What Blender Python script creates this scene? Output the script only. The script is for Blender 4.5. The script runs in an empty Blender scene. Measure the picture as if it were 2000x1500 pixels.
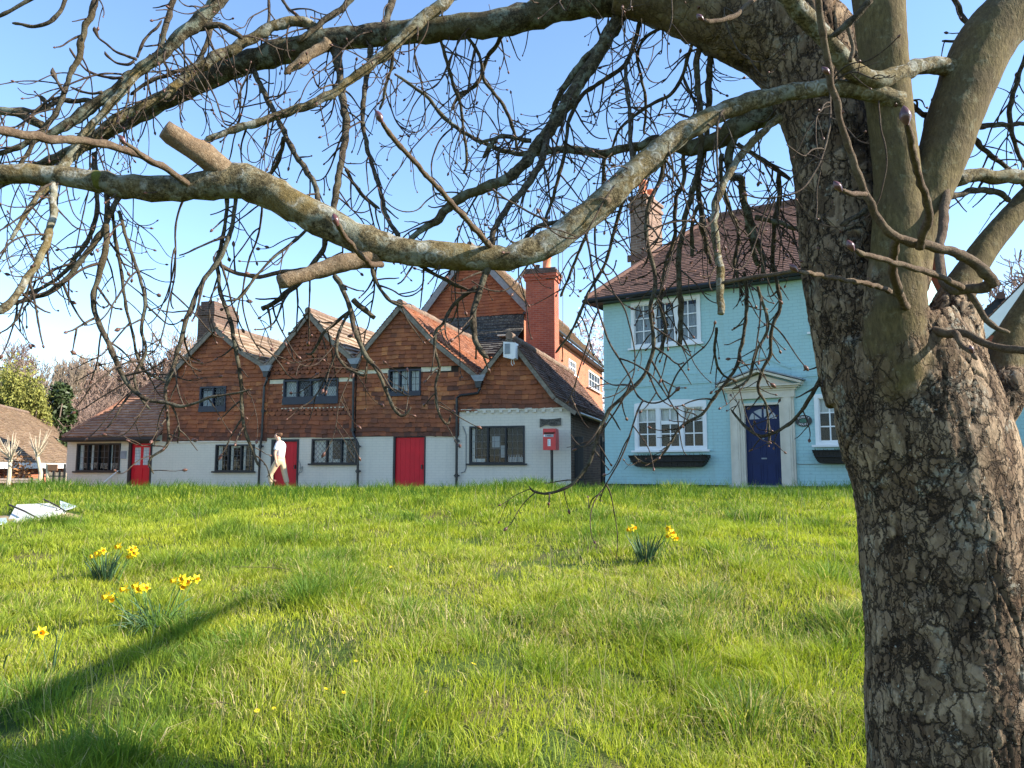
import bpy, math, random
import numpy as np
from mathutils import Vector, Matrix, noise as mnoise

random.seed(7)
RNG = np.random.default_rng(11)
scene = bpy.context.scene
COL = scene.collection

# ------------------------------------------------------------------ camera, sky, sun, exposure
F_PX = 1503.0                      # focal length in pixels of the 2000 px wide photograph
PITCH = math.radians(6.2)
EYE = Vector((0.0, 0.0, 1.6))
cam_data = bpy.data.cameras.new("camera")
cam_data.sensor_width = 36.0
cam_data.lens = F_PX / 2000.0 * 36.0
cam_data.clip_end = 3000.0
cam_data.clip_start = 0.05
cam = bpy.data.objects.new("camera", cam_data)
cam.location = EYE
cam.rotation_euler = (math.radians(90) + PITCH, 0, 0)
COL.objects.link(cam)
scene.camera = cam

SUN_ELEV = math.radians(30)
SUN_AZ = math.radians(-9)          # measured from +X towards +Y
sun_dir = Vector((math.cos(SUN_ELEV) * math.cos(SUN_AZ), math.cos(SUN_ELEV) * math.sin(SUN_AZ), math.sin(SUN_ELEV)))
world = bpy.data.worlds.new("World")
scene.world = world
world.use_nodes = True
wnt = world.node_tree
wnt.nodes.clear()
sky = wnt.nodes.new("ShaderNodeTexSky")
sky.sky_type = 'NISHITA'
sky.sun_disc = False
sky.sun_elevation = SUN_ELEV
sky.sun_rotation = math.radians(90) - SUN_AZ
sky.altitude = 100
sky.air_density = 1.0
sky.dust_density = 0.1
sky.ozone_density = 3.6
bg = wnt.nodes.new("ShaderNodeBackground")
bg.inputs["Strength"].default_value = 0.135
wout = wnt.nodes.new("ShaderNodeOutputWorld")
hsv = wnt.nodes.new("ShaderNodeHueSaturation")
hsv.inputs["Saturation"].default_value = 1.0
wnt.links.new(sky.outputs[0], hsv.inputs["Color"])
wnt.links.new(hsv.outputs[0], bg.inputs[0])
wnt.links.new(bg.outputs[0], wout.inputs[0])

sun_data = bpy.data.lights.new("sun", 'SUN')
sun_data.energy = 5.0
sun_data.angle = math.radians(0.53)
sun_data.color = (1.0, 0.92, 0.79)
sun = bpy.data.objects.new("sun", sun_data)
sun.rotation_euler = sun_dir.to_track_quat('Z', 'Y').to_euler()
sun.location = (30, 0, 30)
COL.objects.link(sun)

scene.view_settings.view_transform = 'Standard'
scene.view_settings.look = 'None'
scene.view_settings.exposure = 1.45
scene.view_settings.gamma = 1.0
scene.view_settings.use_curve_mapping = False
try:
    scene.cycles.max_bounces = 8
    scene.cycles.transparent_max_bounces = 12
except Exception:
    pass

# ------------------------------------------------------------------ measuring helpers
CP, SP = math.cos(PITCH), math.sin(PITCH)

def ray(px, py):
    x = (px - 1000.0) / F_PX
    y = (750.0 - py) / F_PX
    return Vector((x, CP - y * SP, SP + y * CP))

def at(px, py, Y):
    """point seen at that pixel of the photograph, Y metres in front of the camera"""
    d = ray(px, py)
    return EYE + d * (Y / d.y)

def ground_z(x, y):
    """height of the green (works on numpy arrays)"""
    x = np.asarray(x, float); y = np.asarray(y, float)
    ys = [-40, -5, 0, 3, 6, 9, 11, 12.5, 14, 16, 19, 22, 30, 60, 120, 900]
    zs = [-3.0, -.45, 0, .29, .60, .89, 1.06, 1.14, 1.165, 1.13, 1.05, .88, .80, .6, .4, 0.2]
    h = np.interp(y, ys, zs)
    fade = np.clip((16 - y) / 6, 0, 1)
    h = h + fade * (.034 * np.sin(x * 1.7 + .6 * y) + .032 * np.sin(1.1 * y - x * .8 + 1.3) + .020 * np.sin(3.3 * x + 2.1 * y) + .016 * np.sin(5.1 * x - 3.4 * y + .7) * np.sin(2.3 * y + x))
    h = h + np.clip((15.5 - np.abs(y - 13.2) * 4) / 15.5, 0, 1) * (.030 * np.sin(x * 2.3 + 1) + .034 * np.sin(x * .9 + 2) + .018 * np.sin(x * 5.3))
    # falls away beyond the lean-to on the left
    k = np.clip((-9.0 - x) / 4.0, 0, 1) * np.clip((y - 13.8) / 4.5, 0, 1)
    h = h - .55 * k - .8 * np.clip((-13.0 - x) / 4.0, 0, 1) * np.clip((y - 20) / 6, 0, 1)
    return h

def gz(x, y):
    return float(ground_z(x, y))

def on_ground(px, py):
    """ground point seen at a pixel"""
    d = ray(px, py)
    t = 1.0
    for i in range(4000):
        p = EYE + d * t
        if p.z <= gz(p.x, p.y):
            return p
        t += 0.01
    return p

class Facade:
    """vertical wall plane: x runs along the wall, y into the building, z up"""
    def __init__(self, pxL, YL, pxR, YR, z0):
        a = at(pxL, 913, YL); b = at(pxR, 913, YR)
        self.p0 = Vector((a.x, a.y, 0)); e = Vector((b.x - a.x, b.y - a.y, 0))
        self.len = e.length; self.e = e.normalized()
        self.n = Vector((-self.e.y, self.e.x, 0))
        self.z0 = z0
        self.rot = math.atan2(self.e.y, self.e.x)
    def uz(self, px, py, s=0.0):
        d = ray(px, py)
        t = ((self.p0 - EYE).dot(self.n) + s) / d.dot(self.n)
        p = EYE + d * t
        return ((p - self.p0).dot(self.e), p.z - self.z0)
    def u(self, px, py=900, s=0.0):
        return self.uz(px, py, s)[0]
    def rect(self, x0, y0, x1, y1, s=0.0):
        """axis-aligned rectangle (u0,u1,z0,z1) around a pixel box"""
        a = self.uz(x0, y0, s); b = self.uz(x1, y0, s); c = self.uz(x0, y1, s); d = self.uz(x1, y1, s)
        return ((a[0] + c[0]) / 2, (b[0] + d[0]) / 2, (c[1] + d[1]) / 2, (a[1] + b[1]) / 2)
    def world(self, u, s, z):
        return self.p0 + self.e * u + self.n * s + Vector((0, 0, self.z0 + z))

# ------------------------------------------------------------------ object helpers
def props(o, label=None, cat=None, group=None, kind=None):
    if label: o["label"] = label
    if cat: o["category"] = cat
    if group: o["group"] = group
    if kind: o["kind"] = kind
    return o

def thing(name, label, cat, loc=(0, 0, 0), rotz=0.0, group=None):
    o = bpy.data.objects.new(name, None)
    o.empty_display_size = 0.2
    o.location = loc
    o.rotation_euler = (0, 0, rotz)
    COL.objects.link(o)
    return props(o, label, cat, group)

class MB:
    """collects shapes into one mesh; every vertex carries a random value in 'rnd'"""
    def __init__(self, off=(0, 0, 0)):
        self.v = []; self.f = []; self.r = []; self.off = off; self.cur = 0.5
        self.smooth_from = None; self.smooth = False
    def add(self, pts, faces, r=None):
        b = len(self.v)
        ox, oy, oz = self.off
        self.v += [(p[0] - ox, p[1] - oy, p[2] - oz) for p in pts]
        self.f += [tuple(i + b for i in f) for f in faces]
        self.r += [self.cur if r is None else r] * len(pts)
    def box(self, x0, x1, y0, y1, z0, z1, r=None):
        p = [(x0, y0, z0), (x1, y0, z0), (x1, y1, z0), (x0, y1, z0), (x0, y0, z1), (x1, y0, z1), (x1, y1, z1), (x0, y1, z1)]
        self.add(p, [(0, 3, 2, 1), (4, 5, 6, 7), (0, 1, 5, 4), (1, 2, 6, 5), (2, 3, 7, 6), (3, 0, 4, 7)], r)
    def poly(self, pts, r=None):
        self.add(pts, [tuple(range(len(pts)))], r)
    def prism(self, pts2, y0, y1, r=None, axis='y'):
        """outline in (x,z), extruded from y0 to y1 (outline counter-clockwise seen from -y)"""
        n = len(pts2)
        if axis == 'y':
            a = [(x, y0, z) for x, z in pts2] + [(x, y1, z) for x, z in pts2]
        elif axis == 'z':
            a = [(x, z, y0) for x, z in pts2] + [(x, z, y1) for x, z in pts2]
        else:
            a = [(y0, x, z) for x, z in pts2] + [(y1, x, z) for x, z in pts2]
        fs = [tuple(range(n)), tuple(range(2 * n - 1, n - 1, -1))]
        for i in range(n):
            j = (i + 1) % n
            fs.append((j, i, i + n, j + n))
        self.add(a, fs, r)
    def bar(self, p, q, w, h, r=None, up=(0, 0, 1)):
        """rectangular bar from p to q"""
        p = Vector(p); q = Vector(q); d = (q - p).normalized(); u = Vector(up)
        s = d.cross(u)
        if s.length < 1e-4: s = d.cross(Vector((1, 0, 0)))
        s.normalize(); u = s.cross(d).normalized()
        pts = []
        for b in (p, q):
            for k, l in ((-1, -1), (1, -1), (1, 1), (-1, 1)):
                pts.append(b + s * (k * w / 2) + u * (l * h / 2))
        self.add([tuple(x) for x in pts], [(3, 2, 1, 0), (4, 5, 6, 7), (0, 1, 5, 4), (1, 2, 6, 5), (2, 3, 7, 6), (3, 0, 4, 7)], r)
    def tube(self, pts, rad, k=8, r=None, cap=True):
        v, f = tube_np(np.array([tuple(p) for p in pts], float), np.array(rad, float) if hasattr(rad, '__len__') else np.full(len(pts), rad), k, cap)
        self.add([tuple(x) for x in v], f, r)
    def lathe(self, prof, c=(0, 0, 0), k=16, r=None):
        """profile of (radius, z) turned round the vertical through c"""
        pts = []; n = len(prof)
        for rr, z in prof:
            for i in range(k):
                a = 2 * math.pi * i / k
                pts.append((c[0] + rr * math.cos(a), c[1] + rr * math.sin(a), c[2] + z))
        fs = []
        for j in range(n - 1):
            for i in range(k):
                i2 = (i + 1) % k
                fs.append((j * k + i, j * k + i2, (j + 1) * k + i2, (j + 1) * k + i))
        fs.append(tuple(range(k - 1, -1, -1))); fs.append(tuple((n - 1) * k + i for i in range(k)))
        self.add(pts, fs, r)
    def build(self, name, mat, parent=None, smooth=False, label=None):
        me = bpy.data.meshes.new(name)
        me.from_pydata(self.v, [], self.f)
        a = me.attributes.new("rnd", 'FLOAT', 'POINT')
        a.data.foreach_set("value", np.array(self.r, dtype=np.float32))
        if smooth:
            me.polygons.foreach_set("use_smooth", np.ones(len(me.polygons), dtype=bool))
        me.materials.append(mat)
        o = bpy.data.objects.new(name, me)
        COL.objects.link(o)
        if parent: o.parent = parent
        if label: o["label"] = label
        return o

def tube_np(P, R, k=8, cap=True, twist=None):
    """swept tube: numpy vertices and a face list"""
    n = len(P)
    T = np.gradient(P, axis=0)
    T /= np.linalg.norm(T, axis=1)[:, None] + 1e-12
    ref = np.array([0, 1.0, 0]) if abs(T[0][1]) < .9 else np.array([1.0, 0, 0])
    N = np.zeros_like(P)
    nrm = ref - T[0] * ref.dot(T[0]); nrm /= np.linalg.norm(nrm)
    for i in range(n):
        nrm = nrm - T[i] * nrm.dot(T[i])
        nrm /= np.linalg.norm(nrm) + 1e-12
        N[i] = nrm
    B = np.cross(T, N)
    a = np.linspace(0, 2 * np.pi, k, endpoint=False)
    V = P[:, None, :] + R[:, None, None] * (np.cos(a)[None, :, None] * N[:, None, :] + np.sin(a)[None, :, None] * B[:, None, :])
    V = V.reshape(-1, 3)
    i = np.arange(n - 1)[:, None] * k; j = np.arange(k)[None, :]; j2 = (j + 1) % k
    F = np.stack([i + j, i + j2, i + k + j2, i + k + j], axis=-1).reshape(-1, 4)
    fs = [tuple(x) for x in F.tolist()]
    if cap:
        fs.append(tuple(range(k - 1, -1, -1))); fs.append(tuple((n - 1) * k + x for x in range(k)))
    return V, fs

def mesh_np(name, V, quads=None, tris=None, attrs=None, mat=None, smooth=False, parent=None):
    """fast mesh from numpy arrays; attrs = {name: (type, array)}"""
    me = bpy.data.meshes.new(name)
    V = np.asarray(V, np.float32)
    nq = 0 if quads is None else len(quads); nt = 0 if tris is None else len(tris)
    me.vertices.add(len(V)); me.vertices.foreach_set("co", V.ravel())
    loops = []; 
    if nq: loops.append(np.asarray(quads, np.int32).ravel())
    if nt: loops.append(np.asarray(tris, np.int32).ravel())
    L = np.concatenate(loops)
    me.loops.add(len(L)); me.loops.foreach_set("vertex_index", L)
    me.polygons.add(nq + nt)
    starts = np.concatenate([np.arange(nq) * 4, nq * 4 + np.arange(nt) * 3]).astype(np.int32)
    me.polygons.foreach_set("loop_start", starts)
    if smooth:
        me.polygons.foreach_set("use_smooth", np.ones(nq + nt, dtype=bool))
    me.update(calc_edges=True)
    for k, (ty, arr) in (attrs or {}).items():
        a = me.attributes.new(k, ty, 'POINT')
        if ty == 'FLOAT': a.data.foreach_set("value", np.asarray(arr, np.float32).ravel())
        else: a.data.foreach_set("color", np.asarray(arr, np.float32).ravel())
    if mat: me.materials.append(mat)
    o = bpy.data.objects.new(name, me)
    COL.objects.link(o)
    if parent: o.parent = parent
    return o

# ------------------------------------------------------------------ materials
class NT:
    def __init__(self, name):
        self.m = bpy.data.materials.new(name); self.m.use_nodes = True
        self.t = self.m.node_tree; self.t.nodes.clear()
        self.out = self.t.nodes.new("ShaderNodeOutputMaterial")
    def n(self, typ, **kw):
        x = self.t.nodes.new(typ)
        ins = kw.pop('ins', {})
        for k, v in kw.items(): setattr(x, k, v)
        for k, v in ins.items(): self.set(x, k, v)
        return x
    def set(self, node, key, v):
        s = node.inputs[key]
        if hasattr(v, 'links') or isinstance(v, bpy.types.NodeSocket): self.t.links.new(v, s)
        elif isinstance(v, bpy.types.Node): self.t.links.new(v.outputs[0], s)
        else:
            if isinstance(v, (tuple, list)) and len(v) == 3 and s.type == 'RGBA': v = (*v, 1)
            s.default_value = v
    def coord(self, kind='Object', scale=(1, 1, 1), rot=(0, 0, 0)):
        c = self.n("ShaderNodeTexCoord")
        m = self.n("ShaderNodeMapping"); m.inputs['Scale'].default_value = scale; m.inputs['Rotation'].default_value = rot
        self.t.links.new(c.outputs[kind], m.inputs[0])
        return m.outputs[0]
    def noise(self, vec, scale=5, detail=4, rough=.55, out=0, dist=0.0):
        x = self.n("ShaderNodeTexNoise", ins={'Vector': vec, 'Scale': scale, 'Detail': detail, 'Roughness': rough, 'Distortion': dist})
        return x.outputs[out]
    def ramp(self, fac, stops, interp='LINEAR'):
        r = self.n("ShaderNodeValToRGB"); cr = r.color_ramp; cr.interpolation = interp
        while len(cr.elements) < len(stops): cr.elements.new(.5)
        for e, (p, c) in zip(cr.elements, stops):
            e.position = p; e.color = (*c, 1) if len(c) == 3 else c
        self.t.links.new(fac, r.inputs[0])
        return r.outputs[0]
    def mix(self, fac, a, b, mode='MIX'):
        x = self.n("ShaderNodeMix"); x.data_type = 'RGBA'; x.blend_type = mode
        self.set(x, 0, fac)
        for i, v in ((6, a), (7, b)):
            if isinstance(v, bpy.types.NodeSocket): self.t.links.new(v, x.inputs[i])
            else: x.inputs[i].default_value = (*v, 1)
        return x.outputs[2]
    def math(self, op, a, b=0.0, c=None, clamp=False):
        x = self.n("ShaderNodeMath"); x.operation = op; x.use_clamp = clamp
        self.set(x, 0, a); self.set(x, 1, b)
        if c is not None: self.set(x, 2, c)
        return x.outputs[0]
    def attr(self, name, out='Fac'):
        a = self.n("ShaderNodeAttribute"); a.attribute_name = name
        return a.outputs[out]
    def bump(self, h, strength=.5, dist=.01, normal=None):
        b = self.n("ShaderNodeBump", ins={'Strength': strength, 'Distance': dist, 'Height': h})
        if normal is not None: self.t.links.new(normal, b.inputs['Normal'])
        return b.outputs[0]
    def bsdf(self, color, rough=.8, normal=None, spec=.3, metal=0.0, trans=None):
        p = self.n("ShaderNodeBsdfPrincipled")
        self.set(p, 'Base Color', color); self.set(p, 'Roughness', rough)
        p.inputs['Specular IOR Level'].default_value = spec
        p.inputs['Metallic'].default_value = metal
        if normal is not None: self.t.links.new(normal, p.inputs['Normal'])
        self.t.links.new(p.outputs[0], self.out.inputs[0])
        return p

def mat_plain(name, col, rough=.7, var=.15, scale=8, bump=.15, spec=.3, metal=0.0, dirt=None):
    m = NT(name); v = m.coord()
    n1 = m.noise(v, scale, 5)
    dark = tuple(c * (1 - var) for c in col); lite = tuple(min(1, c * (1 + var)) for c in col)
    c = m.ramp(n1, [(.3, dark), (.7, lite)])
    if dirt:
        n2 = m.noise(v, scale * .35, 6, .7)
        c = m.mix(m.ramp(n2, [(.52, (0, 0, 0)), (.7, (.7, .7, .7))]), c, dirt)
    nb = m.noise(v, scale * 6, 3)
    m.bsdf(c, rough, m.bump(nb, bump, .004) if bump else None, spec, metal)
    return m.m

def mat_brickwall(name, c1, c2, mortar, paint=None, scale=1.0, bump=.6, bare=None, stain=None):
    """brick in the wall's own x-z plane; paint = one coat colour over the bricks"""
    m = NT(name)
    tc = m.n("ShaderNodeTexCoord")
    sep = m.n("ShaderNodeSeparateXYZ"); m.t.links.new(tc.outputs['Object'], sep.inputs[0])
    xy = m.math('ADD', sep.outputs[0], sep.outputs[1])
    nz = m.noise(tc.outputs['Object'], .8, 2)
    zz = m.math('ADD', sep.outputs[2], m.math('MULTIPLY', nz, .05))
    comb = m.n("ShaderNodeCombineXYZ", ins={0: xy, 1: zz})
    b = m.n("ShaderNodeTexBrick", ins={'Vector': comb.outputs[0], 'Scale': scale, 'Mortar Size': .006, 'Brick Width': .225, 'Row Height': .075,
                                       'Mortar Smooth': .25, 'Bias': -.1})
    m.set(b, 'Color1', (*c1, 1)); m.set(b, 'Color2', (*c2, 1)); m.set(b, 'Mortar', (*mortar, 1))
    n1 = m.noise(tc.outputs['Object'], 3.0, 6, .65)
    n2 = m.noise(tc.outputs['Object'], 40, 4, .6)
    if paint:
        base = m.mix(m.ramp(n1, [(.3, (0, 0, 0)), (.75, (1, 1, 1))]), tuple(c * .93 for c in paint), paint)
        base = m.mix(m.math('MULTIPLY', b.outputs['Fac'], .42), base, tuple(c * .66 for c in paint))
        if stain:
            grad = m.ramp(sep.outputs[2], [(0.0, (1, 1, 1)), (.18, (.55, .55, .55)), (.5, (0, 0, 0))])
            n3 = m.noise(m.coord('Object', (1.2, 1.2, .5)), 5.0, 6, .7)
            st = m.math('MULTIPLY', grad, m.ramp(n3, [(.42, (0, 0, 0)), (.68, (1, 1, 1))]))
            base = m.mix(m.math('MULTIPLY', st, .8), base, stain)
            n6 = m.noise(m.coord('Object', (2.2, 2.2, .25)), 3.0, 5, .65)
            base = m.mix(m.ramp(n6, [(.52, (0, 0, 0)), (.78, (.42, .42, .42))]), base, stain)
        if bare:
            n4 = m.noise(m.coord('Object', (2.0, 2.0, 4.5)), 2.2, 6, .72)
            low = m.ramp(sep.outputs[2], [(.15, (1, 1, 1)), (.75, (0, 0, 0))])
            st = m.math('MULTIPLY', low, m.ramp(n4, [(.60, (0, 0, 0)), (.63, (1, 1, 1))]))
            base = m.mix(m.math('MULTIPLY', st, .75), base, bare)
        col = base
    else:
        col = m.mix(m.ramp(n1, [(.35, (0, 0, 0)), (.75, (.5, .5, .5))]), b.outputs['Color'], tuple(c * .55 for c in c2))
        col = m.mix(m.math('MULTIPLY', n2, .35), col, tuple(min(1, c * 1.35) for c in c1))
    h = m.math('ADD', m.math('MULTIPLY', m.math('SUBTRACT', 1.0, b.outputs['Fac']), 1.0), m.math('MULTIPLY', n2, .35))
    m.bsdf(col, .85, m.bump(h, bump, .012), .2)
    return m.m

def mat_tile(name, stops, lichen=None, lich_amt=.5, dark=None, rough=.85, bump=.4):
    """per-tile colour from the 'rnd' value of each tile, mottled"""
    m = NT(name)
    r = m.attr('rnd'); v = m.coord()
    n1 = m.noise(v, 9, 5, .65); n2 = m.noise(v, 55, 3, .6)
    fac = m.math('ADD', m.math('MULTIPLY', r, .82), m.math('MULTIPLY', n1, .18), clamp=True)
    c = m.ramp(fac, stops)
    c = m.mix(m.math('MULTIPLY', n2, .35), c, m.mix(1.0, c, (.55, .5, .48), 'MULTIPLY'))
    if dark:
        n3 = m.noise(v, 1.1, 5, .6)
        c = m.mix(m.ramp(n3, [(.45, (0, 0, 0)), (.7, (.75, .75, .75))]), c, dark)
    if lichen:
        n4 = m.noise(v, 16, 6, .75)
        c = m.mix(m.ramp(n4, [(.60 - .1 * lich_amt, (0, 0, 0)), (.72, (lich_amt,) * 3)]), c, lichen)
    m.bsdf(c, rough, m.bump(n2, bump, .008), .2)
    return m.m

M = {}
M['white_wall'] = mat_brickwall('white painted brick', (.5,) * 3, (.5,) * 3, (.4,) * 3, paint=(.665, .605, .50), bump=.35, bare=(.50, .46, .42), stain=(.46, .43, .38))
M['blue_wall'] = mat_brickwall('pale blue painted brick', (.5,) * 3, (.5,) * 3, (.4,) * 3, paint=(.375, .565, .565), bump=.45, bare=(.20, .29, .30), stain=(.30, .38, .35))
M['red_brick'] = mat_brickwall('red brick', (.40, .105, .055), (.25, .062, .038), (.36, .26, .20))
M['orange_brick'] = mat_brickwall('orange brick', (.46, .145, .07), (.32, .09, .05), (.42, .31, .23))
M['brown_brick'] = mat_brickwall('brown brick', (.24, .15, .105), (.12, .075, .058), (.36, .31, .26))
M['dark_brick'] = mat_brickwall('sooty brick', (.13, .075, .055), (.055, .042, .036), (.22, .20, .17))
RED_ST = [(0, (.075, .040, .032)), (.22, (.15, .060, .038)), (.5, (.30, .098, .046)), (.78, (.42, .150, .062)), (1, (.56, .23, .085))]
M['hung_tile'] = mat_tile('hung clay tile', RED_ST, (.30, .24, .18), .3, (.13, .055, .035))
M['hung_tile_dark'] = mat_tile('weathered hung clay tile', [(0, (.05, .04, .035)), (.35, (.11, .065, .045)), (.7, (.19, .095, .06)), (1, (.27, .17, .11))], (.34, .29, .22), .5, (.07, .05, .04))
M['hung_tile_bright'] = mat_tile('newer orange hung tile', [(0, (.24, .08, .045)), (.4, (.42, .13, .055)), (1, (.62, .24, .09))], None, 0, (.30, .11, .06))
M['house_hung'] = mat_tile('red hung tile', [(0, (.20, .06, .035)), (.4, (.36, .11, .05)), (1, (.50, .18, .075))], None, 0, (.22, .08, .05))
M['stone_slab'] = mat_tile('stone roof slab', [(0, (.14, .10, .075)), (.4, (.27, .19, .135)), (1, (.42, .31, .22))], (.50, .47, .38), .8, (.16, .12, .09))
M['roof_tile'] = mat_tile('clay roof tile', [(0, (.20, .095, .06)), (.4, (.38, .19, .115)), (1, (.52, .30, .19))], (.46, .40, .30), .5, (.24, .13, .09))
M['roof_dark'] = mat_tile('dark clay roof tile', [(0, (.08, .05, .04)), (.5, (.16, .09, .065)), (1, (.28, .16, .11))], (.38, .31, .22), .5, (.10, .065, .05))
M['roof_brown'] = mat_tile('brown clay roof tile', [(0, (.13, .075, .06)), (.5, (.21, .115, .085)), (1, (.30, .16, .11))], (.32, .26, .2), .25, (.16, .09, .07))
M['roof_mossy'] = mat_tile('mossy clay roof tile', [(0, (.12, .08, .055)), (.5, (.24, .16, .105)), (1, (.35, .25, .165))], (.30, .28, .15), .8, (.16, .11, .075))
M['slate'] = mat_tile('dark slate', [(0, (.03, .03, .032)), (.5, (.06, .058, .058)), (1, (.12, .115, .11))], (.42, .38, .28), .8, None)
M['pan_tile'] = mat_tile('orange roof tile', [(0, (.24, .11, .07)), (.5, (.36, .16, .09)), (1, (.52, .24, .13))], (.50, .38, .28), .5, (.22, .12, .09))
M['backing'] = mat_plain('dark wall core', (.035, .025, .02), .9, .2)  # coloured dark so the gaps between hung tiles read as shadow
M['black_wood'] = mat_plain('black painted timber', (.014, .015, .018), .5, .25, 20, .2, .4)
M['navy_wood'] = mat_plain('navy painted timber', (.016, .021, .036), .45, .25, 20, .2, .4)
M['old_wood'] = mat_plain('old grey timber', (.20, .17, .135), .85, .35, 14, .4, .2, dirt=(.09, .08, .06))
M['grey_board'] = mat_plain('grey painted bargeboard', (.24, .23, .225), .7, .2, 10, .2)
M['plaster'] = mat_plain('cream plaster', (.62, .56, .43), .85, .12, 10, .3, dirt=(.45, .40, .30))
M['red_paint'] = mat_plain('red painted boards', (.58, .005, .016), .5, .10, 3, .1, .35)
M['box_red'] = mat_plain('post box red enamel', (.56, .012, .022), .28, .05, 6, .03, .5)
M['white_paint'] = mat_plain('white gloss paint', (.72, .71, .70), .4, .05, 6, .06, .4)
M['cream_paint'] = mat_plain('off white stone paint', (.60, .53, .43), .6, .10, 5, .15, .3, dirt=(.52, .45, .36))
M['door_blue'] = mat_plain('navy blue door paint', (.008, .017, .070), .45, .10, 4, .05, .2)
M['lead'] = mat_plain('lead sheet', (.22, .24, .26), .5, .2, 8, .2, .4)
M['lead_bar'] = mat_plain('lead glazing bar', (.13, .13, .135), .5, .2, 30, .1, .4)
M['black_metal'] = mat_plain('black painted iron', (.013, .013, .014), .4, .2, 20, .1, .5)
M['terracotta'] = mat_plain('terracotta', (.62, .20, .10), .75, .12, 8, .2)
M['ridge'] = mat_plain('ridge tile', (.17, .115, .085), .9, .3, 7, .4, .2, dirt=(.28, .25, .18))
M['ridge_brown'] = mat_plain('brown ridge tile', (.15, .085, .065), .85, .2, 6, .3, .2)
M['curtain'] = mat_plain('net curtain', (.66, .65, .62), .9, .10, 14, .2, .1)
M['curtain_grey'] = mat_plain('grey curtain', (.36, .37, .39), .9, .12, 14, .2, .1)
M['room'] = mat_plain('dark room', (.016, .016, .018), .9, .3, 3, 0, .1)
M['wire'] = mat_plain('grey cable', (.22, .22, .21), .6, .1, 10, 0)
M['stone'] = mat_plain('stone step', (.45, .41, .35), .85, .2, 7, .3)
M['wicker'] = mat_plain('black wicker', (.018, .015, .012), .6, .4, 40, .5, .4)
M['leafgreen'] = mat_plain('leaf', (.05, .11, .02), .6, .4, 20, .1)
M['sign_black'] = mat_plain('black sign enamel', (.012, .014, .016), .4, .1, 10, 0, .4)
M['sign_green'] = mat_plain('green sign centre', (.05, .13, .09), .5, .35, 60, 0, .3)
M['letter'] = mat_plain('cream lettering', (.78, .72, .70), .6, .05, 10, 0)
M['sign_wood'] = mat_plain('weathered sign board', (.135, .125, .105), .85, .3, 18, .4, .2)
M['letter_dark'] = mat_plain('dark carved lettering', (.03, .028, .025), .8, .1, 10, 0)
M['paper'] = mat_plain('white paper notice', (.80, .80, .78), .6, .05, 10, 0)
M['ink'] = mat_plain('printed ink', (.05, .08, .12), .6, .2, 30, 0)

def mat_glass():
    m = NT('window glass')
    fr = m.n("ShaderNodeFresnel", ins={'IOR': 1.5})
    nb = m.noise(m.coord('Object'), 2.5, 2)
    bp = m.bump(nb, .06, .05)
    m.t.links.new(bp, fr.inputs['Normal'])
    g = m.n("ShaderNodeBsdfGlossy", ins={'Color': (.9, .93, 1, 1), 'Roughness': .03, 'Normal': bp})
    t = m.n("ShaderNodeBsdfTransparent", ins={'Color': (.86, .9, .9, 1)})
    f = m.math('MULTIPLY', fr.outputs[0], .5, clamp=True)
    mx = m.n("ShaderNodeMixShader"); m.set(mx, 0, f)
    m.t.links.new(t.outputs[0], mx.inputs[1]); m.t.links.new(g.outputs[0], mx.inputs[2])
    m.t.links.new(mx.outputs[0], m.out.inputs[0])
    return m.m
M['glass'] = mat_glass()
# ------------------------------------------------------------------ building helpers
def poly_spans(poly, v):
    xs = []
    n = len(poly)
    for i in range(n):
        (u0, v0), (u1, v1) = poly[i], poly[(i + 1) % n]
        if (v0 <= v < v1) or (v1 <= v < v0):
            xs.append(u0 + (u1 - u0) * (v - v0) / (v1 - v0))
    xs.sort()
    return [(xs[i], xs[i + 1]) for i in range(0, len(xs) - 1, 2)]

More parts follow.
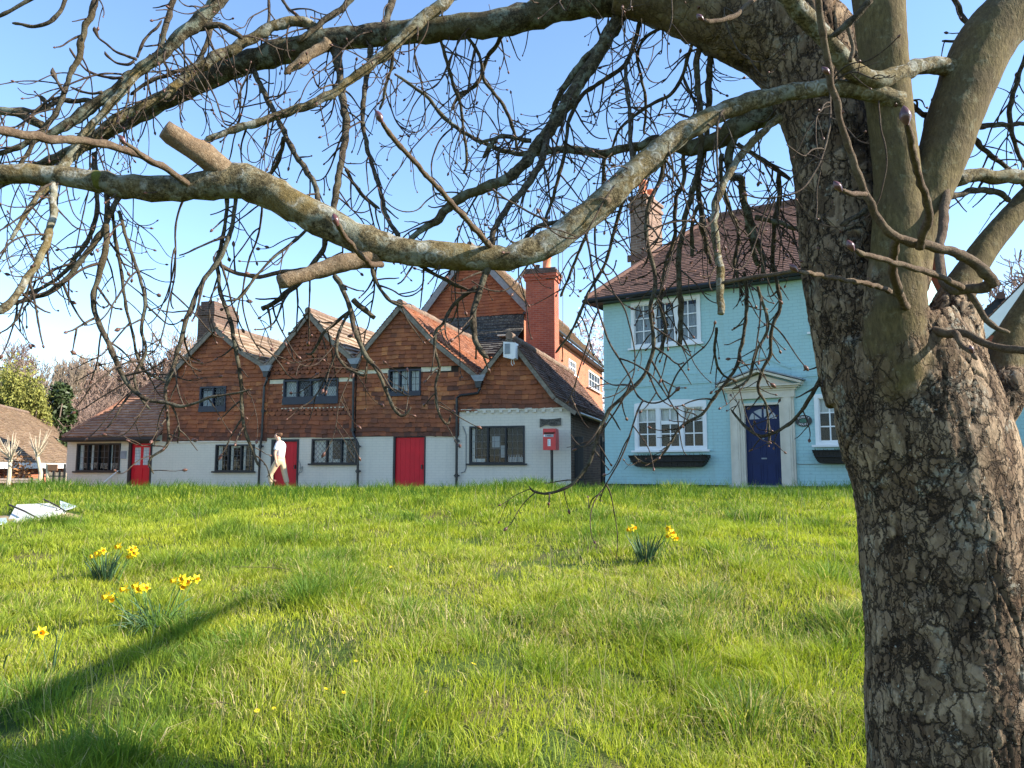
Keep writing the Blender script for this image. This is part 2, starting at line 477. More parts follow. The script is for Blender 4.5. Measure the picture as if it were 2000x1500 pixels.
def tile_field(mb, O, U, V, N, poly, course, width, holes=(), style='plain', th=.018, sag=.012, rough=.35, rnd=None, seed=1, wob=1.0):
    """rows of overlapping tiles filling a polygon given in (u,v) on the plane O + uU + vV; N points outward"""
    rg = random.Random(seed)
    O = Vector(O); U = Vector(U).normalized(); V = Vector(V).normalized(); N = Vector(N).normalized()
    vmin = min(p[1] for p in poly); vmax = max(p[1] for p in poly)
    row = 0; v = vmin
    ph = rg.random() * 6
    def P(u, vv, d):
        vv += sag * math.sin(u * 1.35 + ph) + sag * .6 * math.sin(u * 3.7 + ph * 2 + row * .15)
        return O + U * u + V * vv + N * d
    while v < vmax - course * .25:
        mid = v + course * .5
        spans = poly_spans(poly, mid)
        for h in holes:
            if h[2] - course * .15 < mid < h[3] + course * .15:
                ns = []
                for a, b in spans:
                    if h[1] <= a or h[0] >= b: ns.append((a, b)); continue
                    if a < h[0]: ns.append((a, h[0]))
                    if b > h[1]: ns.append((h[1], b))
                spans = ns
        st = style(row) if callable(style) else style
        drift = rg.gauss(0, .06)
        for a, b in spans:
            u = a - (width * .5 if row % 2 else 0) - rg.random() * width * .12
            while u < b:
                w = width * rg.uniform(.9, 1.1)
                x0 = max(u, a); x1 = min(u + w, b)
                u += w
                if x1 - x0 < .015: continue
                x1 -= rg.uniform(.001, .005)
                jb = rg.gauss(0, .004) * wob; tl = rg.gauss(0, .006) * wob
                t = th * rg.uniform(.75, 1.35)
                if rg.random() < .04 * wob: t *= 1.6; jb -= .01
                vb = v + jb; vt = min(v + course * 1.06, vmax + .03)
                r = rnd(x0, v, rg) if rnd else min(1, max(0, rg.gauss(.5 + drift, .20)))
                if st == 'scallop':
                    c = (x0 + x1) / 2; hw = (x1 - x0) / 2; rise = min(course * .62, hw * 1.05)
                    bot = [(c - hw * math.cos(q), vb + rise * (1 - math.sin(q))) for q in [math.pi * k / 6 for k in range(7)]]
                    pts = [P(bx, bz, t) for bx, bz in bot] + [P(x1, vt, .002), P(x0, vt, .002)] + [P(bx, bz, 0) for bx, bz in bot]
                    fs = [tuple(range(9))] + [(k + 1, k, 9 + k, 10 + k) for k in range(6)]
                    mb.add(pts, fs, r)
                else:
                    pts = [P(x0, vb + tl, t), P(x1, vb - tl, t * rg.uniform(.85, 1.15)), P(x1, vt, .002), P(x0, vt, .002),
                           P(x0, vb + tl, -.004), P(x1, vb - tl, -.004)]
                    mb.add(pts, [(0, 1, 2, 3), (1, 0, 4, 5), (0, 3, 4), (2, 1, 5)], r)
        v += course; row += 1

def wall_sheet(mb, u0, u1, z0, z1, holes, y=0.0, reveal=.12, top=None):
    """front sheet of a wall with rectangular openings and their reveals; top(u) optionally gives a sloping head"""
    us = sorted({u0, u1, *[h[0] for h in holes], *[h[1] for h in holes]})
    zs = sorted({z0, z1, *[h[2] for h in holes], *[h[3] for h in holes]})
    us = [u for u in us if u0 <= u <= u1]; zs = [z for z in zs if z0 <= z <= z1]
    for i in range(len(us) - 1):
        for j in range(len(zs) - 1):
            cu = (us[i] + us[i + 1]) / 2; cz = (zs[j] + zs[j + 1]) / 2
            if any(h[0] < cu < h[1] and h[2] < cz < h[3] for h in holes): continue
            za, zb = zs[j + 1], zs[j + 1]
            if top and j == len(zs) - 2: za, zb = top(us[i]), top(us[i + 1])
            mb.add([(us[i], y, zs[j]), (us[i + 1], y, zs[j]), (us[i + 1], y, zb), (us[i], y, za)], [(0, 1, 2, 3)])
    for a, b, c, d in holes:
        q = y + reveal
        mb.add([(a, y, c), (a, q, c), (a, q, d), (a, y, d)], [(0, 1, 2, 3)])
        mb.add([(b, y, c), (b, y, d), (b, q, d), (b, q, c)], [(0, 1, 2, 3)])
        mb.add([(a, y, d), (a, q, d), (b, q, d), (b, y, d)], [(0, 1, 2, 3)])
        mb.add([(a, y, c), (b, y, c), (b, q, c), (a, q, c)], [(0, 1, 2, 3)])

def make_window(parent, off, r, lights, grid, frame, fw=.05, mw=.04, y=.03, curtains=None, bars='rect', bar_mat=None, bar_w=.008,
                sill=True, apron=0.0, rails=(), label=None, curtain_mat=None, deep=.45, sash=None, sash_w=.03, proud=.03):
    """window in opening r=(u0,u1,z0,z1): frame with lights, glazing bars, panes, curtains and a dark room behind"""
    u0, u1, z0, z1 = r
    zb = z0 + apron
    fr = MB(off)
    fr.box(u0, u0 + fw, -proud, y + .05, z0, z1); fr.box(u1 - fw, u1, -proud, y + .05, z0, z1)
    fr.box(u0 + fw, u1 - fw, -proud, y + .05, z1 - fw, z1); fr.box(u0 + fw, u1 - fw, -proud, y + .05, z0, zb + fw)
    W = (u1 - u0 - 2 * fw - mw * (lights - 1)) / lights
    cells = []
    x = u0 + fw
    for i in range(lights):
        cells.append((x, x + W, zb + fw, z1 - fw))
        if i < lights - 1: fr.box(x + W, x + W + mw, -proud + .006, y + .05, zb + fw, z1 - fw)
        x += W + mw
    if apron: fr.box(u0 - .01, u1 + .01, -proud - .012, -proud - .002, z0 - .01, zb + .01)
    win = fr.build('window', frame, parent, label=label)
    if sill:
        s = MB(off); s.box(u0 - .07, u1 + .07, -.09, -proud - .003, z0 - .035, z0 + .012); s.build('sill', frame, win)
    gl = MB(off); gl.poly([(u0 + fw, y, zb + fw), (u1 - fw, y, zb + fw), (u1 - fw, y, z1 - fw), (u0 + fw, y, z1 - fw)]); gl.build('pane', M['glass'], win)
    ba = MB(off); yb0, yb1 = y - .012, y - .002
    for ci, (a, b, c, d) in enumerate(cells):
        if sash and ci in sash:
            sm = MB(off); sw = sash_w
            sm.box(a, a + sw, y - .03, y - .003, c, d); sm.box(b - sw, b, y - .03, y - .003, c, d); sm.box(a + sw, b - sw, y - .03, y - .003, d - sw, d); sm.box(a + sw, b - sw, y - .03, y - .003, c, c + sw)
            sm.build('casement', sash[ci], win)
            a += sw; b -= sw; c += sw; d -= sw
        g = grid[ci] if isinstance(grid, list) else grid
        nx, nz = g
        if bars == 'rect':
            for i in range(1, nx):
                xx = a + (b - a) * i / nx; ba.box(xx - bar_w / 2, xx + bar_w / 2, yb0, yb1, c, d)
            for j in range(1, nz):
                zz = c + (d - c) * j / nz; ba.box(a, b, yb0 + .002, yb1 - .002, zz - bar_w / 2, zz + bar_w / 2)
        else:
            pw = (b - a) / nx; phh = (d - c) / nz
            for sgn in (1, -1):
                for k in range(-nz - 1, nx + nz + 1):
                    p0 = None
                    # line x = a + k*pw + sgn*(t)*pw*(z-c)/phh
                    zz0, zz1 = c, d
                    f = lambda z: a + k * pw + sgn * pw * (z - c) / phh
                    inv = lambda xx: c + (xx - a - k * pw) * phh / (sgn * pw)
                    zl, zh = sorted((inv(a), inv(b)))
                    zz0, zz1 = max(c, zl), min(d, zh)
                    if zz1 - zz0 < .01: continue
                    ba.bar((f(zz0), y - .007 + sgn * .003, zz0), (f(zz1), y - .007 + sgn * .003, zz1), bar_w, .005, up=(0, 1, 0))
    for a, b, c, d in rails: ba.box(a, b, y - .03, y + .02, c, d)
    if ba.v: ba.build('glazing_bars', bar_mat or M['lead_bar'], win)
    if curtains:
        for ca, cb, cc, cd in curtains:      # fractions of the glazed area
            cu = MB(off)
            xa = u0 + fw + (u1 - u0 - 2 * fw) * ca; xb = u0 + fw + (u1 - u0 - 2 * fw) * cb
            za = zb + fw + (z1 - zb - 2 * fw) * cc; zt = zb + fw + (z1 - zb - 2 * fw) * cd
            nn = max(4, int((xb - xa) / .025)); pts = []
            for i in range(nn + 1):
                xx = xa + (xb - xa) * i / nn; yy = y + .06 + .012 * math.sin(i * 1.9) + .006 * math.sin(i * .7)
                pts += [(xx, yy, za), (xx, yy, zt)]
            cu.add(pts, [(2 * i, 2 * i + 2, 2 * i + 3, 2 * i + 1) for i in range(nn)])
            cu.build('curtain', curtain_mat or M['curtain'], win)
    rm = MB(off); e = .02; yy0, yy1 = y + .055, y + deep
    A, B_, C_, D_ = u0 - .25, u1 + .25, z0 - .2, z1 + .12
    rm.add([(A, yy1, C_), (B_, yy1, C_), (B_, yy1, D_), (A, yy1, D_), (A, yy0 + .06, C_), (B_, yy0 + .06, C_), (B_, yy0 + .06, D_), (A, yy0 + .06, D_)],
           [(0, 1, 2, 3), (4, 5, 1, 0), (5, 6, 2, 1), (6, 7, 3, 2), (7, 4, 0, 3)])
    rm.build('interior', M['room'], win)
    return win

def gable_roof(parent, off, rakeL, rakeR, y0, y1, mat, course, width, ridge_mat, under=None, seed=1, left=True, right=True, ends=(0, 0), board=None, board_w=.16, wob=1.0, ridge_r=.10, label=None, sag=.02):
    """pitched roof running back from a gable; rake lists go from the ridge down, in (u,z)"""
    roof = MB(off)
    for side, rake, on in ((-1, rakeL, left), (1, rakeR, right)):
        for (ua, za), (ub, zb) in zip(rake[:-1], rake[1:]):
            d = Vector((ub - ua, 0, zb - za)); L = d.length; V = -d / L
            N = Vector((V.z * (1 if side > 0 else -1), 0, abs(V.x)))
            # slab under the tiles
            roof.add([tuple(Vector(p) - N * q) for q in (.012, .075) for p in ((ua, y0 + .03, za), (ub, y0 + .03, zb), (ub, y1, zb), (ua, y1, za))],
                     [(0, 1, 2, 3), (7, 6, 5, 4), (0, 4, 5, 1), (1, 5, 6, 2), (2, 6, 7, 3), (3, 7, 4, 0)], .15)
            if on:
                tile_field(roof, (ub, y0, zb), (0, 1, 0), V, N, [(0, 0), (y1 - y0, 0), (y1 - y0, L), (0, L)], course, width, seed=seed + side, th=.026 if course < .2 else .05, sag=sag, wob=wob)
                seed += 7
    ro = roof.build('roof', mat, parent, label=label)
    rg = MB(off); (ua, za) = rakeL[0]
    yy = y0 - .03; i = 0
    rr = random.Random(seed)
    while yy < y1:
        b = rr.gauss(0, .008)
        rg.tube([(ua, yy, za + b), (ua, min(yy + .33, y1), za + b + rr.gauss(0, .006))], ridge_r * rr.uniform(.95, 1.08), 10, rr.random()); yy += .335
    rg.build('ridge_tiles', ridge_mat, ro)
    if board:
        bb = MB(off)
        for rake, on in ((rakeL, left), (rakeR, right)):
            for (ua, za), (ub, zb) in zip(rake[:-1], rake[1:]):
                d = Vector((ub - ua, 0, zb - za)).normalized(); n = Vector((-d.z, 0, d.x)); n = n if n.z < 0 else -n
                a = Vector((ua, y0 + .015, za)) + n * (board_w / 2 + .02); b = Vector((ub, y0 + .015, zb)) + n * (board_w / 2 + .02)
                bb.bar(a, b, .035, board_w, up=tuple(-n))
        bb.build('bargeboard', board, ro)
    return ro

def downpipe(parent, off, pts, r=.035, name='drainpipe', mat=None, collars=()):
    mb = MB(off)
    mb.tube(pts, r, 10)
    for c in collars:
        mb.lathe([(r * 1.0, -.05), (r * 1.45, -.05), (r * 1.45, .05), (r * 1.0, .05)], c, 10)
        mb.box(c[0] - r * 2.2, c[0] + r * 2.2, c[1], c[1] + .05, c[2] - .02, c[2] + .02)
    return mb.build(name, mat or M['black_metal'], parent, smooth=False)

def chimney_stack(parent, off, x0, x1, y0, y1, z0, z1, mat, caps, pots, mat_cap=None, name='chimney'):
    mb = MB(off)
    mb.box(x0, x1, y0, y1, z0, z1)
    for e, za, zb in caps: mb.box(x0 - e, x1 + e, y0 - e, y1 + e, za, zb)
    ch = mb.build(name, mat, parent)
    for (px, py, pz, r, h, pm) in pots:
        p = MB(off)
        p.lathe([(r * 1.1, 0), (r * 1.1, h * .1), (r * .92, h * .15), (r * .86, h * .8), (r * 1.05, h * .84), (r * 1.05, h), (r * .75, h), (r * .7, h * .6)], (px, py, pz), 16)
        p.build('chimney_pot', pm, ch, smooth=True)
    return ch

# ------------------------------------------------------------------ row of tile-hung cottages
CF = Facade(130, 25, 1115, 20.5, .88)
def cu(px, py, s=0.0): return CF.uz(px, py, s)
def cr(a, b, c, d, s=0.0): return CF.rect(a, b, c, d, s)
def cottage(name, label, u0, cat='cottage'):
    p = CF.world(u0, 0, 0)
    t = thing(name, label, cat, tuple(p), CF.rot, 'terraced cottages along the green')
    return t, (u0, 0, 0)
DEEP = 8.6

def hung(parent, off, band, tri, holes, seed, mat='hung_tile', style='plain', course=.128, rnd=None, bottom_dark=None, width=.19):
    """tile hanging on a gable: band polygon plus gable triangle, as one polygon"""
    mb = MB(off)
    tile_field(mb, (0, -.012, 0), (1, 0, 0), (0, 0, 1), (0, -1, 0), tri, course, width, holes, style, th=.032, sag=.016, seed=seed, rnd=rnd)
    return mb.build('tile_hanging', M[mat], parent)

def tri_wall(mb, poly, y, holes=()):
    if not holes:
        mb.poly([(u, y, z) for u, z in poly]); return
    z0 = min(p[1] for p in poly); z1 = max(p[1] for p in poly)
    zs = sorted({*np.arange(z0, z1, .07).tolist(), z1, *[h[2] for h in holes], *[h[3] for h in holes]})
    for a, b in zip(zs[:-1], zs[1:]):
        if b - a < 1e-5: continue
        m = (a + b) / 2; sp = poly_spans(poly, m)
        for h in holes:
            if h[2] < m < h[3]: sp = [q for s0, s1 in sp for q in ((s0, min(s1, h[0])), (max(s0, h[1]), s1)) if q[1] - q[0] > 1e-4]
        for s0, s1 in sp: mb.add([(s0, y, a), (s1, y, a), (s1, y, b), (s0, y, b)], [(0, 1, 2, 3)])

# --- cottage with lean-to (left end)
t1, o1 = cottage('tile_hung_cottage', 'left cottage with low lean-to, glazed red door and sooty brick chimney', 0.0)
Lu0, Lu1 = 0.0, 3.62
gL1 = 3.62
apex1 = cu(424, 641); foot1L = cu(330, 738); foot1R = cu(523, 717)
r_w1 = cr(150, 866, 235, 921); r_d1 = cr(250, 862, 296, 962); r_d1 = (r_d1[0], r_d1[1], -.1, r_d1[3])
r_w2 = cr(421, 868, 497, 921); r_w1up = cr(392, 755, 443, 804)
zl1 = cu(130, 861)[1]; zj = 1.53
w = MB(o1); wall_sheet(w, -.02, gL1, -1.4, zl1 + .15, [r_w1, r_d1], reveal=.14)
wall_sheet(w, gL1, 7.33, -1.4, zj, [r_w2], reveal=.14)
w.add([(-.02, 0, -1.4), (-.02, 5, -1.4), (-.02, 5, zl1 + .15), (-.02, 0, zl1 + .15)], [(0, 1, 2, 3)])
w.add([(-.02, 5, -1.4), (7.33, 5, -1.4), (7.33, 5, 1.6), (-.02, 5, 1.6)], [(0, 1, 2, 3)])
w.build('wall', M['white_wall'], t1)
# hung tiles of the gable
g1 = [(gL1 + .03, zj), (7.36, zj), (7.36, foot1R[1] - .05), (foot1R[0] - .12, foot1R[1] + .05), apex1, (foot1L[0] - .02, foot1L[1] - .02)]
bk = MB(o1); tri_wall(bk, [(gL1 + .05, zj)] + [(7.33, zj), (7.33, foot1R[1]), apex1, (foot1L[0], foot1L[1])], .0, [r_w1up])
bk.add([(gL1 + .05, 0, zj), (gL1 + .05, DEEP, zj), (gL1 + .05, DEEP, foot1L[1]), (gL1 + .05, 0, foot1L[1])], [(0, 1, 2, 3)])
# punch the upper opening by a dark recess box in front of the core
bk.build('gable_core', M['backing'], t1)
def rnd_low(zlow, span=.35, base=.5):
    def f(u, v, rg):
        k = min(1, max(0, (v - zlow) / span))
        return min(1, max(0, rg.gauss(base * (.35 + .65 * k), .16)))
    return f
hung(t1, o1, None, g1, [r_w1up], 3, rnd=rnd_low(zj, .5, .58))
mid1R = cu(480, 690)
rk1L = [(apex1[0], apex1[1] + .06), (foot1L[0] - .05, foot1L[1] - .02)]
rk1R = [(apex1[0], apex1[1] + .06), (mid1R[0], mid1R[1] + .06), (foot1R[0] + .12, foot1R[1] + .0)]
gable_roof(t1, o1, rk1L, rk1R, -.16, DEEP, M['stone_slab'], .235, .36, M['ridge'], seed=11, board=M['old_wood'], board_w=.12, sag=.03)
# jetty board
jb = MB(o1); jb.box(gL1 + .02, 7.3, -.035, 0.0, zj - .05, zj + .0); jb.build('jetty_board', M['cream_paint'], t1)
# lean-to roof: front slope with a hip on its left
pit = math.radians(43); ez = zl1 + .10; ey = -.28
ax, az = cu(318, 738); 
def lean_point(px, py):
    d = ray(px, py); q = Vector((CF.n.x * math.sin(pit) * 0, 0, 0))
    nrm = Vector((-CF.n.x * math.tan(pit), -CF.n.y * math.tan(pit), 1.0))
    base = CF.world(0, ey, ez)
    t = (base - EYE).dot(nrm) / d.dot(nrm); p = EYE + d * t
    return (p - CF.p0).dot(CF.e), (p - CF.p0).dot(CF.n), p.z - CF.z0
tu, ty, tz = lean_point(316, 738)
Vs = Vector((0, math.cos(pit), math.sin(pit))); Ns = Vector((0, -math.sin(pit), math.cos(pit)))
Ls = (ty - ey) / math.cos(pit)
eL = cu(122, 857, ey)[0]
lean = MB(o1)
tile_field(lean, (0, ey, ez), (1, 0, 0), Vs, Ns, [(eL, 0), (gL1 + .02, 0), (gL1 + .02, Ls), (tu - .05, Ls)], .135, .19, seed=21, th=.040, sag=.02)
A = Vector((eL, ey, ez)); B = Vector((tu, ty, tz)); C2 = Vector((gL1 + .04, ty, tz)); D2 = Vector((gL1 + .04, ey, ez)); E2 = Vector((eL, 2 * ty - ey, ez))
for q in (.01, .07):
    dn = Vector((0, 0, -q)); lean.add([tuple(x + dn) for x in (A, D2, C2, B)], [(0, 1, 2, 3)], .2)
    lean.add([tuple(x + dn) for x in (E2, A, B)], [(0, 1, 2)], .3)
lean.add([tuple(x) for x in (B, C2, C2 + Vector((0, 3, -2)), B + Vector((0, 3, -2)))], [(0, 1, 2, 3)], .3)
lr = lean.build('roof', M['roof_tile'], t1, label='low lean-to roof of clay tiles with a pale hip')
hp = MB(o1); n = 12
for i in range(n):
    a = A.lerp(B, i / n); b = A.lerp(B, (i + .97) / n); hp.tube([a, b], .075, 8, random.random())
hp.build('hip_tiles', M['pan_tile'], lr)
gu = MB(o1); gu.box(eL, gL1 - .05, ey + .02, ey + .05, ez - .15, ez - .02); gu.box(eL, gL1 - .05, ey - .08, ey + .018, ez - .10, ez - .02); gu.build('gutter', M['black_wood'], lr)
sf = MB(o1); sf.box(eL + .02, gL1 - .06, ey + .06, -.002, ez - .14, ez - .11); sf.build('soffit', M['black_wood'], lr)
make_window(t1, o1, r_w1, 4, (2, 4), M['black_wood'], .05, .035, curtains=[(0, .10, 0, 1), (.28, .33, 0, 1), (.72, .78, 0, 1)], sash={0: M['white_paint'], 3: M['white_paint']} and None, bar_mat=M['lead_bar'])
make_window(t1, o1, r_w2, 3, [(3, 5), (3, 5), (3, 5)], M['black_wood'], .045, .05, curtains=[(0, .10, 0, 1), (.345, .40, 0, 1), (.69, .74, 0, 1), (.36, .64, .93, 1)])
make_window(t1, o1, r_w1up, 2, (2, 4), M['navy_wood'], .05, .05, y=.0, curtains=[(0, .42, 0, .85)], curtain_mat=M['curtain_grey'], sill=False, apron=.12, proud=.07)
# glazed red door
def door_frame(parent, off, r, mat, w=.07, y0=-.02, y1=.12):
    f = MB(off); u0, u1, z0, z1 = r
    f.box(u0, u0 + w, y0, y1, z0, z1); f.box(u1 - w * .6, u1, y0, y1, z0, z1); f.box(u0 + w, u1 - w * .6, y0, y1, z1 - w * .7, z1)
    return f.build('door_frame', mat, parent)
door_frame(t1, o1, r_d1, M['black_wood'], .10)
d = MB(o1); a, b, c, e = r_d1[0] + .10, r_d1[1] - .06, 0.0, r_d1[3] - .07
d.box(a, a + .09, .04, .09, c, e); d.box(b - .09, b, .04, .09, c, e); d.box(a + .09, b - .09, .04, .09, e - .12, e); d.box(a + .09, b - .09, .04, .09, c, .22)
m_ = (a + b) / 2; d.box(m_ - .045, m_ + .045, .04, .09, .22, e - .12); d.box(a + .09, m_ - .045, .04, .09, .70, .80); d.box(m_ + .045, b - .09, .04, .09, .70, .80)
d.box(a + .09, m_ - .045, .055, .08, .22, .70); d.box(m_ + .045, b - .09, .055, .08, .22, .70)
dd = d.build('door', M['red_paint'], t1, label='red half glazed door')
g = MB(o1); g.box(a + .09, m_ - .045, .062, .068, .80, e - .12); g.box(m_ + .045, b - .09, .062, .068, .80, e - .12); g.build('pane', M['curtain'], dd)
g = MB(o1)
for q0, q1 in ((a + .09, m_ - .045), (m_ + .045, b - .09)):
    for i in range(1, 4):
        x = q0 + (q1 - q0) * i / 4; g.box(x - .006, x + .006, .052, .060, .80, e - .12)
    for i in range(1, 6):
        z = .80 + (e - .92) * i / 6; g.box(q0, q1, .050, .058, z - .006, z + .006)
g.build('lattice', M['curtain_grey'], dd)
h = MB(o1); h.lathe([(.0, -.03), (.03, -.02), (.03, .02), (.0, .03)], (b - .05, .02, .75), 8); h.build('handle', M['lead'], dd)
# sooty chimney behind the ridge
cz = cu(418, 590, 1.9)[1]
cx0 = cu(385, 640, 1.5)[0]; cx1 = cu(411, 640, 1.5)[0]
chimney_stack(t1, o1, cx0 + .02, cx1 + .12, 1.5, 2.75, 3.0, cu(400, 606, 1.5)[1] , M['dark_brick'],
              [(.055, cu(400, 616, 1.5)[1], cu(400, 603, 1.5)[1]), (.02, cu(400, 603, 1.5)[1], cu(400, 596, 1.5)[1]), (-.05, cu(400, 596, 1.5)[1], cu(400, 588, 1.5)[1])],
              [((cx0 + cx1) / 2 + .12, 2.1, cu(400, 588, 1.5)[1], .10, .22, M['white_paint'])])
# wall lamp, notice, handrail
lx, lz = cu(303, 856)
lamp = thing('wall_lamp', 'round white globe wall lamp beside the glazed red door', 'lamp', tuple(CF.world(lx, -.01, lz)), CF.rot)
q = MB(); q.box(-.04, .04, -.03, .0, -.05, .09); q.tube([(0, -.03, .06), (0, -.10, .08), (0, -.12, .04)], .012, 6); q.build('bracket', M['black_metal'], lamp)
q = MB(); q.lathe([(.0, -.09), (.05, -.075), (.085, -.02), (.085, .02), (.05, .07), (.0, .08)], (0, -.12, -.03), 14); q.build('globe', M['white_paint'], lamp, smooth=True)
a, b, c, e = cr(236, 881, 247, 896)
pl = MB((a, 0, c)); pl.box(a, b, -.03, -.004, c, e); o = pl.build('notice_board', M['lead']); o.location = CF.world(a, 0, c); o.rotation_euler = (0, 0, CF.rot)
props(o, 'small grey notice plaque between lean-to window and red door', 'plaque')
q = MB(); p0 = cu(178, 962, -.5); p1 = cu(232, 919, -.08)
hr = thing('handrail', 'thin white sloping handrail below the lean-to window', 'handrail', tuple(CF.world(p0[0], -.5, p0[1] - .1)), CF.rot)
q.tube([(0, 0, .1), ((p1[0] - p0[0]), .40, p1[1] - p0[1] + .1)], .018, 6); q.build('rail', M['white_paint'], hr)
q = MB(); q.tube([(.02, .0, -.15), (.02, .0, .12)], .016, 6); q.build('post', M['white_paint'], hr)

# --- scallop-tiled cottage
o2u = 7.33
t2, o2 = cottage('tile_hung_cottage', 'cottage with fish-scale tiled gable and the person outside its red door', o2u)
apex2 = cu(608, 613); foot2R = cu(697, 703); zj2 = 1.60
r_d2 = cr(528, 858, 583, 962); r_d2 = (r_d2[0] + .02, r_d2[1], -.1, r_d2[3])
r_w2l = cr(609, 857, 697, 906); r_w2u = cr(555, 741, 662, 789)
w = MB(o2); wall_sheet(w, 7.33, 10.25, -.5, zj2, [r_d2, r_w2l], reveal=.14); w.build('wall', M['white_wall'], t2); w = MB(o2); w.add([(7.33, 5, -.5), (10.25, 5, -.5), (10.25, 5, 2), (7.33, 5, 2)], [(0, 1, 2, 3)]); w.build('rear_wall', M['white_wall'], t2)
g2 = [(7.30, zj2), (10.28, zj2), (10.28, foot2R[1]), apex2, (7.34, foot1R[1] + .0)]
bk = MB(o2); tri_wall(bk, g2, 0.0, [r_w2u]); bk.build('gable_core', M['backing'], t2)
zb = r_w2u[3]                    # head of the window band
lowp = [(7.36, zj2), (10.24, zj2), (10.24, zb - .10), (7.36, zb - .10)]
upp = [(7.36, zb + .03), (10.24, zb + .03), (10.24, foot2R[1]), (apex2[0], apex2[1] - .02), (7.40, foot1R[1] + .02)]
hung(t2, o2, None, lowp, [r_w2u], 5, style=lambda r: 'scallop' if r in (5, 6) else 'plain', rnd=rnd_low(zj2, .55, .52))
mb = MB(o2)
tile_field(mb, (0, -.05, 0), (1, 0, 0), (0, 0, 1), (0, -1, 0), upp, .118, .165, [], (lambda r: 'plain' if r in (0, 3, 6, 9, 12) else 'scallop'), th=.036, sag=.014, seed=9, rnd=lambda u, v, rg: min(1, max(0, rg.gauss(.40, .15))))
mb.build('tile_hanging', M['hung_tile'], t2, label='fish-scale tiles in the gable')
pb = MB(o2)
for a, b in ((7.40, r_w2u[0]), (r_w2u[1], 10.20)): pb.box(a, b, -.03, -.002, zb - .10, zb + .02)
pb.box(r_w2u[0] - .05, r_w2u[0] - .01, -.03, -.002, r_w2u[2] - .02, zb - .1)
pb.build('plaster_band', M['plaster'], t2)
tb = MB(o2)
for i in range(17):
    u = r_w2u[0] - .05 + i * .125 + random.uniform(-.01, .01); tb.box(u, u + .05, -.04, -.035, r_w2u[2] - .135 + random.uniform(-.005, .005), r_w2u[2] - .105)
tb.box(r_w2u[0] - .05, r_w2u[0] + 2.05, -.034, -.030, r_w2u[2] - .112, r_w2u[2] - .106); tb.build('mortar_fillets', M['plaster'], t2)
rk2L = [(apex2[0], apex2[1] + .06), (7.30, foot1R[1] + .0)]; rk2R = [(apex2[0], apex2[1] + .06), (cu(655, 667)[0], cu(655, 667)[1] + .05), (10.26, foot2R[1] + .02)]
gable_roof(t2, o2, rk2L, rk2R, -.18, DEEP, M['stone_slab'], .235, .36, M['ridge'], seed=31, board=M['old_wood'], board_w=.12, sag=.03)
make_window(t2, o2, r_w2u, 4, (5, 4), M['navy_wood'], .05, .045, y=.0, curtains=[(0, .19, 0, 1), (.27, .33, 0, .5), (.52, .62, 0, 1), (.78, 1, 0, .62)], bars='diamond', bar_w=.007, sill=False, apron=.17, proud=.07)
make_window(t2, o2, r_w2l, 3, (3, 4), M['black_wood'], .045, .05, curtains=[(0, .32, 0, 1), (.34, .42, 0, 1), (.69, .75, 0, 1), (.44, .66, 0, .14)], bars='diamond', bar_w=.011)
door_frame(t2, o2, r_d2, M['black_wood'], .10)
def plank_door(parent, off, a, b, c, e, label):
    d = MB(off); n = 6
    for i in range(n):
        x0 = a + (b - a) * i / n; x1 = a + (b - a) * (i + 1) / n - .004; d.box(x0, x1, .035 + .002 * (i % 2), .08, c, e)
    d.box(a, b, .05, .078, c + .002, e - .002)
    o = d.build('door', M['red_paint'], parent, label=label)
    h = MB(off); h.box(b - .09, b - .06, .0, .034, .68, .80); h.build('handle', M['black_metal'], o)
    return o
plank_door(t2, o2, r_d2[0] + .10, r_d2[1] - .06, -.1, r_d2[3] - .07, 'red boarded door')
# lead valleys, hoppers and pipes
def hopper(parent, off, u, z, w=.34):
    l = MB(off); l.prism([(u - w * .62, z + .03), (u - w * .3, z - .13), (u + w * .35, z - .13), (u + w * .62, z + .05)], -.24, -.17); l.build('lead_valley', M['lead'], parent)
    h = MB(off); h.prism([(u - .11, z - .135), (u - .06, z - .30), (u + .06, z - .30), (u + .11, z - .135)], -.22, -.06); return h.build('hopper', M['black_metal'], parent)
hopper(t1, o1, 7.36, foot1R[1] - .02)
pu = cu(515, 800)[0]
downpipe(t1, o1, [(7.36, -.12, foot1R[1] - .3), (7.36, -.12, foot1R[1] - .42), (pu + .06, -.10, foot1R[1] - .6), (pu + .03, -.1, 1.6), (pu, -.1, 1.4), (cu(507, 950)[0] + .02, -.1, -.3)], collars=[(pu + .05, -.1, 2.4), (pu, -.1, 1.35)])
hopper(t2, o2, 10.27, foot2R[1] - .02)
pu2 = cu(693, 800)[0]
downpipe(t2, o2, [(10.22, -.12, foot2R[1] - .3), (pu2, -.12, foot2R[1] - .45), (pu2, -.1, 1.75), (pu2 + .05, -.12, 1.62), (cu(703, 870)[0], -.12, 1.40), (cu(702, 950)[0], -.1, -.3)], collars=[(pu2, -.1, 1.8), (cu(703, 870)[0], -.12, 1.32), (cu(703, 870)[0], -.1, .62)])
# loose pipework by the door
pw = MB(o2); x, z = cu(586, 915)
pw.tube([(x - .04, -.03, z + .25), (x + .03, -.05, z + .15), (x + .06, -.05, z), (x + .02, -.05, z - .1), (x - .03, -.04, z - .2)], .012, 6); pw.tube([(x, -.03, z), (x + .10, -.03, z + .06), (x + .08, -.03, z - .1), (x, -.03, z - .12)], .01, 6)
pw.build('pipework', M['wire'], t2)

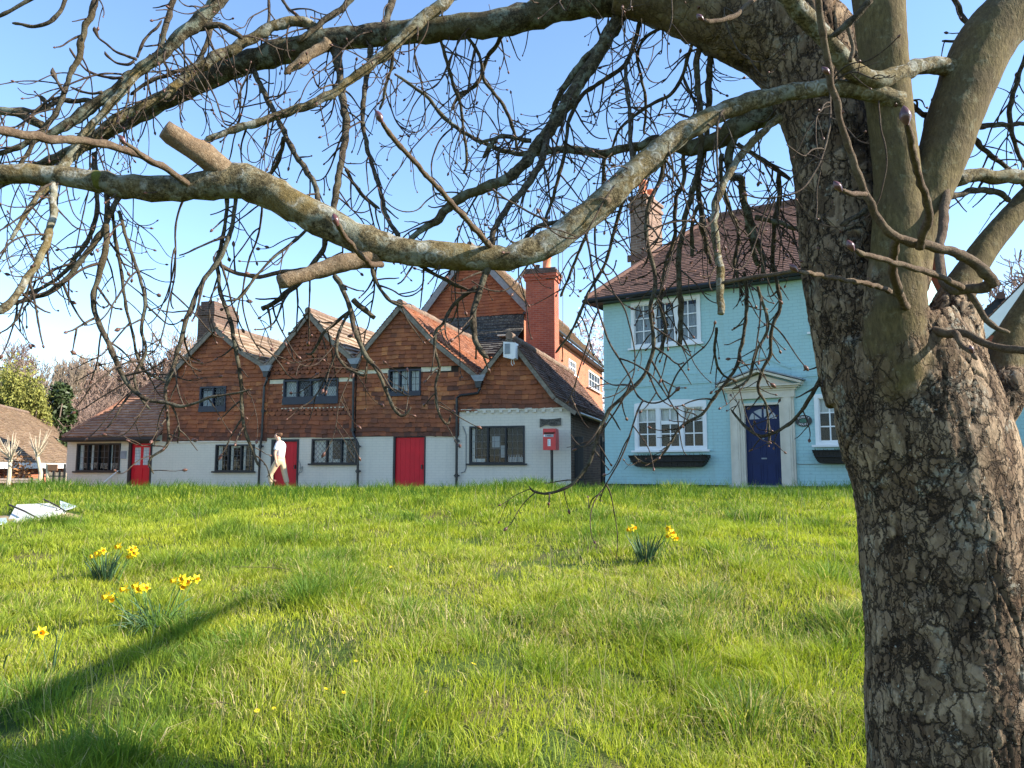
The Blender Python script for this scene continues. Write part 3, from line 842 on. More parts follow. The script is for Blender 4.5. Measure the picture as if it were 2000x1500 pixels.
# --- third cottage
t3, o3 = cottage('tile_hung_cottage', 'cottage with plain tiled gable above a wide red door and no ground floor window', 10.25)
apex3 = cu(786, 598); foot3R = cu(936, 735); mid3R = cu(850, 667); zj3 = 1.60
r_d3 = cr(768, 851, 831, 960); r_d3 = (r_d3[0], r_d3[1], -.1, r_d3[3]); r_w3u = cr(760, 722, 823, 773)
e3 = cu(897, 850)[0]
w = MB(o3); wall_sheet(w, 10.25, e3, -.5, zj3, [r_d3], reveal=.14); w.build('wall', M['white_wall'], t3); w = MB(o3); w.add([(10.25, 5, -.5), (e3, 5, -.5), (e3, 5, 2), (10.25, 5, 2)], [(0, 1, 2, 3)]); w.build('rear_wall', M['white_wall'], t3)
r4z = cu(897, 803)[1]
g3 = [(10.25, zj3), (e3, zj3), (e3, r4z), (14.0, r4z), (14.0, foot3R[1]), apex3, (10.25, foot2R[1])]
bk = MB(o3); tri_wall(bk, g3, 0.0, [r_w3u]); bk.build('gable_core', M['backing'], t3)
zb3 = r_w3u[3]
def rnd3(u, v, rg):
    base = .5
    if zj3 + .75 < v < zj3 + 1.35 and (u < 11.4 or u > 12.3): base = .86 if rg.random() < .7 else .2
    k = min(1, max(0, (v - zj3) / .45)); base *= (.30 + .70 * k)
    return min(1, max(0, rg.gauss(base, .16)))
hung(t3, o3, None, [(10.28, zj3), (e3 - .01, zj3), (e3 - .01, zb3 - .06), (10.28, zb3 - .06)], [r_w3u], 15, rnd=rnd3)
mb = MB(o3)
tile_field(mb, (0, -.05, 0), (1, 0, 0), (0, 0, 1), (0, -1, 0), [(10.30, zb3 + .05), (13.35, zb3 + .05), (13.9, foot3R[1] + .06), (mid3R[0], mid3R[1] - .02), (apex3[0], apex3[1] - .02), (10.30, foot2R[1] + .02)], .125, .19, [], 'plain', th=.034, sag=.016, seed=19, rnd=lambda u, v, rg: min(1, max(0, rg.gauss(.56, .17))))
tile_field(mb, (0, -.014, 0), (1, 0, 0), (0, 0, 1), (0, -1, 0), [(e3 - .02, r4z), (13.98, r4z), (13.98, foot3R[1] - .02), (e3 - .02, zb3 + .1)], .125, .19, [], 'plain', th=.03, sag=.016, seed=119, rnd=lambda u, v, rg: min(1, max(0, rg.gauss(.5, .2))))
mb.build('tile_hanging', M['hung_tile'], t3)
pb = MB(o3)
for a, b in ((10.30, r_w3u[0]), (r_w3u[1], e3 - .25)): pb.box(a, b, -.03, -.002, zb3 - .08, zb3 + .05)
pb.box(r_w3u[0] - .04, r_w3u[0] - .008, -.03, -.002, r_w3u[2], zb3 - .08)
pb.build('plaster_band', M['plaster'], t3)
rk3L = [(apex3[0], apex3[1] + .06), (10.24, foot2R[1] + .0)]; rk3R = [(apex3[0], apex3[1] + .06), (mid3R[0], mid3R[1] + .06), (foot3R[0] + .05, foot3R[1] + .0)]
gable_roof(t3, o3, rk3L, rk3R, -.18, DEEP, M['pan_tile'], .105, .17, M['ridge'], seed=41, board=M['old_wood'], board_w=.12, sag=.02)
make_window(t3, o3, r_w3u, 3, [(2, 3), (2, 3), (2, 3)], M['navy_wood'], .045, .05, y=.0, curtains=[(0.06, .30, 0, 1), (.36, .64, 0, 1), (.70, 1, 0, 1)], bar_mat=M['black_metal'], bar_w=.012, sill=False, apron=.09, proud=.07)
door_frame(t3, o3, r_d3, M['black_wood'], .06)
plank_door(t3, o3, r_d3[0] + .06, r_d3[1] - .04, -.1, r_d3[3] - .05, 'wide red boarded door')
hopper(t3, o3, foot3R[0] + .04, foot3R[1] - .03)
hx, hz = foot3R[0] + .06, foot3R[1]
pz = cu(905, 771)[1]; px_ = cu(895, 800)[0]
downpipe(t3, o3, [(hx, -.13, hz - .28), (hx, -.13, pz + .12), (hx - .06, -.13, pz + .02), (px_ + .1, -.13, pz - .03), (px_, -.13, pz - .1), (px_, -.11, 1.6), (px_, -.1, -.3)], collars=[(px_, -.11, 1.45), (px_, -.11, .5)])

# --- old post office cottage
t4, o4 = cottage('tile_hung_cottage', 'right hand cottage with white dentil course, low tiled gable and small post office sign', 13.95)
apex4 = cu(998, 662); foot4R = cu(1107, 797); e4 = cu(1115, 880)[0]
zt4 = cu(1000, 800)[1]; r_w4 = cr(917, 832, 1025, 906)
w = MB(o4); wall_sheet(w, e3, e4, -.5, zt4 + .02, [r_w4], reveal=.14)
# right end returns in dark brick below a white quoin
w.add([(e4, 0, 1.5), (e4, .25, 1.5), (e4, .25, 2.3), (e4, 0, 2.3)], [(0, 1, 2, 3)])
w.build('wall', M['white_wall'], t4)
sw = MB(o4); sw.add([(e4, 0.0, -.5), (e4, 7, -.5), (e4, 7, 2.4), (e4, 0.0, 2.4)], [(0, 1, 2, 3)]); sw.add([(e4, 7, -.5), (e3, 7, -.5), (e3, 7, 2.4), (e4, 7, 2.4)], [(0, 1, 2, 3)]); sw.build('side_wall', M['brown_brick'], t4)
dn = MB(o4); dn.box(e3 + .05, e4 - .02, -.035, -.002, zt4 - .015, zt4 + .035)
for i in range(12):
    u = e3 + .22 + i * (e4 - e3 - .4) / 11.5; dn.box(u, u + .085, -.06, -.002, zt4 - .085, zt4 - .018)
dn.build('dentil_course', M['white_wall'], t4)
g4 = [(e3 + .02, zt4 + .03), (e4 - .02, zt4 + .03), (foot4R[0] - .03, foot4R[1] + .02), apex4, (foot3R[0] + .02, foot3R[1]), (e3 + .4, foot3R[1] - .1)]
bk = MB(o4); tri_wall(bk, g4, 0.0); bk.build('gable_core', M['backing'], t4)
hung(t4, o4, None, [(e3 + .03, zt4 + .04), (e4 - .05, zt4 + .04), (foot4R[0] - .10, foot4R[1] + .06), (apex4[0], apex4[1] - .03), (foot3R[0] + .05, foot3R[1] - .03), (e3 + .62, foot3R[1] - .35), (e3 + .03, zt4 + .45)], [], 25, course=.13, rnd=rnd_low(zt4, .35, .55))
rk4L = [(apex4[0], apex4[1] + .06), (foot3R[0] - .02, foot3R[1] - .05)]
eav = cu(1128, 812)
rk4R = [(apex4[0], apex4[1] + .06), (foot4R[0] - .25, foot4R[1] + .30), (foot4R[0] + .32, foot4R[1] - .10)]
ro4 = gable_roof(t4, o4, rk4L, rk4R, -.16, 8.6, M['roof_dark'], .115, .18, M['ridge'], seed=51, board=M['old_wood'], board_w=.11, sag=.02)  # dark tile colour paints in the shadow of the blue house on this slope
gt = MB(o4); gt.tube([(foot4R[0] + .36, -.16, foot4R[1] - .16), (foot4R[0] + .36, 8.6, foot4R[1] - .16)], .05, 8); gt.build('gutter', M['black_metal'], ro4)
wn4 = make_window(t4, o4, r_w4, 3, [(3, 5), (3, 5), (3, 5)], M['black_wood'], .05, .05, curtains=[(0, .05, 0, 1), (.70, .98, 0, .14), (.05, .25, 0, .10)], bar_mat=M['lead_bar'], bar_w=.009)
q = MB(o4); u0, u1, z0, z1 = r_w4
q.box(u0 + (u1 - u0) * .56, u0 + (u1 - u0) * .64, .06, .065, z0 + .17, z0 + .50); q.box(u0 + (u1 - u0) * .40, u0 + (u1 - u0) * .55, .06, .065, z0 + .45, z0 + .75)
for i in range(6): q.lathe([(.03, 0), (.035, .1), (.015, .14), (.012, .19)], (u0 + (u1 - u0) * (.70 + .045 * i), .10, z0 + .06), 8)
q.build('window_display', M['curtain_grey'], wn4)
# conduit
x = cu(908, 900)[0]; c1 = MB(o4); zz = cu(908, 850)[1]
c1.tube([(x - .06, -.02, zz + .25), (x, -.02, zz + .12), (x + .04, -.02, zz), (x + .04, -.02, zz - .9), (x, -.02, zz - 1.0), (x - .10, -.02, zz - 1.03)], .014, 6); c1.build('conduit', M['wire'], t4)
sk = MB(o4); a = cu(1000, 942); b = cu(1080, 950); sk.bar((a[0], -.03, a[1]), (b[0], -.03, b[1]), .03, .05); sk.build('sloping_plinth', M['old_wood'], t4)

# alarm box at the gable head
ax_, az_ = cu(997, 700, -.2)
al = thing('security_light', 'white box fixed under the peak of the post office gable', 'light box', tuple(CF.world(ax_ + .02, -.06, az_)), CF.rot)
q = MB(); q.prism([(-.17, .02), (.10, -.05), (.17, -.02), (.17, .40), (-.17, .44)], -.32, -.02); q.build('case', M['white_paint'], al)
q = MB(); q.box(-.13, .02, -.335, -.322, .10, .38); q.build('lens', M['lead'], al)
q = MB(); q.tube([(0, -.1, -.02), (.0, -.12, -.14), (.04, -.13, -.2)], .012, 6); q.tube([(.05, -.1, -.03), (.08, -.11, -.16)], .01, 6); q.build('bracket', M['white_paint'], al)

# pub style board and post box
def text_mesh(body, size, depth=.004, align='CENTER', font_scale_x=1.0):
    c = bpy.data.curves.new("lettering", 'FONT'); c.body = body; c.size = size; c.extrude = depth; c.align_x = align; c.align_y = 'CENTER'; c.resolution_u = 2
    o = bpy.data.objects.new("lettering", c); COL.objects.link(o)
    dg = bpy.context.evaluated_depsgraph_get(); me = bpy.data.meshes.new_from_object(o.evaluated_get(dg))
    bpy.data.objects.remove(o); bpy.data.curves.remove(c)
    for v in me.vertices: v.co = Vector((v.co.x * font_scale_x, -v.co.z, v.co.y))
    return me
def add_text(body, size, mat, parent, loc, sx=1.0, name='lettering', depth=.004, rotx=0.0, roty=0.0):
    me = text_mesh(body, size, depth, font_scale_x=sx); me.materials.clear(); me.materials.append(mat)
    o = bpy.data.objects.new(name, me); COL.objects.link(o); o.parent = parent; o.location = loc; o.rotation_euler = (rotx, roty, 0)
    return o
a, b, c, e = cr(1055, 817, 1096, 832)
sg = thing('name_board', 'weathered wooden board lettered POST OFFICE above the red post box', 'sign', tuple(CF.world((a + b) / 2, -.02, (c + e) / 2)), CF.rot)
W2 = (b - a) / 2; H2 = (e - c) / 2
q = MB(); q.prism([(-W2, -H2 * 1.35), (-W2 * .55, -H2 * .75), (-W2 * .2, -H2 * .70), (0, -H2 * 1.0), (W2 * .4, -H2 * 1.05), (W2, -H2 * .8), (W2, H2 * 1.05), (W2 * .2, H2 * .78), (-W2 * .4, H2 * .75), (-W2, H2 * .95)], -.03, .015); q.build('board', M['sign_wood'], sg)
add_text('VILLAGE STORES', .085, M['letter_dark'], sg, (0, -.034, H2 * .35), .82)
add_text('POST  OFFICE', .085, M['letter_dark'], sg, (-.02, -.034, -H2 * .38), .82)
# lamp box
M['lead_bar2'] = mat_plain('grey enamel plate', (.36, .36, .37), .5, .1, 10, 0)
a, b, c, e = cr(1062, 837, 1088, 879, -.5)
pbx = thing('post_box', 'red post box on a slim black pole against the white wall', 'post box', tuple(CF.world((a + b) / 2, -.40, -.05)), CF.rot + math.radians(-2))
W2 = (b - a) / 2 * .92; zb0, zt0 = c + .05, e + .05
prof = [(-W2, zb0), (W2, zb0), (W2, zt0 - .03), (W2 - .02, zt0 - .01), (-W2 + .02, zt0), (-W2, zt0 - .02)]
q = MB()
sd = [(-.19, zb0), (.17, zb0), (.17, zt0 - .10), (.14, zt0 - .035), (.08, zt0 - .005), (-.12, zt0), (-.19, zt0 - .005)]
q.prism(sd, -W2, W2, axis='x')
q.box(-W2 - .006, W2 + .006, -.196, -.191, zb0 + .0, zt0 - .01)
q.box(-W2 + .02, W2 - .02, -.235, -.196, zt0 - .10, zt0 - .075)
bx = q.build('box', M['box_red'], pbx)
q = MB(); q.box(-W2 + .02, W2 - .02, -.202, -.197, zt0 - .145, zt0 - .105); q.build('letter_slot', M['letter_dark'], bx)
q = MB(); q.box(-W2 + .05, W2 - .05, -.204, -.198, zt0 - .225, zt0 - .155); pn = q.build('name_plate', M['lead_bar2'], bx)
add_text('POST', .05, M['ink'], pn, (.0, -.206, zt0 - .19), 1.0)
q = MB(); q.box(-W2 + .12, W2 - .13, -.203, -.198, zb0 + .10, zb0 + .28); nt = q.build('notice', M['paper'], bx)
q = MB()
for i in range(6): q.box(-W2 + .13, W2 - .15 - .02 * (i % 2), -.206, -.2035, zb0 + .25 - .025 * i, zb0 + .258 - .025 * i)
q.build('small_print', M['ink'], nt)
q = MB(); q.box(-W2 + .01, -W2 + .09, -.203, -.198, zb0 + .345, zb0 + .40); q.build('number_plate', M['paper'], bx)
q = MB(); q.lathe([(.018, -.01), (.018, .01), (0, .01)], (0, -.20, zb0 + .37), 10); q.build('lock', M['lead'], bx)
q = MB(); q.tube([(0, .05, -.4), (0, .05, zb0 + .02)], .038, 10); q.build('pole', M['black_metal'], pbx)

# --- side passage gate
gp = CF.world(e4 + .45, 1.6, 0)
gt_ = thing('side_gate', 'dark navy boarded gate in the shaded passage beside the pale blue house', 'gate', (gp.x, gp.y, CF.z0 - .1), CF.rot)
q = MB()
for i in range(5): q.box(.15 + i * .11, .15 + i * .11 + .105, 0, .03, 0, 1.55)
q.build('boards', M['navy_wood'], gt_)
q = MB(); q.box(.08, .145, -.02, .06, 0, 1.7); q.box(.71, .78, -.02, .06, 0, 1.7); q.box(.15, .71, -.012, -.002, 1.25, 1.35); q.box(.15, .71, -.012, -.002, .2, .3); q.build('gate_frame', M['black_wood'], gt_)
pp = CF.world(e4 + .04, .3, 0)
gd = thing('boarded_door', 'black boarded door at the corner of the post office cottage', 'door', (pp.x, pp.y, CF.z0 - .2), CF.rot)
q = MB()
for i in range(2): q.box(.0 + i * .12, .0 + i * .12 + .115, 0, .05, 0, 1.75)
q.build('boards', M['black_wood'], gd)

# ------------------------------------------------------------------ tall tile-hung house behind
TS = 8.0
tw = thing('tall_tile_hung_house', 'tall red tile hung house with a big brick stack rising behind the cottages', 'house', tuple(CF.world(9.0, TS, 0)), CF.rot)
oT = (9.0, TS, 0)
def side_sz(px, py, u):
    d = ray(px, py); t = ((CF.p0 + CF.e * u) - EYE).dot(CF.e) / d.dot(CF.e); p = EYE + d * t
    return (p - CF.p0).dot(CF.n), p.z - CF.z0
aT = cu(921, 482, TS); fL = cu(826, 611, TS); fR = cu(1036, 606, TS)
zg = cu(900, 620, TS)[1]
uW = fR[0] - .25
w = MB(oT)
tri_wall(w, [(fL[0] + .2, 0), (uW, 0), (uW, fR[1]), aT, (fL[0] + .2, fL[1])], TS)
w.build('gable_core', M['backing'], tw)
mb = MB(oT)
tile_field(mb, (0, TS - .02, 0), (1, 0, 0), (0, 0, 1), (0, -1, 0), [(fL[0] + .05, zg), (fR[0] - .2, zg), (fR[0] - .2, fR[1]), aT, (fL[0], fL[1] - .02)], .12, .18, [], 'plain', th=.036, sag=.012, seed=61, rnd=lambda u, v, rg: min(1, max(0, rg.gauss(.5, .15))))
mb.build('tile_hanging', M['house_hung'], tw)
mb = MB(oT)
tile_field(mb, (0, TS - .03, 0), (1, 0, 0), (0, 0, 1), (0, -1, 0), [(fL[0] + .1, zg - .62), (uW, zg - .62), (uW, zg), (fL[0] + .1, zg)], .12, .18, [], 'plain', th=.026, seed=62)
mb.build('tile_hanging', M['slate'], tw, label='dark band under the gable')
mb = MB(oT); Vd = Vector((0, .86, .5)).normalized(); Nd = Vector((0, -.5, .86)).normalized()
tile_field(mb, (0, TS - 2.4, zg - 1.9), (1, 0, 0), Vd, Nd, [(fL[0] + 1.2, 0), (uW - .0, 0), (uW - .0, 2.75), (fL[0] + 1.2, 2.75)], .22, .3, [], 'plain', th=.04, seed=63, wob=2.5, sag=.03)
mb.add([(fL[0] + 1.2, TS - 2.4, zg - 1.93), (uW, TS - 2.4, zg - 1.93), (uW, TS + .0, zg - .53), (fL[0] + 1.2, TS, zg - .53)], [(0, 1, 2, 3)], .1)
mb.build('lower_roof', M['slate'], tw)
lf = MB(oT); lf.box(cu(975, 645, 6.9)[0], cu(1003, 645, 6.9)[0], TS - 1.35, TS - .8, zg - 1.05, zg - 1.0); lo = lf.build('lead_flashing', M['plaster'], tw); 
fTL = [(aT[0], aT[1] + .05), (fL[0] - .05, fL[1] - .03)]; fTR = [(aT[0], aT[1] + .05), (fR[0] + .10, fR[1] - .0)]
gable_roof(tw, oT, fTL, fTR, TS - .25, TS + 19, M['roof_mossy'], .12, .18, M['ridge'], seed=71, board=M['grey_board'], board_w=.22)
bw = MB(oT); holes = []
s1 = [side_sz(*p, uW) for p in ((1110, 700), (1124, 735))]; s2 = [side_sz(*p, uW) for p in ((1149, 722), (1171, 768))]
hz = []
for s in (s1, s2): hz.append((min(s[0][0], s[1][0]), max(s[0][0], s[1][0]), min(s[0][1], s[1][1]) , max(s[0][1], s[1][1])))
us = sorted({TS, TS + 18.8, *[h[0] for h in hz], *[h[1] for h in hz]}); zs = sorted({0, fR[1] - .1, *[h[2] for h in hz], *[h[3] for h in hz]})
for i in range(len(us) - 1):
    for j in range(len(zs) - 1):
        cs, cz_ = (us[i] + us[i + 1]) / 2, (zs[j] + zs[j + 1]) / 2
        if any(h[0] < cs < h[1] and h[2] < cz_ < h[3] for h in hz): continue
        bw.add([(uW, us[i], zs[j]), (uW, us[i + 1], zs[j]), (uW, us[i + 1], zs[j + 1]), (uW, us[i], zs[j + 1])], [(0, 1, 2, 3)])
bw.add([(uW, TS + 18.8, 0), (fL[0], TS + 18.8, 0), (fL[0], TS + 18.8, fR[1]), (uW, TS + 18.8, fR[1])], [(0, 1, 2, 3)])
bw.build('side_wall', M['orange_brick'], tw)
for (sa, sb, za, zb_) in hz:
    f = MB(oT); k = .08
    f.box(uW - .1, uW + .03, sa, sa + k, za, zb_); f.box(uW - .1, uW + .03, sb - k, sb, za, zb_); f.box(uW - .1, uW + .03, sa + k, sb - k, za, za + k); f.box(uW - .1, uW + .03, sa + k, sb - k, zb_ - k, zb_)
    for i in (1, 2, 3): 
        q_ = sa + (sb - sa) * i / 4; f.box(uW - .05, uW + .02, q_ - .025, q_ + .025, za + k, zb_ - k)
    f.box(uW - .05, uW + .018, sa + k, sb - k, (za + zb_) / 2 - .02, (za + zb_) / 2 + .02)
    f.box(uW + .032, uW + .14, sa - .08, sb + .08, za - .07, za)
    wv = f.build('window', M['white_paint'], tw)
    gpn = MB(oT); gpn.add([(uW - .03, sa, za), (uW - .03, sb, za), (uW - .03, sb, zb_), (uW - .03, sa, zb_)], [(0, 1, 2, 3)]); gpn.build('pane', M['glass'], wv)
    gpn = MB(oT); gpn.add([(uW - .3, sa, za), (uW - .3, sb, za), (uW - .3, sb, zb_), (uW - .3, sa, zb_)], [(0, 1, 2, 3)]); gpn.build('interior', M['room'], wv)
ev = MB(oT); ev.box(uW, fR[0] + .06, TS - .2, TS + 18.8, fR[1] - .16, fR[1] - .10); ev.tube([(fR[0] + .16, TS - .2, fR[1] - .06), (fR[0] + .16, TS + 18.8, fR[1] - .06)], .06, 8); ev.build('eaves_gutter', M['black_wood'], tw)
# great chimney in front of the gable
SC = 6.9
c0 = cu(1027, 600, SC)[0]; c1_ = cu(1083, 600, SC)[0]; zt = cu(1055, 547, SC)[1]
zc = [cu(1055, y, SC)[1] for y in (547, 541, 535, 529, 524)]
chimney_stack(tw, oT, c0, c1_, SC, SC + .75, 2.0, zt, M['red_brick'], [(.05, zc[0], zc[1]), (.10, zc[1], zc[2])],
              [((c0 + c1_) / 2 + .18, SC + .35, zc[4], .17, .55, M['terracotta']), (c0 + .35, SC + .3, zc[4], .12, .20, M['dark_brick'])])
cc = MB(oT); cc.box(c0 - .12, c1_ + .12, SC - .12, SC + .87, zc[2], zc[3]); cc.box(c0 - .05, c1_ + .05, SC - .05, SC + .8, zc[3], zc[4]); cc.build('chimney_cap', M['dark_brick'], tw)

# ------------------------------------------------------------------ pale blue house
BF = Facade(1182, 19.6, 1560, 17.0, 1.10)
def bu(px, py, s=0.0): return BF.uz(px, py, s)
def br_(a, b, c, d, s=0.0): return BF.rect(a, b, c, d, s)
bh = thing('pale_blue_house', 'pale blue painted house with hipped tiled roof and white pedimented front door', 'house', tuple(BF.world(0, 0, 0)), BF.rot)
oB = (0, 0, 0)
WB = 7.3; zE = 4.86
rB1 = br_(1240, 790, 1381, 880); rB2 = br_(1233, 584, 1369, 676)
rB3 = (bu(1593, 850)[0], bu(1593, 850)[0] + 1.15, bu(1600, 870)[1], bu(1600, 770)[1])
rB4 = (rB3[0] + .02, rB3[1] + .02, rB2[2], rB2[3])
rD = br_(1452, 787, 1530, 949); rD = (rD[0], rD[1], .10, rD[3])
w = MB(oB); wall_sheet(w, 0, WB, -.6, zE, [rB1, rB2, rB3, rD, (rB3[0], rB3[1], rB2[2], rB2[3])], reveal=.13)
w.add([(0, 0, -.6), (0, 7, -.6), (0, 7, zE), (0, 0, zE)], [(3, 2, 1, 0)]); w.add([(WB, 0, -.6), (WB, 7, -.6), (WB, 7, zE), (WB, 0, zE)], [(0, 1, 2, 3)]); w.add([(0, 7, -.6), (WB, 7, -.6), (WB, 7, zE), (0, 7, zE)], [(0, 1, 2, 3)])
w.build('wall', M['blue_wall'], bh)
pn = MB(oB); pn.box(-.01, rD[0] - .27, -.03, -.002, -.6, .10); pn.box(rD[1] + .27, WB + .01, -.03, -.002, -.6, .10); pn.build('black_plinth', M['black_wood'], bh)
sc = MB(oB); z1 = bu(1300, 733)[1]; z2 = bu(1300, 753)[1]
pedL, pedR = bu(1412, 745)[0], bu(1549, 745)[0]; pm = (pedL + pedR) / 2
for a, b in ((0.0, pedL + .02), (pedR - .02, WB)): sc.box(a, b, -.022, -.001, z2, z1); sc.box(a, b, -.030, -.022, z1 - .02, z1)
for i in range(16):                                  # band lifts over the pediment
    def zz(t): return z1 - .02 + .30 * math.sin(math.pi * t) ** 1.5
    ta, tb = i / 16, (i + 1) / 16; xa = pedL + (pedR - pedL) * ta; xb = pedL + (pedR - pedL) * tb
    sc.bar((xa, -.012, zz(ta)), (xb, -.012, zz(tb)), .03, .05)
sc.build('string_course', M['blue_wall'], bh)
# roof, hipped at the left
ov = .32
zR0 = zE - .03
sR = 3.6; zR = bu(1390, 426, sR)[1]; uH = bu(1390, 426, sR)[0]
pitB = math.atan2(zR - zR0, sR + ov)
rf = MB(oB); Vb = Vector((0, math.cos(pitB), math.sin(pitB))); Nb = Vector((0, -math.sin(pitB), math.cos(pitB))); Lb = (sR + ov) / math.cos(pitB)
tile_field(rf, (0, -ov, zR0), (1, 0, 0), Vb, Nb, [(-ov, 0), (WB + .1, 0), (WB + .1, Lb), (uH, Lb)], .112, .17, seed=81, th=.022, sag=.010, wob=.7)
P0 = Vector((-ov, -ov, zR0)); P1 = Vector((WB + .1, -ov, zR0)); P2 = Vector((WB + .1, sR, zR)); P3 = Vector((uH, sR, zR)); P4 = Vector((-ov, 2 * sR + ov, zR0)); P5 = Vector((WB + .1, 2 * sR + ov, zR0))
dn_ = Vector((0, 0, -.02))
for dz in (-.02, -.09):
    d_ = Vector((0, 0, dz)); rf.add([tuple(x + d_) for x in (P0, P1, P2, P3)], [(0, 1, 2, 3)], .2); rf.add([tuple(x + d_) for x in (P4, P0, P3)], [(0, 1, 2)], .4); rf.add([tuple(x + d_) for x in (P5, P4, P3, P2)], [(0, 1, 2, 3)], .4)
rfo = rf.build('roof', M['roof_brown'], bh)
hp = MB(oB)
for i in range(15): hp.tube([P0.lerp(P3, i / 15), P0.lerp(P3, (i + .98) / 15)], .085, 8, random.random())
y = 0
while y < WB - uH: hp.tube([P3 + Vector((y, 0, .02)), P3 + Vector((min(y + .42, WB - uH), 0, .02))], .10, 8, random.random()); y += .43
hp.build('ridge_tiles', M['ridge_brown'], rfo)
rw = MB(oB); D7 = 2 * sR - .15  # unseen rear wing, added to throw more shade on the cottage roof
for a_, b_ in ((.0, .0), (WB, WB)): rw.add([(a_, 6.9, -.6), (a_, 12.2, -.6), (a_, 12.2, zE), (a_, 6.9, zE)], [(0, 1, 2, 3)])
rw.add([(0, 12.2, -.6), (WB, 12.2, -.6), (WB, 12.2, zE), (0, 12.2, zE)], [(0, 1, 2, 3)]); rw.build('rear_wall', M['blue_wall'], bh)
rw = MB(oB); q0 = (-ov, 4.0, zR0 - .05); q1 = (-ov, 12.5, zR0 - .05); q2 = (WB / 2, 12.5, zR - .1); q3 = (WB / 2, 4.0, zR - .1); q4 = (WB + .2, 12.5, zR0 - .05); q5 = (WB + .2, 4.0, zR0 - .05)
rw.add([q0, q1, q2, q3], [(0, 1, 2, 3)]); rw.add([q3, q2, q4, q5], [(0, 1, 2, 3)]); rw.add([q1, q4, q2], [(0, 1, 2)]); rw.build('added_rear_roof', M['roof_brown'], bh)
gu = MB(oB); gu.tube([(-ov - .02, -ov - .05, zR0 - .07), (WB, -ov - .05, zR0 - .07)], .055, 8); gu.box(-ov, WB, -ov + .01, -.002, zR0 - .14, zR0 - .10); gu.tube([(-ov - .05, -ov - .05, zR0 - .07), (-ov - .05, 7, zR0 - .07)], .055, 8); gu.build('gutter', M['black_wood'], rfo)
# chimney on the hip
SB = 1.7
k0 = bu(1231, 450, SB)[0]; k1 = bu(1262, 450, SB)[0]; zt_ = bu(1245, 385, SB)[1]
chimney_stack(bh, oB, k0, k1, SB, SB + 1.15, 3.5, zt_, M['brown_brick'], [(.04, bu(1245, 402, SB)[1], bu(1245, 395, SB)[1]), (.05, bu(1245, 388, SB)[1], bu(1245, 382, SB)[1])],
              [((k0 + k1) / 2 + .05, SB + .25, zt_ + .03, .13, .50, M['terracotta']), ((k0 + k1) / 2 + .05, SB + .8, zt_ + .03, .13, .40, M['terracotta'])])
fl = MB(oB); fl.box(k0 - .08, k1 + .08, SB - .06, SB - .01, bu(1245, 510, SB)[1], bu(1245, 497, SB)[1]); fl.build('flashing', M['ridge_brown'], bh)

def casement_window(r, lights, grid, arch=False, curtains=None, cm=None, label=None, topsplit=None):
    u0, u1, z0, z1 = r; rails = []
    fw, mw = .085, .10
    W = (u1 - u0 - 2 * fw - mw * (lights - 1)) / lights
    if topsplit is not None:
        i, zf = topsplit; a = u0 + fw + i * (W + mw); zz = z0 + fw + (z1 - z0 - 2 * fw) * zf
        rails = [(a - .0, a + W, zz - .045, zz + .045)]
    wv = make_window(bh, oB, r, lights, grid, M['white_paint'], fw, mw, curtains=curtains, bar_mat=M['white_paint'], bar_w=.028, rails=rails, curtain_mat=cm, sash={i: M['white_paint'] for i in range(lights)}, sash_w=.022, label=label)
    if arch:
        h = MB(oB); n = 14; rise = .10
        pts = [(u0, z1 + .002)] + [(u1, z1 + .002)] + [(u1 + (u0 - u1) * t, z1 + .02 + rise * math.sin(math.pi * (.12 + .76 * t))) for t in [i / n for i in range(n + 1)]]
        h.prism(pts, -.012, -.002); h.build('arched_head', M['white_paint'], wv)
    return wv
casement_window(rB1, 3, [(2, 3), (2, 3), (2, 3)], True, [(0, .29, .68, 1), (.36, .64, .66, 1), (.70, 1, .68, 1)], topsplit=(1, .63), label='wide white ground floor window with blinds half down')
casement_window(rB2, 3, [(2, 3), (2, 3), (2, 3)], False, [(0, .3, 0, 1), (.36, .40, 0, 1), (.52, .6, 0, .9), (.74, 1, 0, .9)], M['curtain_grey'])
casement_window(rB3, 2, [(2, 3), (2, 3)], False, [(0, 1, .66, 1)])
casement_window((rB3[0], rB3[1], rB2[2], rB2[3]), 2, [(2, 3), (2, 3)], False, [(0, .2, 0, 1)])
# door surround
dc = MB(oB); zd = rD[3]; wP = .20
for a, s in ((rD[0], -1), (rD[1], 1)):
    x0, x1 = (a - wP - .07, a - .0) if s < 0 else (a + .0, a + wP + .07)
    dc.box(x0, x1, -.07, -.001, 0.0, zd + .10); dc.box(x0 + .05, x1 - .05, -.10, -.071, .12, zd + .10); dc.box(x0 - .02, x1 + .02, -.12, -.102, 0.0, .12)
    dc.box(x0 + .09, x1 - .09, -.112, -.1005, .25, zd - .05)
    # inner architrave
    y0 = (a, a + .05) if s < 0 else (a - .05, a)
    dc.box(y0[0], y0[1], -.05, .10, 0.0, zd)
dc.box(rD[0] + .05, rD[1] - .05, -.05, .10, zd - .05, zd)
dc.box(rD[0] - wP - .10, rD[1] + wP + .10, -.11, -.001, zd + .10, zd + .26)
zc0 = zd + .26
for k, (e_, h_) in enumerate(((.14, .05), (.20, .04), (.26, .03))):
    dc.box(rD[0] - wP - e_, rD[1] + wP + e_, -.12 - .06 * k - .02, -.001, zc0, zc0 + h_); zc0 += h_
pdl, pdr = rD[0] - wP - .28, rD[1] + wP + .28; pmx = (pdl + pdr) / 2; zA = zc0 + .30
dc.prism([(pdl + .15, zc0), (pdr - .15, zc0), (pmx, zA - .04)], -.14, -.001)
dcs = dc.build('door_surround', M['cream_paint'], bh)
rk = MB(oB)
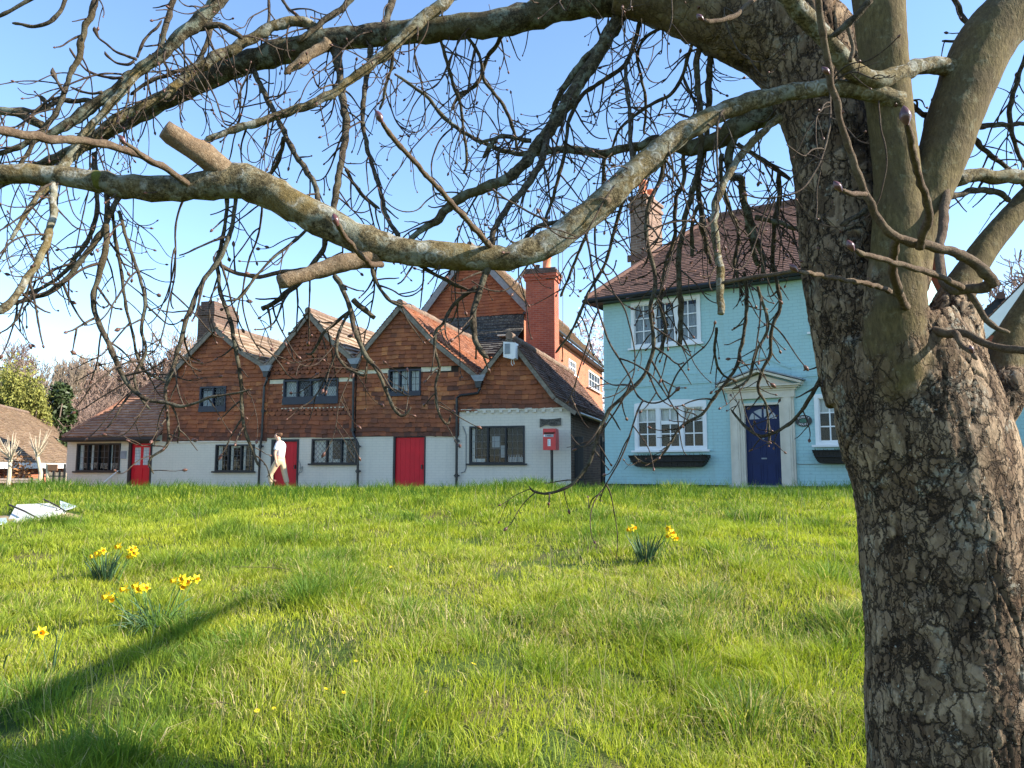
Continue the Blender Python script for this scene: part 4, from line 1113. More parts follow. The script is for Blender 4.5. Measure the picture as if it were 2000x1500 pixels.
for a in (pdl, pdr):
    d_ = Vector((pmx - a, 0, zA - zc0)).normalized(); n_ = Vector((-d_.z, 0, d_.x)); n_ = n_ if n_.z > 0 else -n_
    rk.bar(Vector((a, -.16, zc0 + .01)) + n_ * .02, Vector((pmx, -.16, zA + .01)) + n_ * .02, .30, .05, up=tuple(n_))
rk.build('raking_cornice', M['cream_paint'], dcs)
rk = MB(oB)
for a in (pdl - .03, pdr + .03):
    d_ = Vector((pmx - a, 0, zA - zc0)).normalized(); n_ = Vector((-d_.z, 0, d_.x)); n_ = n_ if n_.z > 0 else -n_
    rk.bar(Vector((a, -.17, zc0 + .02)) + n_ * .065, Vector((pmx, -.17, zA + .02)) + n_ * .065, .34, .03, up=tuple(n_))
rk.build('lead_cover', M['lead'], dcs)
# the door
a, b, c, e = rD[0] + .05, rD[1] - .05, .10, zd - .05
d = MB(oB); d.box(a, b, .06, .10, c, e)
wD = b - a
def pan(x0, x1, z0, z1):
    d.box(x0, x1, .052, .0595, z0, z0 + .02); d.box(x0, x1, .052, .0595, z1 - .02, z1); d.box(x0, x0 + .02, .052, .0595, z0 + .02, z1 - .02); d.box(x1 - .02, x1, .052, .0595, z0 + .02, z1 - .02)
    d.box(x0 + .05, x1 - .05, .050, .0595, z0 + .05, z1 - .05)
for i in (0, 1):
    x0 = a + wD * (.12 + .42 * i); x1 = x0 + wD * .34
    pan(x0, x1, c + .06, c + .52); pan(x0, x1, c + .66, c + 1.02); pan(x0, x1, c + 1.12, c + 1.36)
fan_c = ((a + b) / 2, c + 1.48); Rf = wD * .39
do = d.build('door', M['door_blue'], bh, label='navy blue panelled door with fanlight')
fg = MB(oB)
for k in range(4):
    t0, t1 = math.pi * (k + .09) / 4, math.pi * (k + .91) / 4
    pts = [(fan_c[0] + .07 * math.cos((t0 + t1) / 2), fan_c[1] + .05 * math.sin((t0 + t1) / 2))] + [(fan_c[0] + Rf * math.cos(t), fan_c[1] + Rf * .80 * math.sin(t)) for t in [t0 + (t1 - t0) * i / 6 for i in range(7)]]
    fg.prism(pts, .052, .058)
fg.build('fanlight', M['curtain_grey'], do)
h = MB(oB); h.lathe([(0, -.02), (.02, -.015), (.02, .015), (0, .02)], ((a + b) / 2, .045, c + 1.05), 8); h.box((a + b) / 2 - .06, (a + b) / 2 + .06, .045, .055, c + .59, c + .62); h.build('knocker', M['lead'], do)
st = MB(oB); st.box(rD[0] - .25, rD[1] + .25, -.45, .0, -.3, .10); st.build('doorstep', M['stone'], bh)
cb = MB(oB); x = bu(1547, 800)[0]; zt1 = bu(1545, 752)[1]; zt0 = bu(1555, 907)[1]
cb.tube([(x, -.012, zt1), (x + .01, -.012, zt1 - .6), (x, -.012, zt0 + .1), (x + .04, -.012, zt0 + .02), (x + .12, -.012, zt0), (WB, -.012, zt0 + .03)], .008, 5); cb.build('cable', M['wire'], bh)
# name plaque
px0 = bu(1570, 822)
pq = thing('name_plaque', 'black oval SURREY HOUSE plaque right of the navy door', 'plaque', tuple(BF.world(px0[0], -.01, px0[1])), BF.rot)
q = MB(); A_, B_ = .175, .13; q.prism([(A_ * math.cos(t), B_ * math.sin(t)) for t in [2 * math.pi * i / 32 for i in range(32)]], -.02, .005); pqo = q.build('plate', M['sign_black'], pq)
q = MB(); q.prism([(.085 * math.cos(t), .045 * math.sin(t)) for t in [2 * math.pi * i / 24 for i in range(24)]], -.024, -.0205); q.build('emblem', M['sign_green'], pqo)
def arc_text(s, R, cz, flip, size):
    n = len(s)
    for i, ch in enumerate(s):
        t = (i - (n - 1) / 2)
        x = t * .041; z = cz + (-1 if not flip else 1) * (x * x) * 2.2
        o = add_text(ch, size, M['letter'], pqo, (x, -.023, z), 1.0, roty=(x * 3.6) * (1 if not flip else -1))
arc_text('SURREY', .1, .080, False, .060); arc_text('HOUSE', .1, -.082, True, .060)
# wicker window boxes
def window_box(u0, u1, z0, z1, label, grp='window boxes of the pale blue house'):
    o = thing('window_box', label, 'window box', tuple(BF.world((u0 + u1) / 2, -.05, z0)), BF.rot, grp)
    W = (u1 - u0) / 2; H = z1 - z0
    q = MB(); N_ = 70
    def zbot(x):
        t = abs(x) / W; return H * max(0, (t - .78) / .22) ** 2 * .75
    for i in range(N_):
        x0 = -W + 2 * W * i / N_; x1 = x0 + 2 * W / N_ * .86
        y = -.20 - .012 * random.random(); zb_ = max(zbot(x0), zbot(x1))
        q.add([(x0, y, H), (x1, y, H), (x1, y + .035, zb_), (x0, y + .035, zb_), (x0, 0.03, H), (x1, 0.03, H), (x1, .03, zb_), (x0, .03, zb_)], [(3, 2, 1, 0), (4, 5, 6, 7), (0, 1, 5, 4), (2, 3, 7, 6), (1, 2, 6, 5), (3, 0, 4, 7)], random.random())
    for zz in (H - .01, H * .5):
        q.tube([(-W + (.0 if zz > H * .6 else .05), -.215, zz), (0, -.222, zz - .01), (W - (.0 if zz > H * .6 else .05), -.215, zz)], .014, 6)
    q.build('basket', M['wicker'], o)
    g = MB()
    for i in range(90):
        x = random.uniform(-W * .95, W * .95); y = random.uniform(-.18, 0); hgt = random.uniform(.01, .06)
        a = random.random() * 6.3; w_ = .012
        g.add([(x - w_ * math.cos(a), y - w_ * math.sin(a), H - .02), (x + w_ * math.cos(a), y + w_ * math.sin(a), H - .02), (x + random.gauss(0, .02), y + random.gauss(0, .02), H + hgt)], [(0, 1, 2)], random.random())
    g.build('plants', M['leafgreen'], o)
    return o
a = br_(1236, 889, 1389, 912); window_box(a[0], a[1], a[2], a[3], 'long black wicker window box under the wide ground floor window')
a = br_(1592, 879, 1640, 905); window_box(a[0], a[0] + 1.35, a[2], a[3], 'black wicker window box right of the navy door, half behind the trunk')

# ------------------------------------------------------------------ right of the trunk: second pale blue house and brick outhouse
RF = Facade(1950, 15.6, 2120, 14.4, 1.12)
rh = thing('pale_blue_house', 'pale blue house with white bargeboards showing right of the big tree trunk', 'house', tuple(RF.world(0, 0, 0)), RF.rot)
ru = lambda px, py, s=0.0: RF.uz(px, py, s)
zEr = ru(1955, 615)[1]; zAp = zEr + 2.0; Wr = 4.6; u0r = ru(1957, 700)[0]
w = MB(); tri_wall(w, [(u0r, -.6), (u0r + Wr, -.6), (u0r + Wr, zEr), (u0r + Wr / 2, zAp), (u0r, zEr)], 0); w.add([(u0r, 0, -.6), (u0r, 6, -.6), (u0r, 6, zEr), (u0r, 0, zEr)], [(0, 1, 2, 3)]); w.add([(u0r + Wr, 0, -.6), (u0r + Wr, 6, -.6), (u0r + Wr, 6, zEr), (u0r + Wr, 0, zEr)], [(0, 1, 2, 3)]); w.build('wall', M['blue_wall'], rh)
pn = MB(); pn.box(u0r - .01, u0r + Wr, -.03, -.002, -.6, .10); pn.build('black_plinth', M['black_wood'], rh)
gable_roof(rh, (0, 0, 0), [(u0r + Wr / 2, zAp + .06), (u0r - .35, zEr - .28)], [(u0r + Wr / 2, zAp + .06), (u0r + Wr + .35, zEr - .28)], -.25, 6.2, M['roof_brown'], .115, .17, M['ridge_brown'], seed=91, board=M['white_paint'], board_w=.26)
qb = at(1935, 700, 20.5)
ob = thing('brick_outhouse', 'small red brick outhouse with dark tiled gable glimpsed right of the trunk', 'outhouse', (qb.x, qb.y, 1.0), math.radians(-28))
w = MB(); zt_ = at(1935, 640, 20.5).z - 1.0
tri_wall(w, [(-1.6, -.5), (1.6, -.5), (1.6, zt_ - .6), (0.3, zt_ + .75), (-1.6, zt_ - 1.0)], 0); w.add([(1.6, 0, -.5), (1.6, 3, -.5), (1.6, 3, zt_ - .6), (1.6, 0, zt_ - .6)], [(0, 1, 2, 3)]); w.build('wall', M['red_brick'], ob)
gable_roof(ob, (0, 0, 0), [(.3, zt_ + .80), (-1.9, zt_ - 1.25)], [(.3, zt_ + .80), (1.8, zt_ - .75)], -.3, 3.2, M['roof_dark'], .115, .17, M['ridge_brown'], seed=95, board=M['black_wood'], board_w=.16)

# ------------------------------------------------------------------ brick outbuilding at far left
LF = Facade(-90, 21, 128, 33, -.45)
lo_ = thing('brick_barn', 'brick outbuilding with long mossy tiled roof and white gutter board at far left', 'outbuilding', tuple(LF.world(0, 0, 0)), LF.rot)
lu = lambda px, py, s=0.0: LF.uz(px, py, s)
zEl = lu(60, 903)[1]; uR = lu(129, 905)[0]
w = MB(); w.add([(-1, 0, -.6), (uR - .1, 0, -.6), (uR - .1, 0, zEl), (-1, 0, zEl)], [(0, 1, 2, 3)]); w.add([(uR - .1, 0, -.6), (uR - .1, 5, -.6), (uR - .1, 5, zEl), (uR - .1, 2.6, zEl + 2.2), (uR - .1, 0, zEl)], [(0, 1, 2, 3, 4)]); w.build('wall', M['orange_brick'], lo_)
sRl = 3.0; zRl = lu(90, 815, sRl)[1]; pl_ = math.atan2(zRl - zEl, sRl + .3); Ll = (sRl + .3) / math.cos(pl_); uRt = lu(97, 818, sRl)[0]
rf = MB(); tile_field(rf, (0, -.3, zEl), (1, 0, 0), (0, math.cos(pl_), math.sin(pl_)), (0, -math.sin(pl_), math.cos(pl_)), [(-1, 0), (uR + .1, 0), (uRt, Ll), (-1, Ll)], .12, .18, seed=101, th=.03)
rf.add([(-1, -.3, zEl - .02), (uR + .1, -.3, zEl - .02), (uRt, sRl, zRl - .02), (-1, sRl, zRl - .02)], [(0, 1, 2, 3)], .2); rf.add([(-1, 6.3, zEl), (uR + .1, 6.3, zEl), (uRt, sRl, zRl - .02), (-1, sRl, zRl - .02)], [(0, 1, 2, 3)], .2)
rf.add([(uR + .1, -.3, zEl - .02), (uR + .1, 6.3, zEl - .02), (uRt, sRl, zRl - .02)], [(0, 1, 2)], .5)
rfo = rf.build('roof', M['roof_mossy'], lo_)
rgm = MB(); y = -1
while y < uRt: rgm.tube([(y, sRl, zRl), (min(uRt, y + .42), sRl, zRl)], .10, 8, random.random()); y += .43
rgm.build('ridge_tiles', M['ridge'], rfo)
f = MB(); f.box(-1, uR + .05, -.34, -.30, zEl - .22, zEl - .02); f.build('fascia', M['white_paint'], lo_)
# ------------------------------------------------------------------ the horse chestnut in the foreground
def mat_bark():
    m = NT('chestnut bark')
    v = m.coord('Object')
    crack = m.attr('crack'); plate = m.attr('plate'); sm = m.attr('smoothbark')
    n1 = m.noise(v, 26, 6, .7); n2 = m.noise(v, 7, 5, .6); n3 = m.noise(m.coord('Object', (1, 1, .35)), 120, 4, .65)
    fac = m.math('ADD', m.math('MULTIPLY', plate, .55), m.math('MULTIPLY', n1, .45))
    c = m.ramp(fac, [(.24, (.050, .032, .020)), (.47, (.150, .102, .062)), (.70, (.33, .24, .155))])
    c = m.mix(m.ramp(n2, [(.40, (0, 0, 0)), (.66, (.6, .6, .6))]), c, (.120, .070, .040))
    n4 = m.noise(v, 9.5, 3, .4)
    n5 = m.noise(v, 60, 3, .5)
    lich = m.math('MULTIPLY', m.ramp(n4, [(.60, (0, 0, 0)), (.66, (1, 1, 1))]), m.ramp(n5, [(.42, (0, 0, 0)), (.58, (1, 1, 1))]))
    c = m.mix(m.math('MULTIPLY', lich, .55), c, (.33, .33, .27))
    c = m.mix(m.math('MULTIPLY', crack, .75), c, (.035, .026, .020))
    # smoother olive bark of the younger stems
    ns = m.noise(m.coord('Object', (1, 1, .25)), 70, 5, .65)
    s = m.ramp(ns, [(.3, (.070, .052, .022)), (.6, (.135, .103, .046)), (.8, (.20, .155, .08))])
    s = m.mix(m.ramp(n2, [(.42, (0, 0, 0)), (.62, (.75, .75, .75))]), s, (.085, .062, .034))
    s = m.mix(m.math('MULTIPLY', m.ramp(n1, [(.56, (0, 0, 0)), (.66, (1, 1, 1))]), .5), s, (.20, .185, .115))
    s = m.mix(m.math('MULTIPLY', m.ramp(n3, [(.50, (0, 0, 0)), (.62, (1, 1, 1))]), .45), s, (.045, .034, .018))
    c = m.mix(sm, c, s)
    wv = m.n("ShaderNodeVectorMath", operation='MULTIPLY_ADD', ins={0: m.noise(v, 13, 5, .65, out=1), 1: (.085, .085, .06)}); m.t.links.new(m.coord('Object', (1, 1, .46)), wv.inputs[2])
    def flakes(sc, w):
        vd = m.n("ShaderNodeTexVoronoi", feature='DISTANCE_TO_EDGE', ins={'Vector': wv.outputs[0], 'Scale': sc})
        vc = m.n("ShaderNodeTexVoronoi", feature='F1', ins={'Vector': wv.outputs[0], 'Scale': sc})
        cellr = m.n("ShaderNodeSeparateColor"); m.t.links.new(vc.outputs['Color'], cellr.inputs[0])
        return m.ramp(vd.outputs['Distance'], [(.0, (1, 1, 1)), (w, (0, 0, 0))]), cellr.outputs[0], cellr.outputs[1]
    e1, r1, q1 = flakes(17.0, .055); e2, r2, q2 = flakes(38.0, .075)
    rough_ = m.math('SUBTRACT', 1.0, sm)
    e2 = m.math('MULTIPLY', e2, m.ramp(n2, [(.44, (.1, .1, .1)), (.56, (1, 1, 1))]))
    thin = m.math('MULTIPLY', m.math('MAXIMUM', e1, m.math('MULTIPLY', e2, .8)), rough_)
    c = m.mix(m.math('MULTIPLY', rough_, m.math('MULTIPLY', m.ramp(r1, [(.55, (0, 0, 0)), (1, (1, 1, 1))]), .40)), c, (.30, .215, .145))
    c = m.mix(m.math('MULTIPLY', rough_, m.math('MULTIPLY', m.ramp(r2, [(.5, (0, 0, 0)), (1, (1, 1, 1))]), .45)), c, (.085, .055, .035))
    c = m.mix(m.math('MULTIPLY', thin, .85), c, (.022, .016, .012))
    spk = m.noise(v, 85, 2, .5)
    c = m.mix(m.math('MULTIPLY', rough_, m.math('MULTIPLY', m.ramp(spk, [(.69, (0, 0, 0)), (.72, (1, 1, 1))]), .55)), c, (.42, .42, .36))
    h = m.math('ADD', m.math('MULTIPLY', n1, .55), m.math('MULTIPLY', n3, .4))
    h = m.math('ADD', h, m.math('MULTIPLY', rough_, m.math('ADD', m.math('MULTIPLY', r1, .9), m.math('MULTIPLY', r2, .5))))
    h = m.math('SUBTRACT', h, m.math('MULTIPLY', thin, 1.4))
    m.bsdf(c, .9, m.bump(h, 1.0, .009), .15)
    return m.m
M['bark'] = mat_bark()

def mat_limb(name, stops, lichen, yellow, amt=.5, ring=False):
    m = NT(name)
    v = m.coord('Object')
    n1 = m.noise(v, 52, 7, .78); n2 = m.noise(v, 15, 6, .72); n3 = m.noise(v, 150, 4, .7); n5 = m.noise(v, 4.2, 4, .6)
    c = m.ramp(m.math('ADD', m.math('MULTIPLY', n1, .65), m.math('MULTIPLY', n3, .35)), [(p * .45 + .27, q) for p, q in stops])
    c = m.mix(m.ramp(n2, [(.50, (0, 0, 0)), (.60, (amt, amt, amt))]), c, lichen)
    c = m.mix(m.ramp(n5, [(.50, (0, 0, 0)), (.66, (.65, .65, .65))]), c, yellow)
    if ring:
        vo = m.n("ShaderNodeTexVoronoi", ins={'Vector': v, 'Scale': 19.0})
        rr = m.ramp(vo.outputs['Distance'], [(.18, (.5, .5, .5)), (.24, (.1, .1, .1)), (.34, (.9, .9, .9)), (.42, (0, 0, 0))])
        c = m.mix(m.math('MULTIPLY', rr, m.ramp(n2, [(.42, (0, 0, 0)), (.55, (.75, .75, .75))])), c, (.40, .40, .36))
        c = m.mix(m.ramp(m.noise(v, 23, 4, .6), [(.62, (0, 0, 0)), (.68, (.6, .6, .6))]), c, (.075, .072, .055))
    h = m.math('ADD', m.math('MULTIPLY', n1, .6), m.math('MULTIPLY', n3, .5))
    h = m.math('ADD', h, m.math('MULTIPLY', n2, .6))
    m.bsdf(c, .88, m.bump(h, 1.0, .010), .15)
    return m.m
M['limb_dark'] = mat_limb('lichened limb', [(.25, (.011, .009, .006)), (.52, (.056, .045, .027)), (.82, (.18, .15, .095))], (.20, .22, .17), (.09, .074, .03), .8)
M['limb_olive'] = mat_limb('olive limb', [(.25, (.016, .013, .008)), (.52, (.105, .082, .042)), (.82, (.31, .255, .15))], (.24, .245, .19), (.17, .12, .04), .75, True)
M['branch'] = mat_limb('branch bark', [(.25, (.013, .010, .007)), (.52, (.060, .046, .031)), (.82, (.17, .138, .095))], (.135, .14, .105), (.085, .064, .032), .5)
M['twig'] = mat_limb('twig bark', [(.2, (.028, .020, .015)), (.55, (.062, .045, .034)), (.85, (.14, .108, .08))], (.13, .11, .08), (.07, .043, .028), .4)
M['shoot'] = mat_limb('red brown shoot', [(.2, (.052, .035, .024)), (.55, (.115, .080, .053)), (.85, (.21, .155, .105))], (.16, .13, .085), (.095, .060, .042), .5)
M['dead_wood'] = mat_limb('bare dead wood', [(.2, (.085, .055, .032)), (.55, (.20, .14, .085)), (.85, (.36, .275, .185))], (.15, .12, .085), (.22, .135, .075), .5)
M['bud'] = mat_plain('chestnut bud', (.105, .048, .034), .4, .5, 60, .1, .3)
M['big_bud'] = mat_plain('sticky dark bud', (.095, .035, .032), .28, .4, 60, .15, .6)
M['moss'] = mat_plain('yellow green moss', (.10, .10, .022), .95, .3, 60, .6, .1)

def cat_rom(P, n_per=6):
    P = np.asarray(P, float); out = []
    Q = np.vstack([2 * P[0] - P[1], P, 2 * P[-1] - P[-2]])
    for i in range(1, len(Q) - 2):
        p0, p1, p2, p3 = Q[i - 1], Q[i], Q[i + 1], Q[i + 2]
        for t in np.linspace(0, 1, n_per, endpoint=False):
            out.append(.5 * ((2 * p1) + (-p0 + p2) * t + (2 * p0 - 5 * p1 + 4 * p2 - p3) * t * t + (-p0 + 3 * p1 - 3 * p2 + p3) * t ** 3))
    out.append(P[-1]); return np.array(out)

TRACED = []          # (pixel polyline, Y per point) for snapping children to their parents
def traced(pts, Y0, Y1, n_per=6):
    """pixel polyline (x, y, half-width) -> 3D centre line and radii; Y0 None = spring from the nearest limb traced so far"""
    pts = np.array(pts, float)
    if Y0 is None:
        best = (1e9, 3.0)
        for q, Yq in TRACED:
            d = np.hypot(q[:, 0] - pts[0, 0], q[:, 1] - pts[0, 1]); i = d.argmin()
            if d[i] < best[0]: best = (d[i], Yq[i])
        Y0 = best[1]; Y1 = Y0 + (Y1 or 0)
    s = np.concatenate([[0], np.cumsum(np.hypot(np.diff(pts[:, 0]), np.diff(pts[:, 1])))]); s /= s[-1]
    Yk = Y0 + (Y1 - Y0) * s
    sm = cat_rom(np.column_stack([pts, Yk]), n_per)
    C = []; R = []
    for x, y, r, Y in sm:
        d = ray(x, y); p = EYE + d * (Y / d.y); C.append(tuple(p)); R.append(max(.5, r) / F_PX * Y / math.sqrt(1 + ((x - 1000) / F_PX) ** 2) ** .0)
    TRACED.append((sm[:, :2], sm[:, 3]))
    return np.array(C), np.array(R)

def wnoise(P, sc, seed=0.0):
    return np.array([mnoise.noise(Vector((p[0] * sc + seed, p[1] * sc, p[2] * sc))) for p in P])

YT = 2.75
DY = YT - 2.95
SK = {}
SK['trunk'] = traced([(1893, 1700, 200), (1886, 1600, 178), (1878, 1500, 163), (1866, 1300, 156), (1850, 1100, 155), (1833, 960, 153), (1795, 820, 150), (1765, 720, 138), (1735, 640, 118)], YT, YT)
SK['stemA'] = traced([(1740, 760, 125), (1700, 650, 112), (1668, 540, 98), (1648, 420, 90), (1632, 300, 88), (1612, 200, 96), (1580, 110, 105), (1520, 62, 100), (1440, 40, 82), (1360, 18, 66), (1280, -6, 54), (1200, -16, 42)], YT + .06, YT + .25)
SK['stemR'] = traced([(1810, 900, 130), (1850, 780, 80), (1860, 690, 62), (1872, 600, 40)], YT, YT + .05)
SK['stemB'] = traced([(1765, 790, 37), (1756, 720, 57), (1748, 630, 61), (1752, 540, 55), (1755, 450, 50), (1752, 340, 44), (1738, 220, 44), (1724, 100, 48), (1716, 0, 51), (1708, -120, 51)], YT - .17, YT - .16)
SK['stemC'] = traced([(1768, 560, 45), (1782, 470, 45), (1812, 380, 45), (1842, 300, 48), (1868, 220, 52), (1898, 140, 57), (1935, 70, 58), (1995, 10, 57), (2080, -55, 53), (2200, -130, 50)], YT - .17, YT - .05)
SK['stemD'] = traced([(1840, 640, 40), (1866, 580, 34), (1895, 530, 28), (1930, 478, 25), (1968, 432, 24), (2020, 372, 22), (2090, 300, 20)], YT + .05, YT + .2)
SK['stemE'] = traced([(1900, 860, 60), (1935, 780, 42), (1958, 720, 38), (1978, 665, 34), (2010, 605, 30), (2060, 530, 28)], YT, YT + .1)
SK['knot'] = traced([(1930, 800, 50), (1975, 755, 36), (2005, 742, 26)], YT - .02, YT - .05)

XT = 1.65 * YT / 2.95
tree = thing('horse_chestnut_tree', 'big bare horse chestnut in the foreground with flaking bark and drooping twigs', 'tree', (XT, YT, gz(XT, YT)))
tree_off = np.array([XT, YT, gz(XT, YT)])

def worley(P, seed=0):
    """F1, F2 and the id of the nearest cell, vectorised"""
    I = np.floor(P).astype(np.int64)
    F1 = np.full(len(P), 9.0); F2 = np.full(len(P), 9.0); ID = np.zeros(len(P))
    for dx in (-1, 0, 1):
        for dy in (-1, 0, 1):
            for dz in (-1, 0, 1):
                J = I + np.array([dx, dy, dz])
                h = (J[:, 0] * 73856093) ^ (J[:, 1] * 19349663) ^ (J[:, 2] * 83492791) ^ (seed * 2654435761)
                def rnd(k):
                    x = (h * (k * 2 + 1) * 2246822519 + k * 3266489917) & 0xFFFFFFFF
                    x ^= x >> 15; x = (x * 2654435761) & 0xFFFFFFFF; x ^= x >> 13
                    return (x & 0xFFFFFF) / float(0x1000000)
                Q = J + np.column_stack([rnd(1), rnd(2), rnd(3)])
                d = np.sqrt(((P - Q) ** 2).sum(1)); idv = rnd(4)
                closer = d < F1
                F2 = np.where(closer, F1, np.minimum(F2, d)); ID = np.where(closer, idv, ID); F1 = np.where(closer, d, F1)
    return F1, F2, ID

def build_trunk():
    mb = MB()
    for k, (Cn, R) in SK.items():
        n = 28 if k in ('trunk', 'stemA') else 20
        v, f = tube_np(Cn, R, n); mb.add([tuple(x) for x in v], f)
    me = bpy.data.meshes.new('tmp'); me.from_pydata(mb.v, [], mb.f)
    o = bpy.data.objects.new('tmp', me); COL.objects.link(o)
    md = o.modifiers.new('r', 'REMESH'); md.mode = 'VOXEL'; md.voxel_size = .0062
    sm = o.modifiers.new('s', 'SMOOTH'); sm.iterations = 7; sm.factor = .5
    dg = bpy.context.evaluated_depsgraph_get(); m2 = bpy.data.meshes.new_from_object(o.evaluated_get(dg))
    bpy.data.objects.remove(o); bpy.data.meshes.remove(me)
    n = len(m2.vertices); V = np.zeros(n * 3, np.float32); m2.vertices.foreach_get("co", V); V = V.reshape(-1, 3).astype(float)
    Nn = np.zeros(n * 3, np.float32); m2.vertex_normals.foreach_get("vector", Nn); Nn = Nn.reshape(-1, 3).astype(float)
    # how much each vertex belongs to the smooth-barked stems
    def dist(keys):
        best = np.full(n, 9.0)
        for k in keys:
            Cn, R = SK[k]
            for c, r in zip(Cn[::2], R[::2]): best = np.minimum(best, np.linalg.norm(V - c, axis=1) / r)
        return best
    dr = dist(('trunk', 'stemA', 'stemR', 'knot')); ds = dist(('stemB', 'stemC', 'stemD', 'stemE'))
    smooth = np.clip((dr - ds) * 2.4 + .25 + .9 * wnoise(V, 11, 3.0) + .4 * wnoise(V, 34, 8.0), 0, 1)
    smooth = np.maximum(smooth, np.clip((1.15 - V[:, 0]) / .45, 0, 1) * .75 * (V[:, 2] > 2.6))
    # limb A keeps plates only on its thick part
    warp = np.column_stack([wnoise(V, 6, s) for s in (0, 17.3, 41.9)])
    P1 = (V + warp * .034) / np.array([.052, .052, .125])
    F1, F2, ID = worley(P1, 3)
    P2 = (V + warp * .020) / np.array([.026, .026, .055])
    G1, G2, ID2 = worley(P2, 8)
    rs = np.clip((F2 - F1) / .10, 0, 1); crack1 = 1 - rs * rs * (3 - 2 * rs)
    rs2 = np.clip((G2 - G1) / .10, 0, 1); crack2 = (1 - rs2 * rs2 * (3 - 2 * rs2)) * (ID > .35)
    # long vertical fissures
    P3 = (V + warp * .03) / np.array([.075, .075, .55]); H1, H2, _ = worley(P3, 21)
    fis = (1 - np.clip((H2 - H1) / .07, 0, 1)) * np.clip(wnoise(V, 4, 31) * 3 + .7, 0, 1)
    big = wnoise(V, 3.2, 5.0); med = wnoise(V, 14, 9.0); fine = wnoise(V, 45, 2.0)
    rough = 1 - smooth
    keep = .35 + .65 * np.clip(wnoise(V, 5, 77) * 2 + .6, 0, 1)
    disp = rough * (-.0035 * crack1 * keep - .001 * crack2 * keep - .010 * fis + (ID - .5) * .004 + (ID2 - .5) * .002) + big * .010 * (.5 + .5 * rough) + med * .003 + fine * .0020 * (.3 + .7 * rough)
    V = V + Nn * disp[:, None]
    crack = np.clip(rough * np.maximum(np.maximum(crack1 * keep, crack2 * .6 * keep), fis), 0, 1) ** 1.5
    plate = np.clip(ID * .7 + ID2 * .3, 0, 1)
    m2.vertices.foreach_set("co", (V - tree_off).astype(np.float32).ravel())
    for k, a in (('crack', crack), ('plate', plate), ('smoothbark', smooth)):
        at_ = m2.attributes.new(k, 'FLOAT', 'POINT'); at_.data.foreach_set("value", a.astype(np.float32))
    m2.polygons.foreach_set("use_smooth", np.ones(len(m2.polygons), dtype=bool))
    m2.materials.clear(); m2.materials.append(M['bark']); m2.name = 'trunk'
    ob_ = bpy.data.objects.new('trunk', m2); COL.objects.link(ob_); ob_.parent = tree
build_trunk()

TWIG_SEEDS = []      # (points, radii, twig spacing, length scale)
def limb(name, pts, Y0=None, Y1=0.0, mat='branch', k=10, knob=.10, twigs=None, tl=1.0, n_per=6, label=None, tip='taper'):
    Cn, R = traced(pts, Y0, Y1, n_per)
    # resample so that bends and knobs show
    s = np.concatenate([[0], np.cumsum(np.linalg.norm(np.diff(Cn, axis=0), axis=1))]); L = s[-1]
    step = max(.010, R.mean() * .7); m = max(8, int(L / step)); t = np.linspace(0, L, m)
    Cn = np.column_stack([np.interp(t, s, Cn[:, i]) for i in range(3)]); R = np.interp(t, s, R)
    nn = wnoise(Cn, 18, len(TRACED) * 3.1); n2 = wnoise(Cn, 60, len(TRACED) * 1.7); n3 = np.column_stack([wnoise(Cn, 22, 7 + len(TRACED) + q) for q in range(3)])
    Cn = Cn + n3 * np.minimum(R, .012)[:, None] * .55
    Rn = R * (1 + knob * 1.2 * nn + knob * n2)
    # leaf-scar nodes on thin wood
    if R.mean() < .012:
        ph = random.random() * 6; Rn = Rn * (1 + .22 * np.clip(np.sin(t / .030 * 2 + ph) - .55, 0, 1) * 1.6)
    if tip == 'taper': Rn[-1] *= .5
    v, f = tube_np(Cn, Rn, k)
    v = v + .0
    if R.mean() > .018:    # lumps round the circumference
        nr = v - np.repeat(Cn, k, axis=0); q = wnoise(v, 26, 3); v = v + nr * (q * .16)[:, None]
    mb = MB(tuple(tree_off)); mb.add([tuple(x) for x in v], f)
    o = mb.build(name, M[mat], tree, smooth=True, label=label)
    if twigs: TWIG_SEEDS.append((Cn, Rn, twigs, tl))
    return o

# --- main limbs
limb('limb', [(1480, 50, 92), (1400, 26, 74), (1300, 2, 56), (1215, -8, 42), (1120, 2, 36), (1050, 26, 30), (980, 44, 27), (900, 52, 25), (800, 62, 24), (700, 72, 22), (640, 78, 22), (580, 96, 24), (510, 112, 24), (440, 138, 22), (380, 168, 19), (320, 196, 19), (270, 222, 18), (220, 250, 15), (150, 292, 12), (60, 330, 9), (-40, 380, 8)], YT + .22, YT + .75, 'limb_dark', 20, .09, .075, 1.25, label='thick lichen covered upper limb')
limb('limb', [(1760, 200, 20), (1700, 180, 18), (1640, 172, 17), (1580, 175, 17), (1500, 190, 18), (1440, 206, 19), (1380, 232, 20), (1320, 268, 22), (1250, 328, 25), (1180, 392, 27), (1120, 442, 28), (1060, 482, 27), (985, 504, 25), (920, 503, 26), (850, 497, 27), (780, 490, 27), (720, 474, 30), (660, 446, 31), (600, 414, 33), (540, 382, 34), (480, 356, 36), (430, 356, 34), (390, 364, 27), (330, 370, 25), (260, 366, 24), (200, 356, 23), (140, 346, 21), (80, 342, 20), (0, 340, 21), (-60, 342, 21)], YT - .22, YT - .52, 'limb_olive', 24, .05, .13, 1.0, label='long low limb sweeping across the picture')
limb('limb', [(1890, 185, 30), (1872, 150, 24), (1845, 130, 19), (1800, 130, 17), (1750, 148, 19), (1705, 158, 20), (1670, 142, 19), (1640, 110, 18), (1600, 62, 19), (1560, 20, 20), (1520, -30, 20)], YT - .09, YT - .45, 'limb_olive', 16, .06, None)
